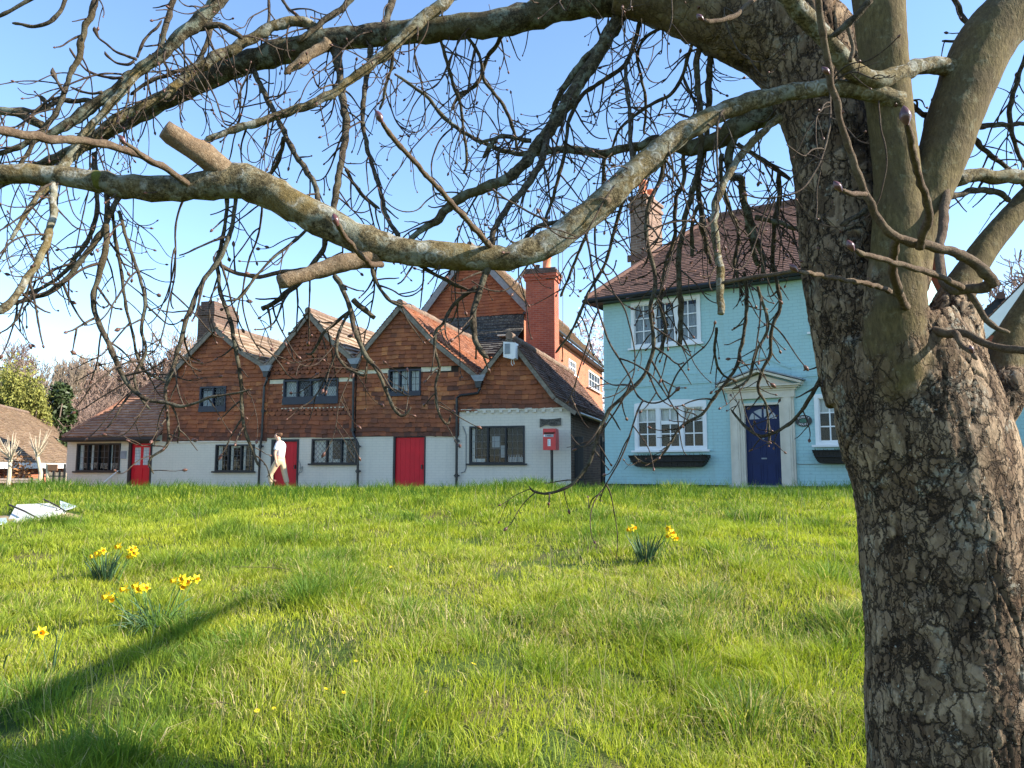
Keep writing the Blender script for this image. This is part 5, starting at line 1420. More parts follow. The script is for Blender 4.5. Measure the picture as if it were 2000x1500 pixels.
limb('broken_stub', [(480, 372, 14), (452, 345, 22), (425, 323, 24), (390, 298, 23), (350, 272, 21), (322, 252, 19)], YT - .42, YT - .56, 'dead_wood', 16, .10, tip='blunt', label='bare sawn stub')
limb('broken_stub', [(750, 486, 14), (725, 500, 21), (700, 508, 20), (660, 518, 18), (620, 530, 16), (580, 542, 15), (546, 552, 14)], YT - .375, YT - .50, 'dead_wood', 14, .10, tip='blunt', label='snapped stub with pale end')
limb('broken_stub', [(640, 82, 11), (605, 108, 11), (575, 130, 9), (556, 145, 4)], YT + .45, YT + .40, 'dead_wood', 10, .15)
# wound and moss on the low limb
def patch(name, px, py, rx, ry, Y, mat, rad):
    c = np.array(tuple(at(px, py, Y)))
    return c
# --- limbs from the upper left
limb('branch', [(1225, 10, 16), (1195, 60, 15), (1160, 118, 14), (1120, 180, 13), (1085, 238, 13), (1055, 275, 13), (1025, 318, 12), (990, 348, 11), (950, 366, 11), (905, 384, 11), (872, 408, 10), (858, 428, 9), (828, 446, 7), (800, 470, 6)], None, .10, 'limb_dark', 12, .16, .06, .9)
limb('branch', [(905, -30, 12), (865, 8, 12), (820, 42, 12), (770, 88, 11), (735, 118, 10), (690, 152, 9), (650, 182, 9), (605, 204, 9), (550, 224, 8), (500, 240, 8), (450, 256, 7), (400, 275, 6)], YT + .35, YT + .2, 'limb_olive', 12, .14, .06, .8)
limb('branch', [(450, -30, 15), (425, 5, 14), (385, 44, 13), (345, 78, 13), (300, 118, 12), (255, 150, 12), (215, 186, 11), (180, 208, 11), (140, 238, 10), (95, 262, 8), (40, 285, 6), (-30, 310, 5)], YT + .3, YT + .2, 'limb_dark', 12, .15, .06, .9)
limb('branch', [(625, 62, 11), (585, 42, 11), (545, 48, 11), (500, 70, 11), (455, 96, 11), (410, 118, 11), (365, 148, 10), (330, 178, 9), (285, 204, 9), (235, 228, 9), (195, 258, 9), (165, 285, 8), (140, 312, 7), (115, 345, 6), (80, 390, 5)], None, -.2, 'limb_olive', 12, .13, .07, .9)
limb('branch', [(300, 110, 9), (270, 140, 9), (240, 178, 9), (215, 205, 8), (190, 232, 8), (170, 255, 8), (120, 320, 6), (60, 400, 5), (20, 470, 4)], None, -.1, 'limb_olive', 10, .13, .07, .9)
limb('branch', [(300, 110, 6), (335, 88, 6), (375, 62, 7), (405, 50, 7), (440, 52, 6), (475, 76, 6)], None, .05, 'branch', 8, .14, .08)
limb('branch', [(-20, 212, 5), (40, 216, 5), (72, 216, 5), (108, 200, 5), (140, 196, 5), (175, 198, 5), (200, 196, 4)], YT + .3, YT + .35, 'branch', 8, .12, .09)
limb('branch', [(-20, 212, 8), (35, 222, 9), (62, 234, 10), (88, 248, 8)], YT + .2, YT + .2, 'limb_dark', 10, .15)
limb('branch', [(192, -15, 6), (180, 25, 6), (168, 50, 6), (160, 82, 6), (153, 112, 6), (140, 142, 5), (132, 165, 5), (122, 190, 5), (108, 222, 5), (88, 248, 5), (60, 290, 4), (30, 335, 4)], YT + .1, YT + .1, 'branch', 8, .16, .09, .8)
limb('branch', [(130, -8, 4), (118, 22, 4), (98, 42, 4), (72, 51, 3.5), (45, 49, 3), (24, 45, 3)], YT - .3, YT - .3, 'branch', 8, .12)
limb('branch', [(68, -6, 3.5), (30, 15, 3.5), (-5, 34, 3.5)], YT - .2, YT - .2, 'branch', 8, .12)
limb('branch', [(340, -10, 6), (330, 30, 6), (322, 60, 6), (317, 80, 5), (310, 125, 5)], YT + .4, YT + .4, 'branch', 8, .15, .06)
limb('branch', [(420, -10, 5), (412, 30, 5), (410, 60, 5), (400, 95, 5), (380, 125, 4), (330, 145, 4), (290, 160, 3.5), (255, 185, 3)], YT + .5, YT + .5, 'branch', 8, .15, .07)
limb('branch', [(690, -10, 7), (670, 15, 7), (640, 35, 6), (610, 60, 6), (580, 82, 5)], YT + .5, YT + .45, 'branch', 8, .15, .07)
limb('branch', [(540, -20, 3), (562, 15, 3), (578, 28, 3), (595, 40, 3)], YT + .6, YT + .6, 'twig', 6, .15, .07)
limb('branch', [(525, -10, 3), (526, 30, 3), (522, 60, 3), (520, 85, 3)], YT + .6, YT + .6, 'twig', 6, .15, .07)
limb('branch', [(770, -10, 8), (760, 20, 8), (752, 40, 7), (735, 58, 6)], YT + .5, YT + .45, 'branch', 8, .15, .07)
T_ = lambda pts, Y: limb('branch', pts, Y, Y, 'twig', 6, .15, None)
T_([(266, 116, 3), (245, 108, 2.6), (222, 98, 2.4), (205, 84, 2.3), (192, 73, 2.2), (186, 60, 4), (184, 52, 1.5)], YT + .25)
T_([(262, 118, 3), (248, 126, 2.6), (228, 123, 2.4), (214, 113, 2.2), (208, 106, 3.5), (205, 100, 1.5)], YT + .25)
T_([(268, 112, 3), (280, 82, 3), (292, 66, 2.8), (305, 56, 2.4), (316, 40, 2.2)], YT + .25)
T_([(240, 152, 3), (215, 152, 2.8), (190, 146, 2.6), (170, 138, 2.4), (155, 122, 2.2), (140, 102, 2.2), (136, 94, 2)], YT + .2)
T_([(126, 182, 3.5), (118, 168, 3), (110, 156, 2.6), (106, 148, 5), (104, 140, 4), (103, 132, 1.5)], YT + .08)
T_([(112, 200, 3), (100, 206, 2.6), (90, 202, 2.4), (84, 194, 5), (79, 186, 1.5)], YT + .1)
T_([(200, 180, 3), (180, 183, 2.6), (158, 178, 2.4), (138, 170, 2.2)], YT + .2)
# --- hanging branches, left
H = lambda pts, dY=0.0, mat='branch', tw=.055, tl=.8, Y0=None, **k: limb('branch', [(x, y, r * .88) for x, y, r in pts], Y0, (Y0 + dY) if Y0 else dY, mat, 8, .15, tw, tl, **k)
H([(108, 345, 8), (104, 385, 8), (103, 420, 8), (96, 450, 8), (88, 480, 8), (74, 510, 8), (56, 540, 8), (30, 578, 8), (0, 612, 9)], -.25, 'limb_olive')
H([(232, 385, 6), (215, 420, 6), (200, 450, 6), (182, 480, 6), (157, 510, 6), (134, 540, 6), (112, 560, 6), (80, 575, 6), (50, 586, 5), (20, 594, 5), (-10, 600, 4)], -.05)
H([(184, 300, 6), (186, 350, 6), (190, 390, 5), (186, 430, 5), (172, 468, 5), (150, 500, 5), (128, 530, 5), (90, 558, 4), (48, 574, 4)], .1)
H([(208, 440, 7), (207, 480, 7), (200, 510, 7), (192, 545, 6), (184, 575, 6), (184, 602, 6), (192, 630, 6), (206, 655, 6), (220, 692, 6), (233, 720, 6), (246, 746, 5), (264, 765, 5), (290, 780, 4.5), (322, 786, 4), (352, 794, 3.5), (384, 786, 3), (412, 776, 2.8), (460, 768, 2.4), (492, 760, 2)], -.1, tl=.6)
H([(208, 372, 6), (210, 410, 6), (208, 440, 6)], 0, tw=None)
H([(232, 412, 4), (240, 440, 4), (252, 482, 4), (264, 515, 4), (274, 545, 4), (284, 584, 4), (280, 622, 4), (277, 652, 4), (285, 684, 3.5), (274, 712, 3.5), (263, 734, 3.5), (267, 760, 3), (280, 785, 3), (294, 800, 2.5)], -.05)
H([(222, 432, 4), (226, 470, 4), (237, 527, 4), (243, 584, 3.5), (252, 622, 3.5), (262, 669, 3), (269, 700, 3), (280, 722, 3), (300, 736, 2.5), (325, 744, 2.2)], .1)
H([(460, 384, 5), (456, 426, 5), (443, 476, 5), (427, 511, 5), (400, 545, 5), (377, 590, 5), (362, 628, 5), (350, 675, 5), (340, 713, 4.5), (328, 742, 4), (322, 760, 4), (326, 800, 3.5), (330, 850, 3.5), (322, 875, 3), (300, 890, 2.6), (290, 905, 2.2), (300, 925, 2)], -.1, tl=.6)
H([(442, 388, 4.5), (442, 426, 4.5), (433, 473, 4.5), (424, 508, 4.5), (428, 540, 4.5), (430, 570, 4.5), (440, 600, 4.5), (448, 620, 4.5), (456, 655, 4.5), (462, 694, 4.5), (470, 740, 4), (472, 790, 4), (474, 820, 4), (482, 850, 3.5), (494, 880, 3), (502, 902, 3), (508, 912, 2.5)], .05, tl=.6)
H([(495, 132, 6), (508, 165, 6), (520, 190, 6), (532, 212, 6), (541, 228, 6), (556, 260, 6), (575, 298, 6), (597, 331, 6), (612, 355, 6), (620, 375, 6), (621, 410, 6)], -.3)
H([(655, 85, 14), (660, 120, 11), (664, 150, 9), (670, 185, 9), (674, 225, 9), (675, 265, 9), (670, 300, 8), (662, 345, 8), (655, 385, 8), (652, 415, 7)], -.25)
H([(724, 88, 6), (720, 130, 6), (712, 173, 6), (709, 227, 5), (715, 280, 5), (731, 333, 5), (745, 382, 5), (756, 425, 5), (780, 462, 5)], -.2)
H([(770, 84, 3.5), (765, 130, 3.5), (755, 165, 3.5), (748, 195, 3), (742, 215, 3)], .1)
H([(858, 72, 4), (870, 110, 4), (884, 160, 4), (898, 200, 3.5), (905, 250, 3), (912, 310, 3), (905, 340, 2.5)], .2)
H([(912, 70, 4), (932, 100, 4), (940, 125, 4), (945, 155, 4), (975, 195, 4), (990, 220, 4), (1005, 260, 4), (1010, 290, 3.5)], .3)
H([(1000, 40, 6), (975, 80, 6), (950, 115, 5), (940, 150, 5), (925, 170, 5), (895, 190, 4), (882, 215, 3)], .4)
H([(676, 331, 4), (698, 369, 4), (720, 391, 4), (741, 408, 3)], .2)
H([(556, 268, 5), (545, 310, 5), (535, 332, 4), (522, 350, 3)], .1)
H([(634, 462, 6), (629, 492, 6), (607, 520, 6), (582, 555, 6), (550, 580, 6), (512, 604, 5)], .1, tip='blunt')
H([(600, 448, 3.5), (569, 476, 3.5), (544, 495, 3.5), (519, 517, 3), (500, 540, 3), (470, 580, 2.5), (440, 588, 2.2)], -.1)
H([(602, 525, 4.5), (553, 532, 5), (506, 540, 5), (470, 536, 4.5), (446, 528, 5), (428, 516, 4)], -.05, 'shoot', .12)
H([(652, 538, 6), (668, 560, 6), (685, 608, 5.5), (696, 655, 5.5), (713, 692, 5), (735, 722, 4.5), (752, 756, 4), (768, 796, 3.5), (784, 812, 3), (796, 806, 2.5), (803, 795, 2.4)], .0, tl=.6)
H([(690, 585, 6), (706, 602, 6), (732, 620, 5)], .05, tw=None, tip='blunt')
H([(685, 606, 4), (657, 630, 4), (632, 652, 3.5), (614, 684, 3), (606, 692, 2.6), (597, 690, 2.4)], .1)
H([(680, 612, 3.5), (660, 652, 3.5), (657, 686, 3.5), (672, 714, 3), (696, 728, 2.8), (712, 734, 2.6), (716, 716, 2.2)], -.05)
H([(727, 500, 4.5), (728, 530, 4.5), (742, 562, 4), (762, 588, 3.5), (790, 600, 3)], -.05)
H([(955, 505, 9), (948, 535, 8), (938, 562, 7), (928, 597, 7), (925, 630, 7), (928, 664, 6.5), (940, 688, 6), (955, 700, 4)], -.05, tl=.6)
H([(930, 560, 5), (889, 592, 4.5), (867, 630, 4), (850, 650, 4), (850, 685, 3.5), (858, 717, 3.5), (850, 756, 3.2), (856, 800, 3), (864, 820, 3), (874, 828, 2.8), (880, 810, 2.2)], .1, tl=.5)
H([(800, 505, 4.5), (835, 528, 4), (870, 547, 4), (911, 566, 3.5)], .1)
H([(1074, 244, 8), (1062, 300, 8), (1042, 346, 8), (1014, 380, 8), (991, 405, 7), (974, 432, 7), (962, 462, 7), (963, 490, 6)], -.2)
H([(1098, 430, 6), (1050, 443, 5), (1026, 466, 5), (1008, 492, 4)], .05)
# near shoots with big sticky buds
NEAR = lambda pts, Y0, Y1, tw=None: limb('shoot', pts, Y0 + DY, Y1 + DY, 'shoot', 10, .10, tw, .5)
NEAR([(-30, 250, 9), (30, 260, 9), (100, 272, 9), (165, 275, 8), (220, 284, 8), (275, 303, 7), (335, 338, 7), (372, 362, 6)], 1.9, 2.47)
NEAR([(968, 506, 7), (958, 484, 6), (930, 450, 6), (888, 403, 5.5), (848, 358, 5), (800, 305, 5), (765, 266, 5), (746, 238, 5)], 2.63, 1.75)
NEAR([(312, 325, 5), (285, 308, 5), (262, 290, 4), (246, 279, 4)], 2.36, 2.2)
NEAR([(745, 518, 6), (725, 515, 6), (700, 492, 5), (672, 460, 5), (660, 438, 5)], 2.5, 2.0)
NEAR([(1846, 280, 10), (1848, 360, 9), (1842, 430, 9), (1834, 505, 9), (1838, 545, 9), (1858, 563, 10), (1890, 566, 10), (1918, 560, 11), (1940, 557, 12)], 2.86, 2.40)
NEAR([(1940, 557, 12), (1928, 538, 11), (1905, 514, 10), (1858, 492, 9), (1795, 477, 9), (1748, 463, 8), (1722, 441, 8), (1692, 380, 8), (1667, 314, 7), (1637, 220, 7), (1618, 130, 7), (1603, 20, 7), (1598, -20, 7)], 2.40, 1.95)
NEAR([(1796, 482, 9), (1800, 466, 8), (1814, 425, 8), (1806, 376, 7), (1790, 330, 7), (1778, 270, 7), (1772, 240, 6)], 2.28, 1.85)
NEAR([(1690, 380, 5), (1665, 378, 5), (1645, 370, 4)], 2.15, 2.05)
NEAR([(1878, 562, 7), (1850, 548, 6), (1820, 534, 6), (1740, 511, 5.5), (1690, 498, 5), (1670, 488, 4.5)], 2.45, 2.1)
NEAR([(1752, 574, 5), (1700, 556, 5), (1620, 541, 4.5), (1560, 530, 4)], 2.70, 2.15)
NEAR([(1556, 527, 4), (1480, 540, 4), (1410, 552, 4)], 2.16, 2.3)
NEAR([(1786, 672, 10), (1776, 622, 9), (1752, 560, 9), (1743, 508, 9), (1752, 462, 8)], 2.90, 2.27)
NEAR([(1756, 640, 9), (1800, 642, 9), (1850, 650, 9), (1890, 655, 8), (1930, 674, 8), (2000, 685, 8), (2040, 690, 8)], 2.82, 2.45)
NEAR([(1864, 652, 6), (1885, 680, 5), (1900, 690, 5), (1908, 702, 4)], 2.63, 2.5)
NEAR([(1890, 566, 6), (1925, 620, 6), (1945, 640, 5), (1972, 650, 4)], 2.5, 2.5)
limb('branch', [(1865, 352, 15), (1900, 343, 14), (1950, 345, 14), (2010, 346, 14), (2060, 350, 14)], YT, YT + .1, 'limb_olive', 12, .06)
limb('branch', [(1830, 395, 6), (1900, 372, 6), (1950, 376, 6), (1972, 392, 5)], YT, YT + .1, 'branch', 8, .1, .1)
limb('branch', [(1880, 250, 5), (1930, 246, 5), (2010, 240, 4)], YT + .3, YT + .4, 'branch', 8, .1, .07)
limb('branch', [(1892, 262, 5), (1930, 300, 5), (1970, 330, 4), (2010, 372, 4)], YT + .3, YT + .4, 'branch', 8, .1, .07)
limb('branch', [(2010, 90, 5), (1990, 150, 5), (1972, 220, 5), (1985, 290, 4), (2005, 330, 4)], YT + .2, YT + .3, 'branch', 8, .1, .07)
limb('branch', [(1860, -10, 5), (1880, 30, 5), (1894, 55, 4), (1870, 78, 3), (1840, 80, 3)], YT + .2, YT + .3, 'branch', 8, .1, .07)
limb('branch', [(1850, 215, 8), (1810, 225, 6), (1790, 215, 5), (1780, 200, 4)], YT, YT, 'branch', 8, .1, .07)
limb('branch', [(1700, 0, 7), (1670, 35, 7), (1640, 60, 6), (1622, 70, 5)], YT - .5, YT - .45, 'branch', 8, .1)
limb('branch', [(1478, -6, 5), (1450, 20, 5), (1420, 38, 5), (1388, 42, 5), (1372, 38, 5)], YT - .4, YT - .5, 'shoot', 8, .1)
limb('branch', [(1660, 120, 4), (1665, 90, 4), (1655, 50, 4)], YT - .4, YT - .4, 'shoot', 8, .1)
limb('branch', [(1700, 405, 5), (1660, 430, 5), (1640, 440, 4)], YT - .1, YT - .12, 'branch', 8, .1)
# --- thick drooping limbs behind the low limb
limb('limb', [(1560, 190, 30), (1510, 215, 26), (1455, 240, 23), (1405, 270, 19), (1350, 288, 15), (1283, 275, 11), (1250, 284, 10), (1214, 291, 9), (1180, 300, 9), (1145, 296, 9), (1104, 291, 8), (1066, 296, 7), (1010, 300, 5), (960, 286, 4.5), (902, 256, 4), (864, 226, 4), (830, 186, 3.5), (772, 146, 3)], YT + .25, YT + .9, 'limb_dark', 14, .12, .05, 1.0, label='dark drooping limb behind the low limb')
D_ = lambda pts, Y0=None, dY=0.0, mat='branch', tw=.05, tl=.9, **k: limb('branch', [(x, y, r * .78) for x, y, r in pts], Y0, (Y0 + dY) if Y0 else dY, mat, 9, .14, tw, tl, **k)
D_([(1038, 276, 6), (988, 266, 6), (965, 270, 5), (936, 281, 4)], None, .0, 'limb_dark')
D_([(966, 272, 6), (955, 290, 6), (944, 306, 5)], None, .0, 'limb_dark', None, tip='blunt')
D_([(1250, 40, 6), (1237, 91, 6), (1222, 126, 6), (1189, 151, 6), (1145, 179, 5.5), (1126, 204, 5.5), (1110, 239, 5), (1104, 290, 5), (1090, 352, 5), (1075, 400, 4), (1060, 440, 3)], None, .3)
D_([(1223, 126, 5), (1223, 176, 5), (1231, 226, 5), (1230, 271, 4.5), (1237, 325, 4)], None, -.3)
D_([(1165, 90, 9), (1145, 112, 9), (1113, 154, 9), (1090, 192, 8), (1076, 236, 8)], None, .15, 'limb_dark')
D_([(1310, 48, 4), (1267, 69, 4), (1245, 104, 4), (1252, 151, 4), (1261, 198, 3.5), (1258, 264, 3)], None, .3)
D_([(1368, 50, 8), (1370, 76, 8), (1361, 132, 8), (1366, 200, 8), (1370, 275, 7.5), (1361, 338, 7.5), (1351, 382, 7.5), (1336, 439, 7), (1326, 502, 7), (1327, 560, 7), (1330, 620, 7), (1328, 677, 6)], YT + .24, .3)
D_([(1390, 62, 8), (1388, 90, 8), (1383, 200, 8), (1378, 280, 7), (1364, 345, 7), (1367, 401, 7), (1376, 464, 6.5), (1388, 515, 6)], YT + .24, .4)
D_([(1352, 80, 5), (1334, 145, 5), (1308, 186, 4.5), (1271, 204, 4.5), (1223, 239, 4), (1201, 271, 3.5), (1190, 320, 3)], None, .4)
D_([(1334, 150, 4), (1352, 190, 4), (1366, 216, 3.5)], None, .0)
D_([(1436, 262, 11), (1422, 313, 11), (1430, 345, 10), (1447, 350, 9), (1453, 392, 9), (1468, 439, 8), (1477, 470, 7), (1490, 502, 7), (1490, 540, 6)], None, .15, 'limb_dark')
D_([(1455, 400, 7), (1460, 430, 7), (1468, 470, 6.5), (1480, 520, 6)], None, .1, 'limb_dark')
D_([(1524, 226, 11), (1498, 250, 10), (1452, 297, 10), (1421, 345, 10), (1402, 386, 10), (1395, 423, 10), (1398, 470, 10), (1404, 520, 10), (1407, 570, 10), (1408, 614, 9)], YT - .15, -.15, 'limb_olive', .16, .6, tip='blunt', label='blunt pale branch hanging in front of the blue house')
D_([(1440, 280, 6), (1490, 313, 6), (1521, 335, 6), (1545, 352, 5)], None, .0)
D_([(1521, 338, 6), (1521, 401, 6), (1512, 439, 5.5), (1510, 520, 5)], None, .2)
D_([(1474, 426, 6), (1515, 433, 6), (1562, 449, 5)], None, .0, 'limb_olive')
D_([(1410, 300, 6), (1408, 340, 5), (1415, 376, 5), (1427, 414, 5), (1443, 464, 5), (1434, 512, 4.5), (1440, 540, 4), (1450, 580, 3.5)], None, .3)
D_([(1335, 285, 5.5), (1335, 354, 5.5), (1322, 382, 5), (1318, 420, 5), (1318, 460, 5), (1305, 500, 5), (1296, 540, 5), (1290, 590, 5), (1300, 640, 4.5), (1290, 690, 4)], None, .3)
D_([(1300, 284, 6), (1290, 350, 6), (1268, 400, 5.5), (1262, 450, 5.5), (1268, 489, 5.5), (1281, 553, 5.5), (1270, 604, 5), (1277, 673, 5), (1259, 732, 5), (1225, 767, 5), (1191, 801, 4.5), (1170, 840, 4.5), (1162, 871, 4.5), (1146, 913, 4), (1114, 948, 4), (1072, 964, 3.5), (1042, 960, 3), (1034, 950, 2.5)], None, .2, tl=.6)
D_([(1240, 290, 5), (1232, 340, 5), (1215, 400, 5), (1200, 450, 4.5), (1180, 520, 4), (1150, 570, 4), (1120, 640, 3.5), (1085, 690, 3)], None, .3, tl=.7)
D_([(1180, 300, 5), (1178, 360, 4.5), (1160, 420, 4), (1140, 470, 4), (1120, 520, 3.5), (1095, 580, 3)], None, .3, tl=.7)
D_([(1352, 500, 5), (1352, 440, 5), (1362, 400, 5)], YT + .5, -.1)
D_([(1452, 530, 5), (1458, 560, 5), (1457, 620, 4.5), (1447, 681, 4.5), (1434, 724, 4), (1396, 775, 4), (1370, 809, 3.5), (1330, 833, 3.5), (1300, 880, 3), (1270, 905, 2.6), (1246, 898, 2.4), (1238, 888, 2)], None, .2, tl=.5)
D_([(1506, 500, 5), (1514, 540, 5), (1524, 596, 5), (1508, 639, 4.5), (1503, 694, 4.5), (1488, 724, 4), (1481, 762, 3.5), (1496, 790, 3), (1503, 850, 2.6), (1500, 868, 2.2)], None, .2, tl=.5)
D_([(1622, 690, 6), (1612, 714, 5.5), (1592, 758, 5), (1567, 801, 4.5), (1537, 831, 4), (1503, 849, 4), (1475, 848, 3.5), (1442, 818, 3), (1428, 800, 2.4)], YT + .1, .2, tl=.5)
D_([(1480, 560, 4), (1500, 640, 4), (1475, 690, 4), (1462, 740, 3.5), (1430, 760, 3)], None, .2, tl=.7)
D_([(1400, 640, 3.5), (1396, 690, 3.2), (1410, 730, 3), (1440, 745, 2.6)], YT + .2, .2, tl=.6)
# high limb outside the frame to the right; its shadow falls across the green
limb('limb', [(2170, -110, 60), (2400, -190, 56), (2700, -260, 54)], YT - .06, YT + .05, 'limb_olive', 16, .05)
def off_limb(P, R, mat='limb_dark'):
    Q = cat_rom(np.column_stack([np.array(P, float), np.array(R, float)]), 8)
    mb = MB(tuple(tree_off)); mb.tube([tuple(q[:3]) for q in Q], Q[:, 3], 12); mb.build('limb', M[mat], tree, smooth=True)
p = at(2680, -255, YT + .05)
off_limb([tuple(p), (3.75, 2.62, 4.1), (4.28, 2.62, 4.32), (4.5, 3.4, 4.45), (4.7, 4.2, 4.55), (4.84, 4.8, 4.62)], [.10, .10, .085, .07, .045, .02])
off_limb([(4.2, 2.62, 4.28), (5.2, 2.4, 5.1), (5.8, 2.4, 5.9)], [.08, .07, .05])

# --- twigs
TW_V = []; TW_F = []; TW_N = 0; BUDS = []
def add_twig(P, R, k=5):
    global TW_N
    v, f = tube_np(P, R, k, cap=False)
    a = np.array(f, int); TW_V.append(v); TW_F.append(a + TW_N); TW_N += len(v)
def grow(p, d, L, r, lvl, rg):
    step = .016; n = max(5, int(L / step)); pts = [p]; d = d / np.linalg.norm(d)
    hook = rg.uniform(.50, .8); up = rg.uniform(.10, .26)
    wob = np.array([rg.gauss(0, 1), rg.gauss(0, 1), rg.gauss(0, .5)])
    kids = []
    for i in range(n):
        t = i / n
        g = -.10 * (1 - t) if t < hook else up
        wob = .75 * wob + np.array([rg.gauss(0, .5), rg.gauss(0, .5), rg.gauss(0, .35)])
        d = d + np.array([0, 0, g]) + wob * .070
        d /= np.linalg.norm(d); p = p + d * step; pts.append(p)
        if lvl < 2 and 2 < i < n - 2 and rg.random() < (.13 if lvl == 0 else .05):
            kids.append((p, d, t))
    P = np.array(pts); tt = np.linspace(0, 1, len(P))
    R = r * (1 - .45 * tt) * (1 + .25 * np.clip(np.sin(tt * L / .026 * 2 + rg.random() * 6) - .5, 0, 1) * 1.6)
    add_twig(P, R, 5 if lvl else 6)
    if rg.random() < .7: BUDS.append((P[-1], d, rg.uniform(.55, 1.25) * (1.0 if lvl else 1.15)))
    for kp, kd, t in kids:
        side = np.cross(kd, np.array([rg.gauss(0, 1), rg.gauss(0, 1), rg.gauss(0, 1)])); side /= np.linalg.norm(side) + 1e-9
        grow(kp, kd * .5 + side * .75 + np.array([0, 0, -.12]), L * rg.uniform(.25, .6), r * .72, lvl + 1, rg)
rg = random.Random(5)
for Cn, R, sp, tl in TWIG_SEEDS:
    s = np.concatenate([[0], np.cumsum(np.linalg.norm(np.diff(Cn, axis=0), axis=1))])
    L = s[-1]; x = rg.uniform(.02, sp)
    thick = R.mean() > .02
    while x < L:
        i = min(len(Cn) - 2, int(np.searchsorted(s, x))); p = Cn[i]; T = Cn[min(i + 2, len(Cn) - 1)] - Cn[max(0, i - 2)]; T /= np.linalg.norm(T) + 1e-9
        side = np.cross(T, np.array([rg.gauss(0, 1), rg.gauss(0, 1), rg.gauss(0, 1)])); side /= np.linalg.norm(side) + 1e-9
        dr = T * rg.uniform(.1, .6) + side * .8 + np.array([0, .0, -.35 if thick else -.12])
        ln = rg.choice((.08, .13, .20, .28, .38, .55 if thick else .30)) * tl * (1.25 if thick else .85) * rg.uniform(.8, 1.2)
        grow(p, dr, ln, min(.0040, R[i] * .55) * rg.uniform(.7, 1.1), 0, rg)
        x += sp * .9 * rg.uniform(.5, 1.6)
twv = np.concatenate(TW_V) - tree_off; twf = np.concatenate(TW_F)
tw = mesh_np('twigs', twv, quads=twf, mat=M['twig'], smooth=True, parent=tree); tw['kind'] = 'stuff'
def bud_mesh(name, buds, mat, size):
    prof = np.array([(.25, 0), (.62, .18), (.95, .42), (.88, .62), (.5, .85), (.05, 1.0)]); k = 6; Vs = []; Fs = []; n0 = 0
    for p, d, sc in buds:
        d = d / np.linalg.norm(d); a = np.cross(d, (0.3, .9, .2)); a /= np.linalg.norm(a); b = np.cross(d, a)
        ang = np.arange(k) / k * 2 * np.pi
        ring = np.cos(ang)[:, None] * a + np.sin(ang)[:, None] * b
        V = (p + d * (prof[:, 1] * size * sc)[:, None])[:, None, :] + ring[None] * (prof[:, 0] * size * .30 * sc)[:, None, None]
        Vs.append(V.reshape(-1, 3)); i = np.arange(5)[:, None] * k; j = np.arange(k)[None]; j2 = (j + 1) % k
        Fs.append(np.stack([i + j, i + j2, i + k + j2, i + k + j], -1).reshape(-1, 4) + n0); n0 += len(prof) * k
    o = mesh_np(name, np.concatenate(Vs) - tree_off, quads=np.concatenate(Fs), mat=mat, smooth=True, parent=tree)
    return o
bd = bud_mesh('buds', BUDS, M['bud'], .0155); bd['kind'] = 'stuff'
for px, py, Y, dx, dy, sc in ((742, 231, 1.74, -.45, .85, 1.0), (240, 274, 2.19, -.6, .8, 1.0), (656, 432, 1.99, -.3, .95, 1.1), (1768, 230, 1.84, -.15, .98, 1.5), (1614, 140, 1.98, -.7, .7, .9), (1637, 366, 2.04, -.6, .8, 1.1), (1662, 482, 2.09, -.5, .85, 1.1), (1551, 525, 2.14, -.7, .7, 1.0), (424, 512, 2.6, -.5, .8, 1.2), (1369, 36, 2.45, -.7, .6, 1.0), (1897, 684, 2.5, -.3, .9, .9)):
    p = np.array(tuple(at(px, py, Y + DY))); b_ = bud_mesh('bud', [(p - np.array([dx, 0, dy]) * .012 * sc, np.array([dx, -.1, dy]), sc)], M['big_bud'], .030)
# wound and moss patch on the low limb, laid on the bark as thin pads
def bark_pad(name, px, py, rx, ry, ang, Y, r_px, mat, label=None):
    c, R = at(px, py, Y), r_px / F_PX * Y
    d = (EYE - c).normalized(); u = Vector((math.cos(ang), 0, math.sin(ang))); u = (u - d * u.dot(d)).normalized(); w_ = d.cross(u)
    mb = MB(tuple(tree_off)); n = 22; ring = 5; pts = []
    for j in range(ring + 1):
        for i in range(n):
            a = 2 * math.pi * i / n; q = j / ring * (1 + .12 * math.sin(3 * a + px)); x = rx * q * math.cos(a); y = ry * q * math.sin(a)
            yy = max(-.98 * r_px, min(.98 * r_px, y)); h = math.sqrt(max(0, r_px ** 2 - yy ** 2)) / F_PX * Y
            rim = (.012 if name == 'wound' and .6 < j / ring < .95 else .004) * (1 if j < ring else -1) + random.uniform(-.0012, .0012)
            pts.append(tuple(c + u * (x / F_PX * Y) + w_ * (yy / F_PX * Y) + d * (h + rim)))
    mb.add(pts, [(j * n + i, j * n + (i + 1) % n, (j + 1) * n + (i + 1) % n, (j + 1) * n + i) for j in range(ring) for i in range(n)])
    return mb.build(name, M[mat], tree, smooth=True, label=label)
Ll = lambda px: np.interp(px, [0, 200, 500, 1150, 1700], [YT - .51, YT - .48, YT - .43, YT - .31, YT - .23])
bark_pad('wound', 1160, 408, 40, 15, math.radians(38), Ll(1160), 27, 'dead_wood', 'pale healed wound')
bark_pad('moss_patch', 196, 352, 17, 19, 0, Ll(196), 24, 'moss', 'yellow green moss patch')
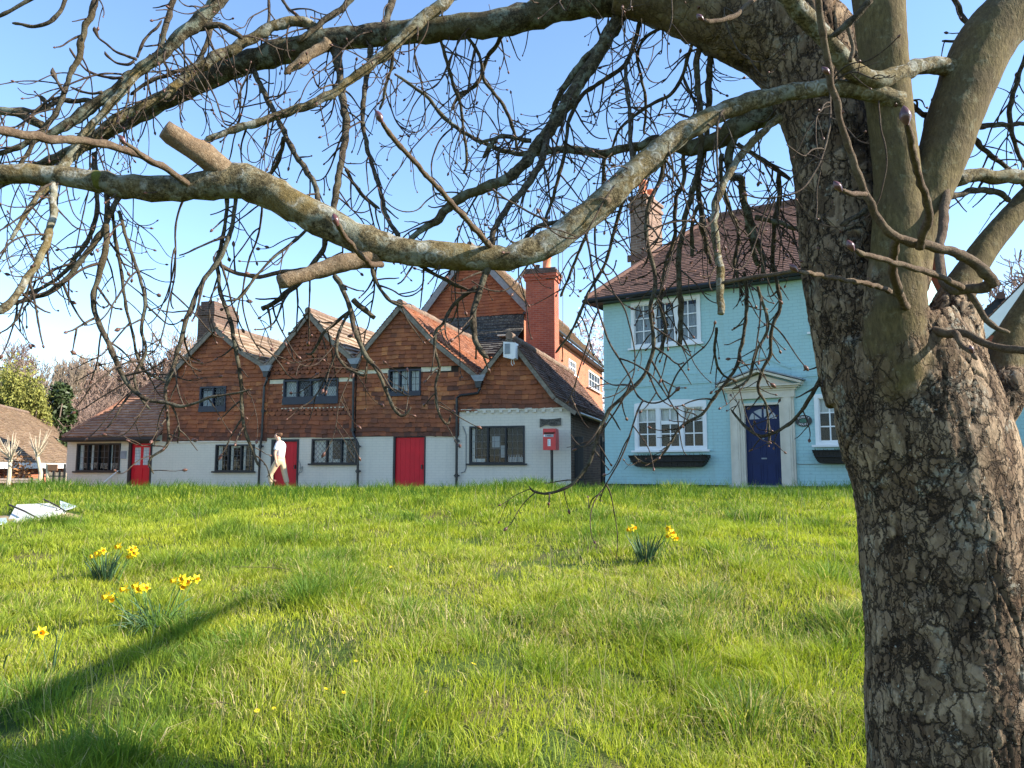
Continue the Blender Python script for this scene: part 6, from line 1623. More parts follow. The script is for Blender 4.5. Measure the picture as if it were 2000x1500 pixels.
# ------------------------------------------------------------------ ground
def grid_lines(a, b, step, far, growth=1.35):
    c = list(np.arange(a, b + 1e-6, step)); s = step; x = c[-1]
    while x < far: s *= growth; x += s; c.append(x)
    s = step; x = c[0]; left = []
    while x > -far: s *= growth; x -= s; left.append(x)
    return np.array(left[::-1] + c)
gx = grid_lines(-15, 14, .22, 900); gy = grid_lines(-3, 24, .22, 900)
GX, GY = np.meshgrid(gx, gy); GZ = ground_z(GX, GY)
def mat_ground():
    m = NT('turf soil'); v = m.coord('Object')
    n1 = m.noise(v, 1.6, 6, .65); n2 = m.noise(v, 14, 5, .7); n3 = m.noise(v, 70, 3, .6)
    c = m.ramp(n2, [(.3, (.045, .065, .014)), (.6, (.075, .115, .022)), (.8, (.13, .14, .045))])
    c = m.mix(m.ramp(n1, [(.50, (0, 0, 0)), (.66, (.8, .8, .8))]), c, (.15, .115, .055))
    m.bsdf(c, .95, m.bump(m.math('ADD', n2, n3), .8, .03), .1)
    return m.m
nx, ny = len(gx), len(gy)
i = np.arange(ny - 1)[:, None] * nx + np.arange(nx - 1)[None]
Q = np.stack([i, i + 1, i + nx + 1, i + nx], -1).reshape(-1, 4)
g = mesh_np('ground', np.stack([GX, GY, GZ], -1).reshape(-1, 3), quads=Q, mat=mat_ground(), smooth=True); g['kind'] = 'structure'
def strip(name, pts, lift, mat):
    mb = MB(); n = len(pts)
    mb.add([(x, y, gz(x, y) + lift) for p in pts for (x, y) in p], [(2 * k, 2 * k + 1, 2 * k + 3, 2 * k + 2) for k in range(n - 1)])
    o = mb.build(name, mat); o['kind'] = 'structure'; return o
M['gravel'] = mat_plain('pale gravel path', (.30, .27, .22), .95, .3, 25, .6, .1, dirt=(.16, .14, .10))
pa = []
for k in range(30):
    u = -2 + k * (CF.len + 3) / 29; a = CF.world(u, -.05, 0); b = CF.world(u, -1.5, 0); pa.append(((a.x, a.y), (b.x, b.y)))
strip('path', pa, .012, M['gravel'])

# ------------------------------------------------------------------ grass
def mat_grass():
    m = NT('grass blades')
    col = m.attr('col', 'Color')
    d = m.n("ShaderNodeBsdfPrincipled", ins={'Base Color': col, 'Roughness': .55}); d.inputs['Specular IOR Level'].default_value = .18
    hs = m.mix(1.0, col, (1.15, 1.2, .55), 'MULTIPLY')
    t = m.n("ShaderNodeBsdfTranslucent", ins={'Color': hs})
    mx = m.n("ShaderNodeMixShader", ins={0: .42}); m.t.links.new(d.outputs[0], mx.inputs[1]); m.t.links.new(t.outputs[0], mx.inputs[2])
    m.t.links.new(mx.outputs[0], m.out.inputs[0])
    return m.m
M['grass'] = mat_grass()
rngG = np.random.default_rng(3)
def vnoise2(x, y, sc, seed):
    """cheap value noise on arrays"""
    X = x * sc + seed * 13.7; Y = y * sc + seed * 7.1
    xi = np.floor(X).astype(np.int64); yi = np.floor(Y).astype(np.int64); fx = X - xi; fy = Y - yi
    fx = fx * fx * (3 - 2 * fx); fy = fy * fy * (3 - 2 * fy)
    def h(a, b):
        n = (a * 374761393 + b * 668265263 + seed * 144665) & 0xFFFFFFFF
        n = ((n ^ (n >> 13)) * 1274126177) & 0xFFFFFFFF
        return ((n ^ (n >> 16)) & 0xFFFF) / 65535.0
    return (h(xi, yi) * (1 - fx) + h(xi + 1, yi) * fx) * (1 - fy) + (h(xi, yi + 1) * (1 - fx) + h(xi + 1, yi + 1) * fx) * fy

DEBRIS_C = on_ground(75, 1012)
def zone(y0, y1, dens, wscale, hscale, xl=None, xr=None, tuss=.55):
    """scatter grass over a band of the green; tussocks plus an even sward"""
    def half(y): return .70 * y + 1.0
    area_x0 = xl if xl is not None else -half(y1); area_x1 = xr if xr is not None else half(y1)
    n = int((area_x1 - area_x0) * (y1 - y0) * dens)
    x = rngG.uniform(area_x0, area_x1, n); y = rngG.uniform(y0, y1, n)
    lx = rngG.normal(0, 1, n); ly = rngG.normal(0, 1, n); lean = rngG.uniform(.15, .9, n)
    hgt = rngG.uniform(.035, .095, n)
    # tussocks
    nt = int((area_x1 - area_x0) * (y1 - y0) * 14); tx = rngG.uniform(area_x0, area_x1, nt); ty = rngG.uniform(y0, y1, nt); ts = rngG.uniform(.04, .13, nt) ; tb = rngG.beta(1.4, 3.5, nt)
    it = rngG.random(n) < tuss; k = rngG.integers(0, nt, n)
    ox = rngG.normal(0, 1, n) * ts[k]; oy = rngG.normal(0, 1, n) * ts[k]
    x = np.where(it, tx[k] + ox, x); y = np.where(it, ty[k] + oy, y)
    lx = np.where(it, ox / ts[k] + rngG.normal(0, .4, n), lx); ly = np.where(it, oy / ts[k] + rngG.normal(0, .4, n), ly)
    hgt = np.where(it, (.05 + .17 * tb[k]) * rngG.uniform(.6, 1.15, n), hgt); lean = np.where(it, rngG.uniform(.2, 1.0, n), lean)
    tone = np.where(it, tb[k], 0.0)
    if xl is None:
        ok = np.abs(x) < half(y)
    else: ok = np.ones(n, bool)
    dd = ((x - DEBRIS_C.x + .15) / .72) ** 2 + ((y - DEBRIS_C.y) / .6) ** 2
    ok &= dd > rngG.uniform(.75, 1.25, n)
    # keep off the buildings and the trunk
    s = (x - CF.p0.x) * CF.n.x + (y - CF.p0.y) * CF.n.y; ok &= (s < -.9) | (x < -15.2)
    s2 = (x - BF.p0.x) * BF.n.x + (y - BF.p0.y) * BF.n.y; u2 = (x - BF.p0.x) * BF.e.x + (y - BF.p0.y) * BF.e.y; ok &= (s2 < -.42) | (u2 < -.3)
    ok &= (x - 1.60) ** 2 + (y - 2.75) ** 2 > .11
    bare = vnoise2(x, y, 1.1, 5) * .6 + vnoise2(x, y, 3.1, 9) * .4
    ok &= ~((bare > .70) & (rngG.random(n) < .75) & (y < 9))
    x, y, lx, ly, lean, hgt, tone, bare = [a[ok] for a in (x, y, lx, ly, lean, hgt, tone, bare)]
    n = len(x)
    l = np.hypot(lx, ly) + 1e-6; lx /= l; ly /= l
    big = vnoise2(x, y, .8, 2); med = vnoise2(x, y, 2.4, 3)
    lump = vnoise2(x, y, 1.5, 41) * .6 + vnoise2(x, y, 4.2, 42) * .4
    hgt = hgt * hscale * (.45 + 1.1 * lump) * (.75 + .5 * med)
    # dry straw among the green
    dry_p = .05 + .38 * np.clip((vnoise2(x, y, .55, 21) * .5 + vnoise2(x, y, 1.7, 22) * .5 - .50) * 5, 0, 1)
    dry_p = dry_p * np.clip(.35 + (9 - y) * .14, .35, 1) * np.clip(1 + x * .22, .5, 1.5) + .03
    dry = rngG.random(n) < dry_p
    a = np.array([.235, .315, .030]); b = np.array([.40, .43, .045]); c = np.array([.105, .190, .028]); d = np.array([.62, .50, .28]); e = np.array([.43, .40, .13])
    w = np.clip(big * .7 + (1 - lump) * 1.0 - .30 + rngG.normal(0, .20, n), 0, 1)[:, None]
    col = a * (1 - w) + b * w
    kk = np.clip(tone * 1.1 + (lump - .55) * 1.6 + rngG.normal(0, .15, n), 0, 1)[:, None]; col = col * (1 - kk) + c * kk
    q = rngG.random(n)[:, None]; col = np.where(dry[:, None], d * q + e * (1 - q), col)
    col = col * rngG.uniform(.75, 1.2, n)[:, None]
    hgt = np.where(dry, hgt * .9, hgt)
    lean = np.where(dry, np.clip(lean * 1.4, .3, 1.5), lean)
    wd = rngG.uniform(.0014, .0031, n) * wscale
    z = ground_z(x, y) - .008
    # blade: base pair, middle pair, tip
    ang = rngG.uniform(0, np.pi * 2, n); px_, py_ = np.cos(ang) * wd, np.sin(ang) * wd
    hm = hgt * .55; om = lean * hgt * .28; ot = lean * hgt * 1.0; ht = hgt * np.sqrt(np.clip(1 - (lean * .62) ** 2, .12, 1))
    V = np.empty((n, 5, 3), np.float32)
    V[:, 0] = np.column_stack([x - px_, y - py_, z]); V[:, 1] = np.column_stack([x + px_, y + py_, z])
    V[:, 2] = np.column_stack([x + lx * om - px_ * .8, y + ly * om - py_ * .8, z + hm]); V[:, 3] = np.column_stack([x + lx * om + px_ * .8, y + ly * om + py_ * .8, z + hm])
    V[:, 4] = np.column_stack([x + lx * ot, y + ly * ot, z + ht])
    return V.reshape(-1, 3), np.repeat(np.column_stack([col, np.ones(n)]), 5, axis=0), n
zs_ = [zone(1.2, 3.2, 1500, 1.3, 1.0), zone(3.2, 5.0, 7200, 1.0, 1.0), zone(5.0, 7.0, 5400, 1.15, 1.0), zone(7.0, 9.5, 3400, 1.4, 1.0), zone(9.5, 12.2, 1900, 1.8, 1.0), zone(12.2, 14.2, 1700, 2.1, 1.15), zone(14.2, 19, 500, 2.6, .9), zone(14, 27, 330, 3.2, 1.0, -22, -10)]
def tall(n, hr, wr, yr, col, lean=(.1, .5), edge=False):
    """scattered taller stalks and leaning dry stems"""
    y = rngG.uniform(*yr, n); x = rngG.uniform(-1, 1, n) * (.7 * y + .5); z = ground_z(x, y)
    h = rngG.uniform(*hr, n); w = rngG.uniform(*wr, n); an = rngG.uniform(0, 6.28, n); lx, ly = np.cos(an), np.sin(an); le = rngG.uniform(*lean, n) * h
    px_, py_ = w, w * .2
    V = np.empty((n, 5, 3), np.float32)
    V[:, 0] = np.column_stack([x - px_, y - py_, z]); V[:, 1] = np.column_stack([x + px_, y + py_, z])
    V[:, 2] = np.column_stack([x + lx * le * .35 - px_ * .8, y + ly * le * .35, z + h * .55]); V[:, 3] = np.column_stack([x + lx * le * .35 + px_ * .8, y + ly * le * .35, z + h * .55])
    V[:, 4] = np.column_stack([x + lx * le, y + ly * le, z + h])
    c = np.array(col) * rngG.uniform(.7, 1.2, n)[:, None]
    return V.reshape(-1, 3), np.repeat(np.column_stack([c, np.ones(n)]), 5, axis=0), n
zs_.append(tall(420, (.16, .42), (.0011, .002), (3.4, 8), (.45, .37, .20)))
zs_.append(tall(260, (.15, .38), (.0018, .003), (8, 13.2), (.42, .36, .19)))
zs_.append(tall(2600, (.10, .20), (.003, .005), (10.5, 12.6), (.15, .24, .026), (.3, 1.0)))
zs_.append(tall(5200, (.12, .27), (.003, .005), (12.0, 13.8), (.10, .19, .022), (.2, .8)))
zs_.append(tall(700, (.04, .10), (.0014, .0024), (3.4, 8), (.44, .35, .19), (2.0, 4.0)))
V = np.concatenate([a[0] for a in zs_]); Cc = np.concatenate([a[1] for a in zs_]); n = sum(a[2] for a in zs_)
b0 = np.arange(n) * 5
gr = mesh_np('grass', V, quads=np.column_stack([b0, b0 + 1, b0 + 3, b0 + 2]), tris=np.column_stack([b0 + 2, b0 + 3, b0 + 4]), attrs={'col': ('FLOAT_COLOR', Cc)}, mat=M['grass'])
gr['kind'] = 'stuff'
print('grass blades', n)

# ------------------------------------------------------------------ daffodils and celandines
M['petal'] = mat_plain('yellow petals', (.86, .66, .02), .55, .08, 30, .1, .2)
M['trumpet'] = mat_plain('deep yellow trumpet', (.84, .50, .010), .55, .10, 30, .1, .2)
M['daff_leaf'] = mat_plain('grey green daffodil leaf', (.050, .098, .045), .5, .3, 9, .1, .2)
M['daff_stem'] = mat_plain('daffodil stem', (.12, .21, .05), .5, .2, 9, .1, .3)
def flower_parts(parent, pos, face, base, size=1.0):
    """one daffodil: stem with a bent neck, six petals and a trumpet"""
    off = tuple(parent.location)
    f = Vector(face).normalized(); a = f.orthogonal().normalized(); b = f.cross(a)
    pos = Vector(pos); R = .038 * size
    mb = MB(off)
    for k in range(6):
        t = math.pi / 3 * k + .2; d = a * math.cos(t) + b * math.sin(t); s = f.cross(d)
        back = -f * .006 if k % 2 else f * .0
        p = [pos + d * .006, pos + d * R * .5 + s * .011 * size + f * .003 + back, pos + d * R * 1.05 - f * random.uniform(0, .010) + back, pos + d * R * .5 - s * .011 * size + f * .003 + back]
        mb.add([tuple(x) for x in p], [(0, 1, 2, 3)])
    fl = mb.build('flower', M['petal'], parent)
    mb = MB(off); k = 10; prof = [(.006, 0), (.011, .012), (.013, .024), (.017, .031)]; pts = []
    for r, h in prof:
        for i in range(k):
            t = 2 * math.pi * i / k; pts.append(tuple(pos + f * h * size + (a * math.cos(t) + b * math.sin(t)) * r * size * (1 + (.10 * (-1) ** i if h > .03 else 0))))
    mb.add(pts, [(j * k + i, j * k + (i + 1) % k, (j + 1) * k + (i + 1) % k, (j + 1) * k + i) for j in range(3) for i in range(k)])
    mb.build('trumpet', M['trumpet'], fl)
    mb = MB(off); back = pos - f * .022; base = Vector(base)
    mid = base.lerp(back, .6) + Vector((0, 0, .03)); top = back + Vector((0, 0, .012)) - f * .008
    P = cat_rom([tuple(base), tuple(mid), tuple(top), tuple(back), tuple(pos)], 5); mb.tube([tuple(x) for x in P], .0032, 5); mb.build('stem', M['daff_stem'], fl)
def strap_leaves(parent, base, n, L, spread, out, seed, aim=None):
    rg = random.Random(seed); off = tuple(parent.location); mb = MB(off)
    for i in range(n):
        a = rg.uniform(0, 6.283); r0 = spread * rg.random(); p = Vector(base) + Vector((r0 * math.cos(a), r0 * math.sin(a) * .8, -.01)); p.z = gz(p.x, p.y) - .01
        d = Vector((math.cos(a) * out * rg.uniform(.3, 1.2), math.sin(a) * out * rg.uniform(.3, 1.2), 1)).normalized(); l = L * rg.uniform(.6, 1.1); w = rg.uniform(.004, .0068); m_ = 7
        s = d.cross(Vector((rg.gauss(0, 1), rg.gauss(0, 1), .2))).normalized(); bend = rg.uniform(0, .16) * out * 2.2
        pts = []; nsg = 6
        for k in range(nsg + 1):
            t = k / nsg; ww = w * (1 - .25 * t) if t < .8 else w * (1 - .25 * t) * (1 - t) / .2 * .8 + .0006
            up = Vector((0, 0, 0)); pts += [tuple(p - s * ww), tuple(p + d.cross(s) * ww * .35), tuple(p + s * ww)]
            lat = .06 + .30 * max(0, out - .3); d = (d + Vector((d.x * lat, d.y * lat, -bend * (1 + 2.5 * t) * (.35 if out < .4 else 1)))).normalized(); p = p + d * l / nsg
        mb.add(pts, [f for k in range(nsg) for f in ((3 * k, 3 * k + 1, 3 * k + 4, 3 * k + 3), (3 * k + 1, 3 * k + 2, 3 * k + 5, 3 * k + 4))], rg.random())
    return mb.build('leaves', M['daff_leaf'], parent)
def clump(label, bpx, bpy, flowers, n, L, spread, out, seed, group='daffodils flowering on the green'):
    b = on_ground(bpx, bpy); t = thing('daffodil_clump', label, 'daffodils', (b.x, b.y, gz(b.x, b.y)), 0, group)
    if n: strap_leaves(t, b, n, L, spread, out, seed)
    rg = random.Random(seed)
    for (x, y, fx, fz) in flowers:
        Y = b.y + rg.uniform(-.05, .05); p = at(x, y, Y)
        flower_parts(t, p, (fx, -.75 + rg.uniform(-.3, .2), fz), (b.x + (p.x - b.x) * .45, b.y + rg.uniform(-.04, .04), gz(b.x, b.y)), rg.uniform(.9, 1.1))
    return t
clump('daffodil clump with upright dark leaves, farther of the two on the left', 205, 1138, [(184, 1086, -.7, -.1), (193, 1080, -.5, -.1), (201, 1076, .5, .2), (232, 1067, -.3, -.1), (256, 1074, .5, .1), (262, 1080, .3, 0), (255, 1086, -.3, -.2), (262, 1072, .5, .3)], 64, .30, .08, .36, 31)
clump('big daffodil clump with sprawling leaves, nearer of the two on the left', 310, 1232, [(210, 1164, -.6, -.2), (218, 1168, .4, -.3), (245, 1150, -.6, -.1), (266, 1144, -.5, -.1), (272, 1150, .1, 0), (284, 1148, .7, 0), (341, 1134, -.6, 0), (356, 1130, .1, 0), (358, 1142, .2, -.3), (365, 1136, .4, 0), (383, 1131, .8, .1)], 90, .33, .16, .65, 32)
clump('daffodil clump alone on the right with two bunches of flowers', 1262, 1100, [(1229, 1034, -.6, -.1), (1237, 1031, .5, .1), (1305, 1033, -.3, .1), (1312, 1040, .3, 0), (1304, 1046, -.3, -.2), (1318, 1050, .5, -.2)], 50, .30, .06, .38, 33)
clump('single leaning daffodil at the left edge of the picture', 4, 1312, [(80, 1236, .6, .1)], 3, .30, .03, .5, 34)
b = on_ground(101, 1312); tl_ = thing('daffodil_shoot', 'flowerless pale daffodil leaves right of the single leaning daffodil', 'plant', (b.x, b.y, gz(b.x, b.y))); strap_leaves(tl_, b, 4, .24, .02, .2, 35)

M['celandine'] = mat_plain('glossy yellow petals', (.80, .60, .01), .3, .06, 30, 0, .5)
mb = MB()
for k in range(8):
    t = math.pi / 4 * k; d = Vector((math.cos(t), math.sin(t), .25)); s = Vector((-math.sin(t), math.cos(t), 0))
    mb.add([tuple(d * .002), tuple(d * .008 + s * .0035), tuple(d * .014), tuple(d * .008 - s * .0035)], [(0, 1, 2, 3)])
cel0 = None
cels = [(562, 1137), (696, 1160), (20, 1479), (127, 1444), (142, 1464), (332, 1462), (504, 1405), (537, 1400), (560, 1406), (638, 1361), (672, 1369), (696, 1306)] + \
    [(600 + a / 2.679, 940 + b / 2.679) for a, b in ((500, 430), (530, 430), (550, 420), (490, 450), (440, 475), (330, 505), (380, 515), (400, 510), (370, 535), (260, 530), (320, 540), (430, 540), (520, 530), (250, 590), (325, 615), (600, 400), (670, 410), (750, 405), (430, 440), (797, 997), (630, 1033), (870, 995), (625, 1145), (190, 1098), (195, 1150), (103, 1128), (435, 1300), (180, 1218))]
for (x, y) in cels:
    p = on_ground(x, y)
    if cel0 is None:
        o = mb.build('celandine', M['celandine']); cel0 = o
    else:
        o = cel0.copy(); COL.objects.link(o)
    o.location = (p.x, p.y - .02, p.z + .045); o.rotation_euler = (.35, random.uniform(-.3, .3), random.uniform(0, 6)); o.scale = (random.uniform(.8, 1.25),) * 3
    props(o, 'tiny yellow celandine flower open in the short grass', 'flower', 'celandines in the grass')

# ------------------------------------------------------------------ broken boards on the left
M['board_white'] = mat_plain('white laminate', (.56, .54, .49), .5, .06, 5, .1, .3)
M['board_blue'] = mat_plain('pale blue sheet', (.40, .47, .50), .5, .12, 8, .1, .3)
M['stick'] = mat_plain('dark stick', (.06, .045, .038), .8, .3, 30, .3, .1)
M['bare_soil'] = mat_plain('bare sandy soil', (.34, .25, .15), .95, .25, 12, .8, .05, dirt=(.19, .14, .08))
def slab(name, label, cat, px, mat, lift, th=.02):
    P = [on_ground(x, y) for x, y in px]; c = sum(P, Vector()) / len(P); mb = MB(tuple(c))
    up = [Vector((p.x, p.y, gz(p.x, p.y) + l)) for p, l in zip(P, lift)]
    n = len(P); mb.add([tuple(p) for p in up] + [tuple(p - Vector((0, 0, th))) for p in up], [tuple(range(n)), tuple(range(2 * n - 1, n - 1, -1))] + [((i + 1) % n, i, i + n, (i + 1) % n + n) for i in range(n)])
    o = mb.build(name, mat); o.location = c; return props(o, label, cat)
slab('broken_board', 'large broken white board lying on the grass bank', 'board', [(15, 1019), (62, 1013), (116, 999), (104, 994), (32, 994)], M['board_white'], [.02, .03, .05, .08, .06])
slab('board_strip', 'narrow white strip along the front edge of the broken board', 'board', [(24, 1027), (58, 1022), (128, 1006), (122, 1003), (30, 1021)], M['board_white'], [.03, .03, .03, .05, .05])
slab('plastic_sheet', 'pale blue sheet right of the broken white board', 'sheet', [(118, 1001), (138, 1000), (150, 996), (116, 992)], M['board_blue'], [.02, .05, .05, .10], .01)
slab('plastic_sheet', 'small pale sheet at the left picture edge below the broken board', 'sheet', [(-12, 1030), (14, 1027), (12, 1019), (-8, 1021)], M['board_blue'], [.03, .03, .05, .05], .01)
def stick(label, a, b, la, lb, r=.012, name='stick', mat='stick', cat='stick'):
    p, q = on_ground(*a), on_ground(*b); p.z = gz(p.x, p.y) + la; q.z = gz(q.x, q.y) + lb; mb = MB(tuple(p)); mid = p.lerp(q, .5) + Vector((0, .01, .006)); mb.tube([tuple(p), tuple(mid), tuple(q)], [r, r * .9, r * .7], 7); o = mb.build(name, M[mat]); o.location = p; return props(o, label, cat)
stick('dark stick lying across the left of the broken white board', (18, 1006), (76, 1022), .13, .05)
stick('dark stick lying across the right end of the broken white board', (84, 994), (130, 1008), .13, .05)
stick('long pale dry stalk on the grass in mid green', (452, 1121), (566, 1126), .06, .06, .003, 'dry_stalk', 'dead_wood', 'stalk')
stick('short pale dry stalk lying in the near grass', (409, 1396), (450, 1396), .05, .05, .003, 'dry_stalk', 'dead_wood', 'stalk')
mb = MB(); pts = [(DEBRIS_C.x, DEBRIS_C.y)]; ring = []
for i in range(28):
    a = i / 28 * 6.283; r = 1 + .15 * math.sin(3 * a) + .08 * math.sin(5 * a + 1); ring.append((DEBRIS_C.x - .15 + .74 * r * math.cos(a), DEBRIS_C.y + .6 * r * math.sin(a)))
V_ = [(DEBRIS_C.x, DEBRIS_C.y, gz(DEBRIS_C.x, DEBRIS_C.y) + .03)] + [(x * .5 + DEBRIS_C.x * .5, y * .5 + DEBRIS_C.y * .5, gz(x * .5 + DEBRIS_C.x * .5, y * .5 + DEBRIS_C.y * .5) + .025) for x, y in ring] + [(x, y, gz(x, y) - .01) for x, y in ring]
mb.add(V_, [(0, 1 + i, 1 + (i + 1) % 28) for i in range(28)] + [(1 + i, 29 + i, 29 + (i + 1) % 28, 1 + (i + 1) % 28) for i in range(28)])
o = mb.build('bare_soil', M['bare_soil'], smooth=True); o['kind'] = 'structure'
# ------------------------------------------------------------------ trees and shrubs beyond the houses
M['far_bark'] = mat_plain('pale far bark', (.24, .185, .145), .9, .3, 2, 0, .1)
M['far_twig'] = mat_plain('far twigs', (.24, .165, .13), .9, .25, .6, 0, .1)
M['far_twig_pale'] = mat_plain('far pale twigs', (.31, .245, .18), .9, .25, .6, 0, .1)
M['ivy'] = mat_plain('dark ivy leaves', (.040, .060, .018), .5, .5, 1.5, 0, .3)
M['bamboo'] = mat_plain('yellow green leaves', (.20, .20, .045), .6, .3, 1.5, 0, .2)
M['hedge'] = mat_plain('clipped hedge', (.045, .06, .018), .7, .5, 20, .3, .2)
M['blossom'] = mat_plain('pale pink blossom', (.62, .50, .49), .6, .12, 6, 0, .2)
def bare_tree(seed, H, spread, levels=5, up=.6, bush=False):
    rg = np.random.default_rng(seed); segs = []; fine = []
    def rec(p, d, L, r, lv):
        n = 4; pts = [p]
        for i in range(n):
            d = d + rg.normal(0, .10, 3) + np.array([0, 0, .05 * up]); d /= np.linalg.norm(d); p = p + d * L / n; pts.append(p)
        (segs if lv < 3 else fine).append((np.array(pts), np.linspace(r, r * .6, n + 1), lv))
        if lv >= levels: return
        k = (5 if lv == 0 else 4) + int(rg.random() * 2)
        for c in range(k):
            j = rg.integers(1 if (lv or bush) else 2, n + 1); q = pts[j]
            s = np.cross(d, rg.normal(0, 1, 3)); s /= np.linalg.norm(s) + 1e-9
            nd = d * rg.uniform(.45, .9) + s * rg.uniform(.35, .85) * spread + np.array([0, 0, .22 * up]); nd /= np.linalg.norm(nd)
            rec(q, nd, L * rg.uniform(.50, .74), r * rg.uniform(.42, .6), lv + 1)
    if bush:
        for i in range(9): rec(np.array([rg.normal(0, .4), rg.normal(0, .4), 0]), np.array([rg.normal(0, .35), rg.normal(0, .35), 1.0]), H * .5, .05, 1)
    else:
        rec(np.zeros(3), np.array([0, 0, 1.0]), H * .42, H * .016, 0)
    return segs, fine
def tubes_mesh(name, segs, k, mat, rmin=0.0):
    Vs, Fs, n0 = [], [], 0
    for P, R, lv in segs:
        v, f = tube_np(P, np.maximum(R, rmin), k, cap=False); Vs.append(v); Fs.append(np.array(f) + n0); n0 += len(v)
    V = np.concatenate(Vs); F = np.concatenate(Fs); me = mesh_np(name, V, quads=F, mat=mat, smooth=True); d = me.data; bpy.data.objects.remove(me); return d
PROTO = []
for i, (sd, sp, up, bush) in enumerate(((1, 1.0, .7, False), (2, .75, 1.3, False), (3, 1.25, .5, False), (4, 1.0, .8, True))):
    sg, fi = bare_tree(sd, 10.0, sp, 5, up, bush)
    top = max(P[:, 2].max() for P, R, l in fi)
    PROTO.append((tubes_mesh('trunk', [s for s in sg], 6, M['far_bark']), tubes_mesh('crown', fi, 3, M['far_twig'] if i != 1 else M['far_twig_pale'], .019), top))
def far_tree(px, ytop, Y, proto, label, rz, sx=1.0, name='bare_tree', cat='tree', grp='bare trees beyond the cottages', base_dz=0.0):
    p = at(px, ytop, Y); zb = gz(p.x, Y) + base_dz; tm, cm, top = PROTO[proto]; sc = (p.z - zb) / top
    t = thing(name, label, cat, (p.x, Y, zb), rz, grp); t.scale = (sc * sx, sc * sx, sc)
    for nm, me in (('trunk', tm), ('crown', cm)):
        o = bpy.data.objects.new(nm, me); COL.objects.link(o); o.parent = t
FT = [(8, 690, 52, 1, 'bare tree at the far left edge behind the brick outbuilding', .75), (50, 662, 62, 0, 'tall bare tree with ivied stem left of the dark evergreen', .9), (88, 690, 56, 1, 'slim bare tree just left of the dark evergreen', .7),
      (128, 672, 66, 1, 'upright bare tree above the dark evergreen', .8), (160, 700, 58, 2, 'spreading bare tree right of the dark evergreen', .8), (196, 665, 62, 0, 'tallest bare tree above the lean-to roof', .9),
      (236, 700, 55, 2, 'wide twiggy bare tree above the lean-to ridge', .8), (268, 684, 68, 1, 'upright bare tree right of the tallest above the lean-to', .9), (300, 640, 60, 0, 'pale bare tree left of the sooty chimney', .85),
      (338, 636, 64, 1, 'bare tree just behind the sooty chimney', .9), (365, 690, 72, 2, 'low bare tree right behind the sooty chimney foot', .9), (512, 640, 80, 2, 'bare tree top over the left cottage ridge', .8), (555, 648, 84, 0, 'bare tree top left of the fish-scale gable', .9),
      (1975, 472, 34, 2, 'bare tree above the brick outhouse at the right edge', .9), (1935, 540, 40, 0, 'smaller bare tree just right of the big trunk', .9)]
for i, (px, yt, Y, pr, lb, sx) in enumerate(FT): far_tree(px, yt, Y, pr, lb, i * 1.9, sx)
for i, (px, yt, Y, lb) in enumerate(((150, 765, 44, 'brown twiggy bush beside the dark evergreen'), (185, 775, 42, 'brown twiggy bush left above the lean-to hip'), (222, 762, 46, 'brown twiggy bush over the middle of the lean-to hip'), (262, 745, 48, 'brown twiggy bush near the lean-to ridge'), (300, 728, 48, 'brown twiggy bush at the top of the lean-to ridge'))):
    far_tree(px, yt, Y, 3, lb, i * 1.3, 1.5, 'bare_bush', 'bush', 'bare bushes behind the lean-to')
def leafy(name, label, cat, px, ytop, Y, w, n, leaf, mat, shape='cone', trunk=True, group=None, lumps=9, seed=1, hbase=None, stretch=1.0):
    rg = np.random.default_rng(seed); p = at(px, ytop, Y); zb = gz(p.x, Y) if hbase is None else hbase; H = p.z - zb
    t = thing(name, label, cat, (p.x, Y, zb), 0, group)
    c = np.column_stack([rg.normal(0, w * .35, lumps), rg.normal(0, w * .35, lumps), rg.uniform(.25, .92, lumps) * H]); r = w * rg.uniform(.28, .55, lumps)
    if shape == 'cone': c[:, :2] *= (1.15 - c[:, 2:3] / H)
    k = rg.integers(0, lumps, n); d = rg.normal(0, 1, (n, 3)); d /= np.linalg.norm(d, axis=1)[:, None]
    P = c[k] + d * (r[k] * rg.uniform(.55, 1.08, n))[:, None] * np.array([1, 1, 1.2 * stretch]); P[:, 2] = np.clip(P[:, 2] + (rg.exponential(.35, n) * (rg.random(n) < .4) if shape == 'round' else 0), .02, H * 1.12)
    a = rg.normal(0, 1, (n, 3)); a[:, 2] *= stretch; a /= np.linalg.norm(a, axis=1)[:, None]; b = np.cross(a, rg.normal(0, 1, (n, 3))); b /= np.linalg.norm(b, axis=1)[:, None]
    s = leaf * rg.uniform(.6, 1.4, n)[:, None]
    V = np.stack([P - a * s, P + b * s * .45, P + a * s, P - b * s * .45], 1).reshape(-1, 3); i0 = np.arange(n) * 4
    mesh_np('crown', V, quads=np.column_stack([i0, i0 + 1, i0 + 2, i0 + 3]), mat=mat, parent=t)
    if trunk:
        mb = MB()
        for q in range(3): mb.tube([(rg.normal(0, .05), 0, -.2), (rg.normal(0, .1), rg.normal(0, .1), H * .4), (rg.normal(0, w * .3), rg.normal(0, w * .3), H * .85)], [.09, .06, .02], 6)
        mb.build('trunk', M['far_bark'], t)
    return t
leafy('evergreen_tree', 'dark ivy covered evergreen behind the brick outbuilding', 'tree', 116, 742, 40, 1.35, 5200, .13, M['ivy'], seed=4)
leafy('evergreen_shrub', 'dark green shrub at the right foot of the dark evergreen', 'shrub', 134, 822, 36, .8, 2400, .10, M['ivy'], seed=5)
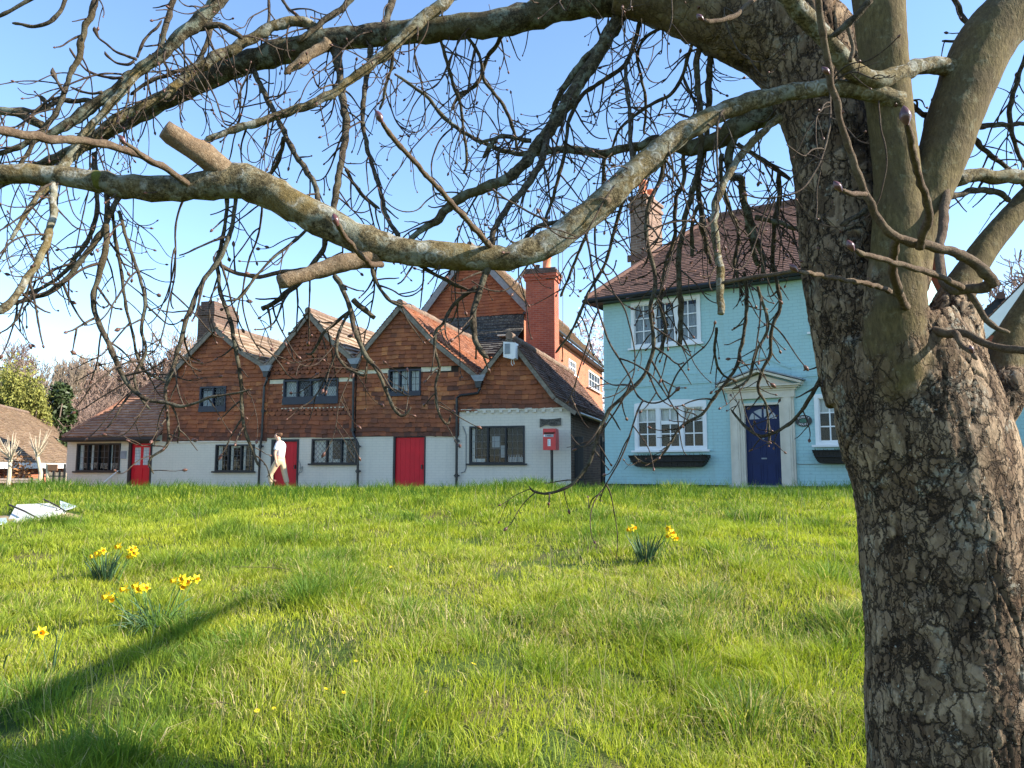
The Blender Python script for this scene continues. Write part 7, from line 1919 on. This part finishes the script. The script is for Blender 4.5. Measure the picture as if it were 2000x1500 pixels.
for i, (px, yt, w, lb) in enumerate(((2, 748, 1.1, 'yellow green bamboo at the left edge'), (30, 728, 1.2, 'tall yellow green bamboo behind the outbuilding ridge'), (62, 768, 1.0, 'yellow green bamboo beside the dark evergreen'))):
    leafy('bamboo', lb, 'bamboo', px, yt, 38, w, 7000, .075, M['bamboo'], 'round', True, 'bamboo behind the outbuilding', seed=11 + i, stretch=1.6)
leafy('ivy_stem', 'ivy clad dead stem rising behind the bamboo', 'tree', 52, 705, 45, .45, 900, .14, M['ivy'], seed=6)
mg = leafy('magnolia_tree', 'pink flowering magnolia between the tall house and the blue house', 'tree', 1160, 622, 56, 3.0, 2600, .16, M['blossom'], 'round', True, seed=9, lumps=16)
# low clipped hedges, railings, pollards and the sign post left of the lean-to
def box_hedge(px0, px1, yt, Y, label):
    a, b = at(px0, yt, Y), at(px1, yt, Y); zb = gz((a.x + b.x) / 2, Y); H = a.z - zb; n = 1500; rg = np.random.default_rng(int(px0 + 500))
    t = thing('hedge', label, 'hedge', ((a.x + b.x) / 2, Y, zb), 0, 'low clipped hedges'); L = (b.x - a.x) / 2
    mb = MB(); mb.box(-L + .03, L - .03, -.2, .2, -.2, H - .04); mb.build('core', M['hedge'], t)
    P = np.column_stack([rg.uniform(-L, L, n), rg.uniform(-.26, .26, n), rg.uniform(.0, H, n)]); f = rg.integers(0, 3, n); P[f == 0, 1] = -.25; P[f == 1, 2] = H; 
    a_ = rg.normal(0, 1, (n, 3)); a_ /= np.linalg.norm(a_, axis=1)[:, None]; b_ = np.cross(a_, rg.normal(0, 1, (n, 3))); b_ /= np.linalg.norm(b_, axis=1)[:, None]; s = .035
    V = np.stack([P - a_ * s, P + b_ * s * .5, P + a_ * s, P - b_ * s * .5], 1).reshape(-1, 3); i0 = np.arange(n) * 4
    mesh_np('leaves', V, quads=np.column_stack([i0, i0 + 1, i0 + 2, i0 + 3]), mat=M['hedge'], parent=t)
box_hedge(-60, 38, 955, 17.5, 'low clipped hedge at the far left edge'); box_hedge(42, 92, 958, 17.5, 'low clipped hedge left of the lean-to')
YF = 21.5
rt = thing('iron_railing', 'black iron railing between the lean-to and the brick outbuilding', 'railing', tuple(at(60, 955, YF)), 0)
offr = tuple(rt.location); mb = MB(offr); zb = gz(at(60, 955, YF).x, YF)
for x, top in ((63, 933), (85, 914), (105, 918), (117, 918), (127, 906)):
    a = at(x, top, YF); mb.box(a.x - .02, a.x + .02, a.y - .02, a.y + .02, zb - .3, a.z)
mb.build('posts', M['black_metal'], rt); mb = MB(offr)
for y in (930, 945):
    a, b = at(84, y, YF), at(128, y, YF); mb.bar(tuple(a), tuple(b), .025, .03)
mb.build('rails', M['black_metal'], rt)
wr = thing('rail_fence', 'pale wooden rail fence in front of the brick outbuilding', 'fence', tuple(at(40, 950, 23)), 0); offr = tuple(wr.location)
for y in (936, 941):
    mb = MB(offr); a, b = at(-60, y, 23), at(84, y + .5, 23); mb.bar(tuple(a), tuple(b), .03, .06); mb.build('rail', M['cream_paint'], wr)
mb = MB(offr)
for x in (-30, 5, 34, 62): a = at(x, 932, 23.05); mb.box(a.x - .025, a.x + .025, a.y - .02, a.y + .02, zb - .6, a.z)
mb.build('posts', M['black_metal'], wr)
pf = thing('board_fence', 'weathered vertical board fence beside the lean-to corner', 'fence', tuple(at(110, 950, 22.5)), 0); offr = tuple(pf.location); mb = MB(offr); a, b = at(95, 920, 22.5), at(130, 920, 22.5); n = 12
for i in range(n):
    x0 = a.x + (b.x - a.x) * i / n; mb.box(x0, x0 + (b.x - a.x) / n * .9, 22.5, 22.52, zb - .5, a.z + random.uniform(-.06, .02), random.random())
M['fence_wood'] = mat_tile('weathered fence boards', [(0, (.28, .21, .14)), (.5, (.46, .37, .26)), (1, (.62, .53, .40))], None, 0, None, bump=.3)
mb.build('boards', M['fence_wood'], pf)
M['pale_bark'] = mat_plain('pale young bark', (.50, .41, .30), .85, .2, 9, .2, .1)
def pollard(px, yb, yhead, Y, label, seed, lean):
    rg = random.Random(seed); b = at(px, yb, Y); h = at(px + lean, yhead, Y); t = thing('pollard_tree', label, 'tree', (b.x, Y, b.z - .3), 0, 'young pollarded trees'); o_ = tuple(t.location)
    mb = MB(o_); mb.tube([(b.x, Y, b.z - .3), (b.x + .02, Y, (b.z + h.z) / 2), tuple(h)], [.055, .05, .045], 8); mb.build('trunk', M['pale_bark'], t)
    mb = MB(o_)
    for i in range(26):
        a = rg.gauss(0, .5); l = rg.uniform(.25, .62); s = Vector(h) + Vector((0, 0, rg.uniform(-.1, .05))); d = Vector((math.sin(a), rg.gauss(0, .4), math.cos(a))); m_ = s + d * l * .5 + Vector((0, 0, .04)); e_ = s + d * l + Vector((0, 0, .12))
        mb.tube([tuple(s), tuple(m_), tuple(e_)], [.016, .011, .004], 5)
    mb.build('shoots', M['pale_bark'], t)
pollard(15, 955, 898, 20, 'left hand pale pollarded tree in front of the brick outbuilding', 3, 5); pollard(76, 957, 890, 20, 'pale pollarded tree near the sign post by the lean-to', 4, -3)
p0 = at(94, 976, 15.5); sp = thing('sign_post', 'blank brown sign on a thin pale wooden post left of the lean-to', 'sign', (p0.x, 15.5, p0.z - .15), 0); o_ = tuple(sp.location)
tp = at(92, 905, 15.5); mb = MB(o_); mb.bar((p0.x, 15.5, p0.z - .2), (tp.x, 15.5, tp.z), .035, .035); mb.build('post', M['pale_bark'], sp)
a, b = at(95, 907, 15.5), at(113, 919, 15.5); mb = MB(o_); mb.box(a.x, b.x, 15.47, 15.495, b.z, a.z); M['brown_board'] = mat_plain('brown board', (.22, .11, .06), .7, .2, 9, .2); mb.build('board', M['brown_board'], sp)
# shrub by the railing
leafy('russet_shrub', 'russet leaved shrub against the brick outbuilding', 'shrub', 28, 905, 24.5, .8, 1100, .05, mat_plain('russet leaves', (.30, .15, .06), .7, .4, 3, 0, .1), 'round', True, seed=21)
# tv aerial rods
for (px, yt, yb, Y, lb) in ((1099, 470, 560, 30, 'thin aerial mast beside the big brick stack'),):
    a = at(px, yt, Y); b = at(px, yb, Y); mb = MB(tuple(b)); mb.tube([tuple(b - Vector((0, 0, 1.6))), tuple(a)], .015, 5)
    for k in range(4): mb.tube([(a.x - .18, a.y, a.z - .06 - .07 * k), (a.x + .18, a.y, a.z - .06 - .07 * k)], .008, 4)
    o = mb.build('aerial', M['wire']); o.location = b; props(o, lb, 'aerial')

# ------------------------------------------------------------------ the person outside the red door
def skin_object(name, verts, edges, radii, mat, parent, root=0, sub=2, label=None, smooth=True):
    me = bpy.data.meshes.new(name); me.from_pydata(verts, edges, []); o = bpy.data.objects.new(name, me); COL.objects.link(o)
    o.modifiers.new('skin', 'SKIN').use_smooth_shade = True
    sk = me.skin_vertices[0] if me.skin_vertices else None
    if sk is None:
        bpy.context.view_layer.objects.active = o; o.select_set(True); bpy.ops.object.mode_set(mode='EDIT'); bpy.ops.object.mode_set(mode='OBJECT'); sk = me.skin_vertices[0]
    for i, r in enumerate(radii):
        rr = r if isinstance(r, tuple) else (r, r); sk.data[i].radius = rr; sk.data[i].use_root = (i == root)
    s = o.modifiers.new('sub', 'SUBSURF'); s.levels = sub; s.render_levels = sub
    dg = bpy.context.evaluated_depsgraph_get(); m2 = bpy.data.meshes.new_from_object(o.evaluated_get(dg)); bpy.data.objects.remove(o); m2.name = name
    m2.materials.clear(); m2.materials.append(mat); m2.polygons.foreach_set("use_smooth", np.ones(len(m2.polygons), dtype=bool))
    o = bpy.data.objects.new(name, m2); COL.objects.link(o); o.parent = parent
    if label: o['label'] = label
    return o
M['skin'] = mat_plain('skin', (.62, .36, .25), .5, .06, 10, 0, .3)
M['shirt'] = mat_plain('white cotton', (.82, .78, .78), .85, .05, 10, .3, .1)
M['trousers'] = mat_plain('beige cotton', (.56, .42, .27), .85, .08, 12, .4, .1)
M['shoe'] = mat_plain('dark shoes', (.04, .03, .03), .6, .2, 10, 0, .3)
M['hair'] = mat_plain('brown hair', (.11, .055, .028), .55, .35, 30, .4, .3)
fp = at(546, 957, 21.9); gzp = gz(fp.x, fp.y)
pe = thing('person', 'person in white t-shirt and beige cropped trousers looking up by the red door', 'person', (fp.x, 21.9, fp.z - .02), math.radians(-8))
V = []; E = []; Rr = []
def jv(p, r, link=None):
    V.append(p); Rr.append(r); i = len(V) - 1
    if link is not None: E.append((link, i))
    return i
pel = jv((-.03, 0, .86), (.13, .10)); wst = jv((-.02, 0, 1.02), (.12, .10), pel); ch = jv((.00, 0, 1.20), (.14, .11), wst); uc = jv((-.02, 0, 1.31), (.12, .09), ch); nk = jv((-.06, 0, 1.40), .05, uc); hb = jv((-.10, 0, 1.47), .075, nk); ht = jv((-.12, 0, 1.56), (.092, .080), hb); jv((-.10, 0, 1.63), .06, ht)
jv((-.205, 0, 1.525), .012, ht)
HANDS = []
for sgn, el, wr_ in ((-1, (-.07, -.23, 1.04), (-.03, -.22, .82)), (1, (-.08, .23, 1.06), (-.18, .20, .90))):
    sh = jv((-.02, sgn * .15, 1.33), .055, uc); e_ = jv(el, .038, sh); w_ = jv(wr_, .026, e_)
    d = (Vector(wr_) - Vector(el)).normalized(); pm_ = Vector(wr_) + d * .06; pmi = jv(tuple(pm_), .030, w_); HANDS.append((pmi, pm_, d, sgn))
for pmi, pm_, d, sgn in HANDS:
    for k, l in enumerate((.070, .078, .074, .058)):
        y_ = Vector((.018 * (k - 1.5), 0, 0)); a = pm_ + d * .03 + y_; b = a + d * l * .55; c_ = b + (d + Vector((0, .35 * -sgn, 0))).normalized() * l * .45
        i1 = jv(tuple(a), .010, pmi); i2 = jv(tuple(b), .009, i1); jv(tuple(c_), .008, i2)
    a = pm_ - d * .02 + Vector((-.030, 0, 0)); b = a + (d + Vector((-.5, 0, 0))).normalized() * .04; i1 = jv(tuple(a), .011, pmi); jv(tuple(b), .009, i1)
LEG = (((-.06, -.085, .82), (-.245, -.09, .47), (-.20, -.09, .10), (-.29, -.09, .035)), ((.03, .085, .82), (.10, .09, .46), (.20, .09, .10), (.12, .09, .035)))
for hp_, kn, an, to in LEG:
    a = jv(hp_, .09, pel); b = jv(kn, .06, a); c_ = jv(an, .038, b); jv(to, .035, c_)
skin_object('body', V, E, Rr, M['skin'], pe)
def chain(name, ch_, mat, sub=2):
    V = []; E = []; R_ = []
    for pts in ch_:
        st_ = None
        for q in pts:
            if isinstance(q, int): st_ = q; continue
            V.append(q[0]); R_.append(q[1]); i = len(V) - 1
            if st_ is not None: E.append((st_, i))
            st_ = i
    return skin_object(name, V, E, R_, mat, pe, 0, sub)
chain('t_shirt', [[((-.02, 0, .90), (.155, .135)), ((-.01, 0, 1.04), (.15, .13)), ((.005, 0, 1.20), (.165, .135)), ((-.02, 0, 1.315), (.14, .11)), ((-.045, 0, 1.385), (.07, .07))],
                  [3, ((-.02, -.155, 1.325), .075), ((-.05, -.20, 1.18), .068), ((-.058, -.215, 1.12), .066)], [3, ((-.02, .155, 1.325), .075), ((-.05, .20, 1.18), .068), ((-.058, .215, 1.12), .066)]], M['shirt'])
chain('trousers', [[((-.02, 0, .93), (.140, .125)), ((-.025, 0, .86), (.150, .135))], [1, ((-.06, -.085, .80), .105), ((-.15, -.09, .64), .095), ((-.24, -.09, .47), .082), ((-.225, -.09, .30), .078), ((-.21, -.09, .19), .076)], [1, ((.03, .085, .80), .105), ((.065, .09, .63), .095), ((.10, .09, .46), .082), ((.15, .09, .30), .078), ((.18, .09, .19), .076)]], M['trousers'])
for an, to in ((LEG[0][2], LEG[0][3]), (LEG[1][2], LEG[1][3])):
    chain('shoe', [[((an[0] + .03, an[1], .05), .048), ((an[0] - .03, an[1], .045), .045), ((to[0], to[1], .03), .036), ((to[0] - .03, to[1], .028), .030)]], M['shoe'])
chain('hair', [[((-.07, 0, 1.50), .075), ((-.085, 0, 1.575), (.100, .092)), ((-.10, 0, 1.64), .075)], [1, ((.01, 0, 1.585), .055), ((.03, 0, 1.575), .048)]], M['hair'])
f = MB()
for s in (-1, 1): f.lathe([(0, -.008), (.008, 0), (0, .008)], (-.195, s * .033, 1.56), 6)
f.build('eyes', M['letter_dark'], pe)
f = MB()
for s in (-1, 1): f.lathe([(0, -.03), (.016, -.015), (.02, .01), (0, .03)], (-.11, s * .088, 1.545), 8)
f.build('ears', M['skin'], pe)
f = MB(); f.box(-.197, -.188, -.022, .022, 1.487, 1.494); f.build('mouth', mat_plain('lips', (.45, .16, .13), .5, .05, 8, 0), pe)
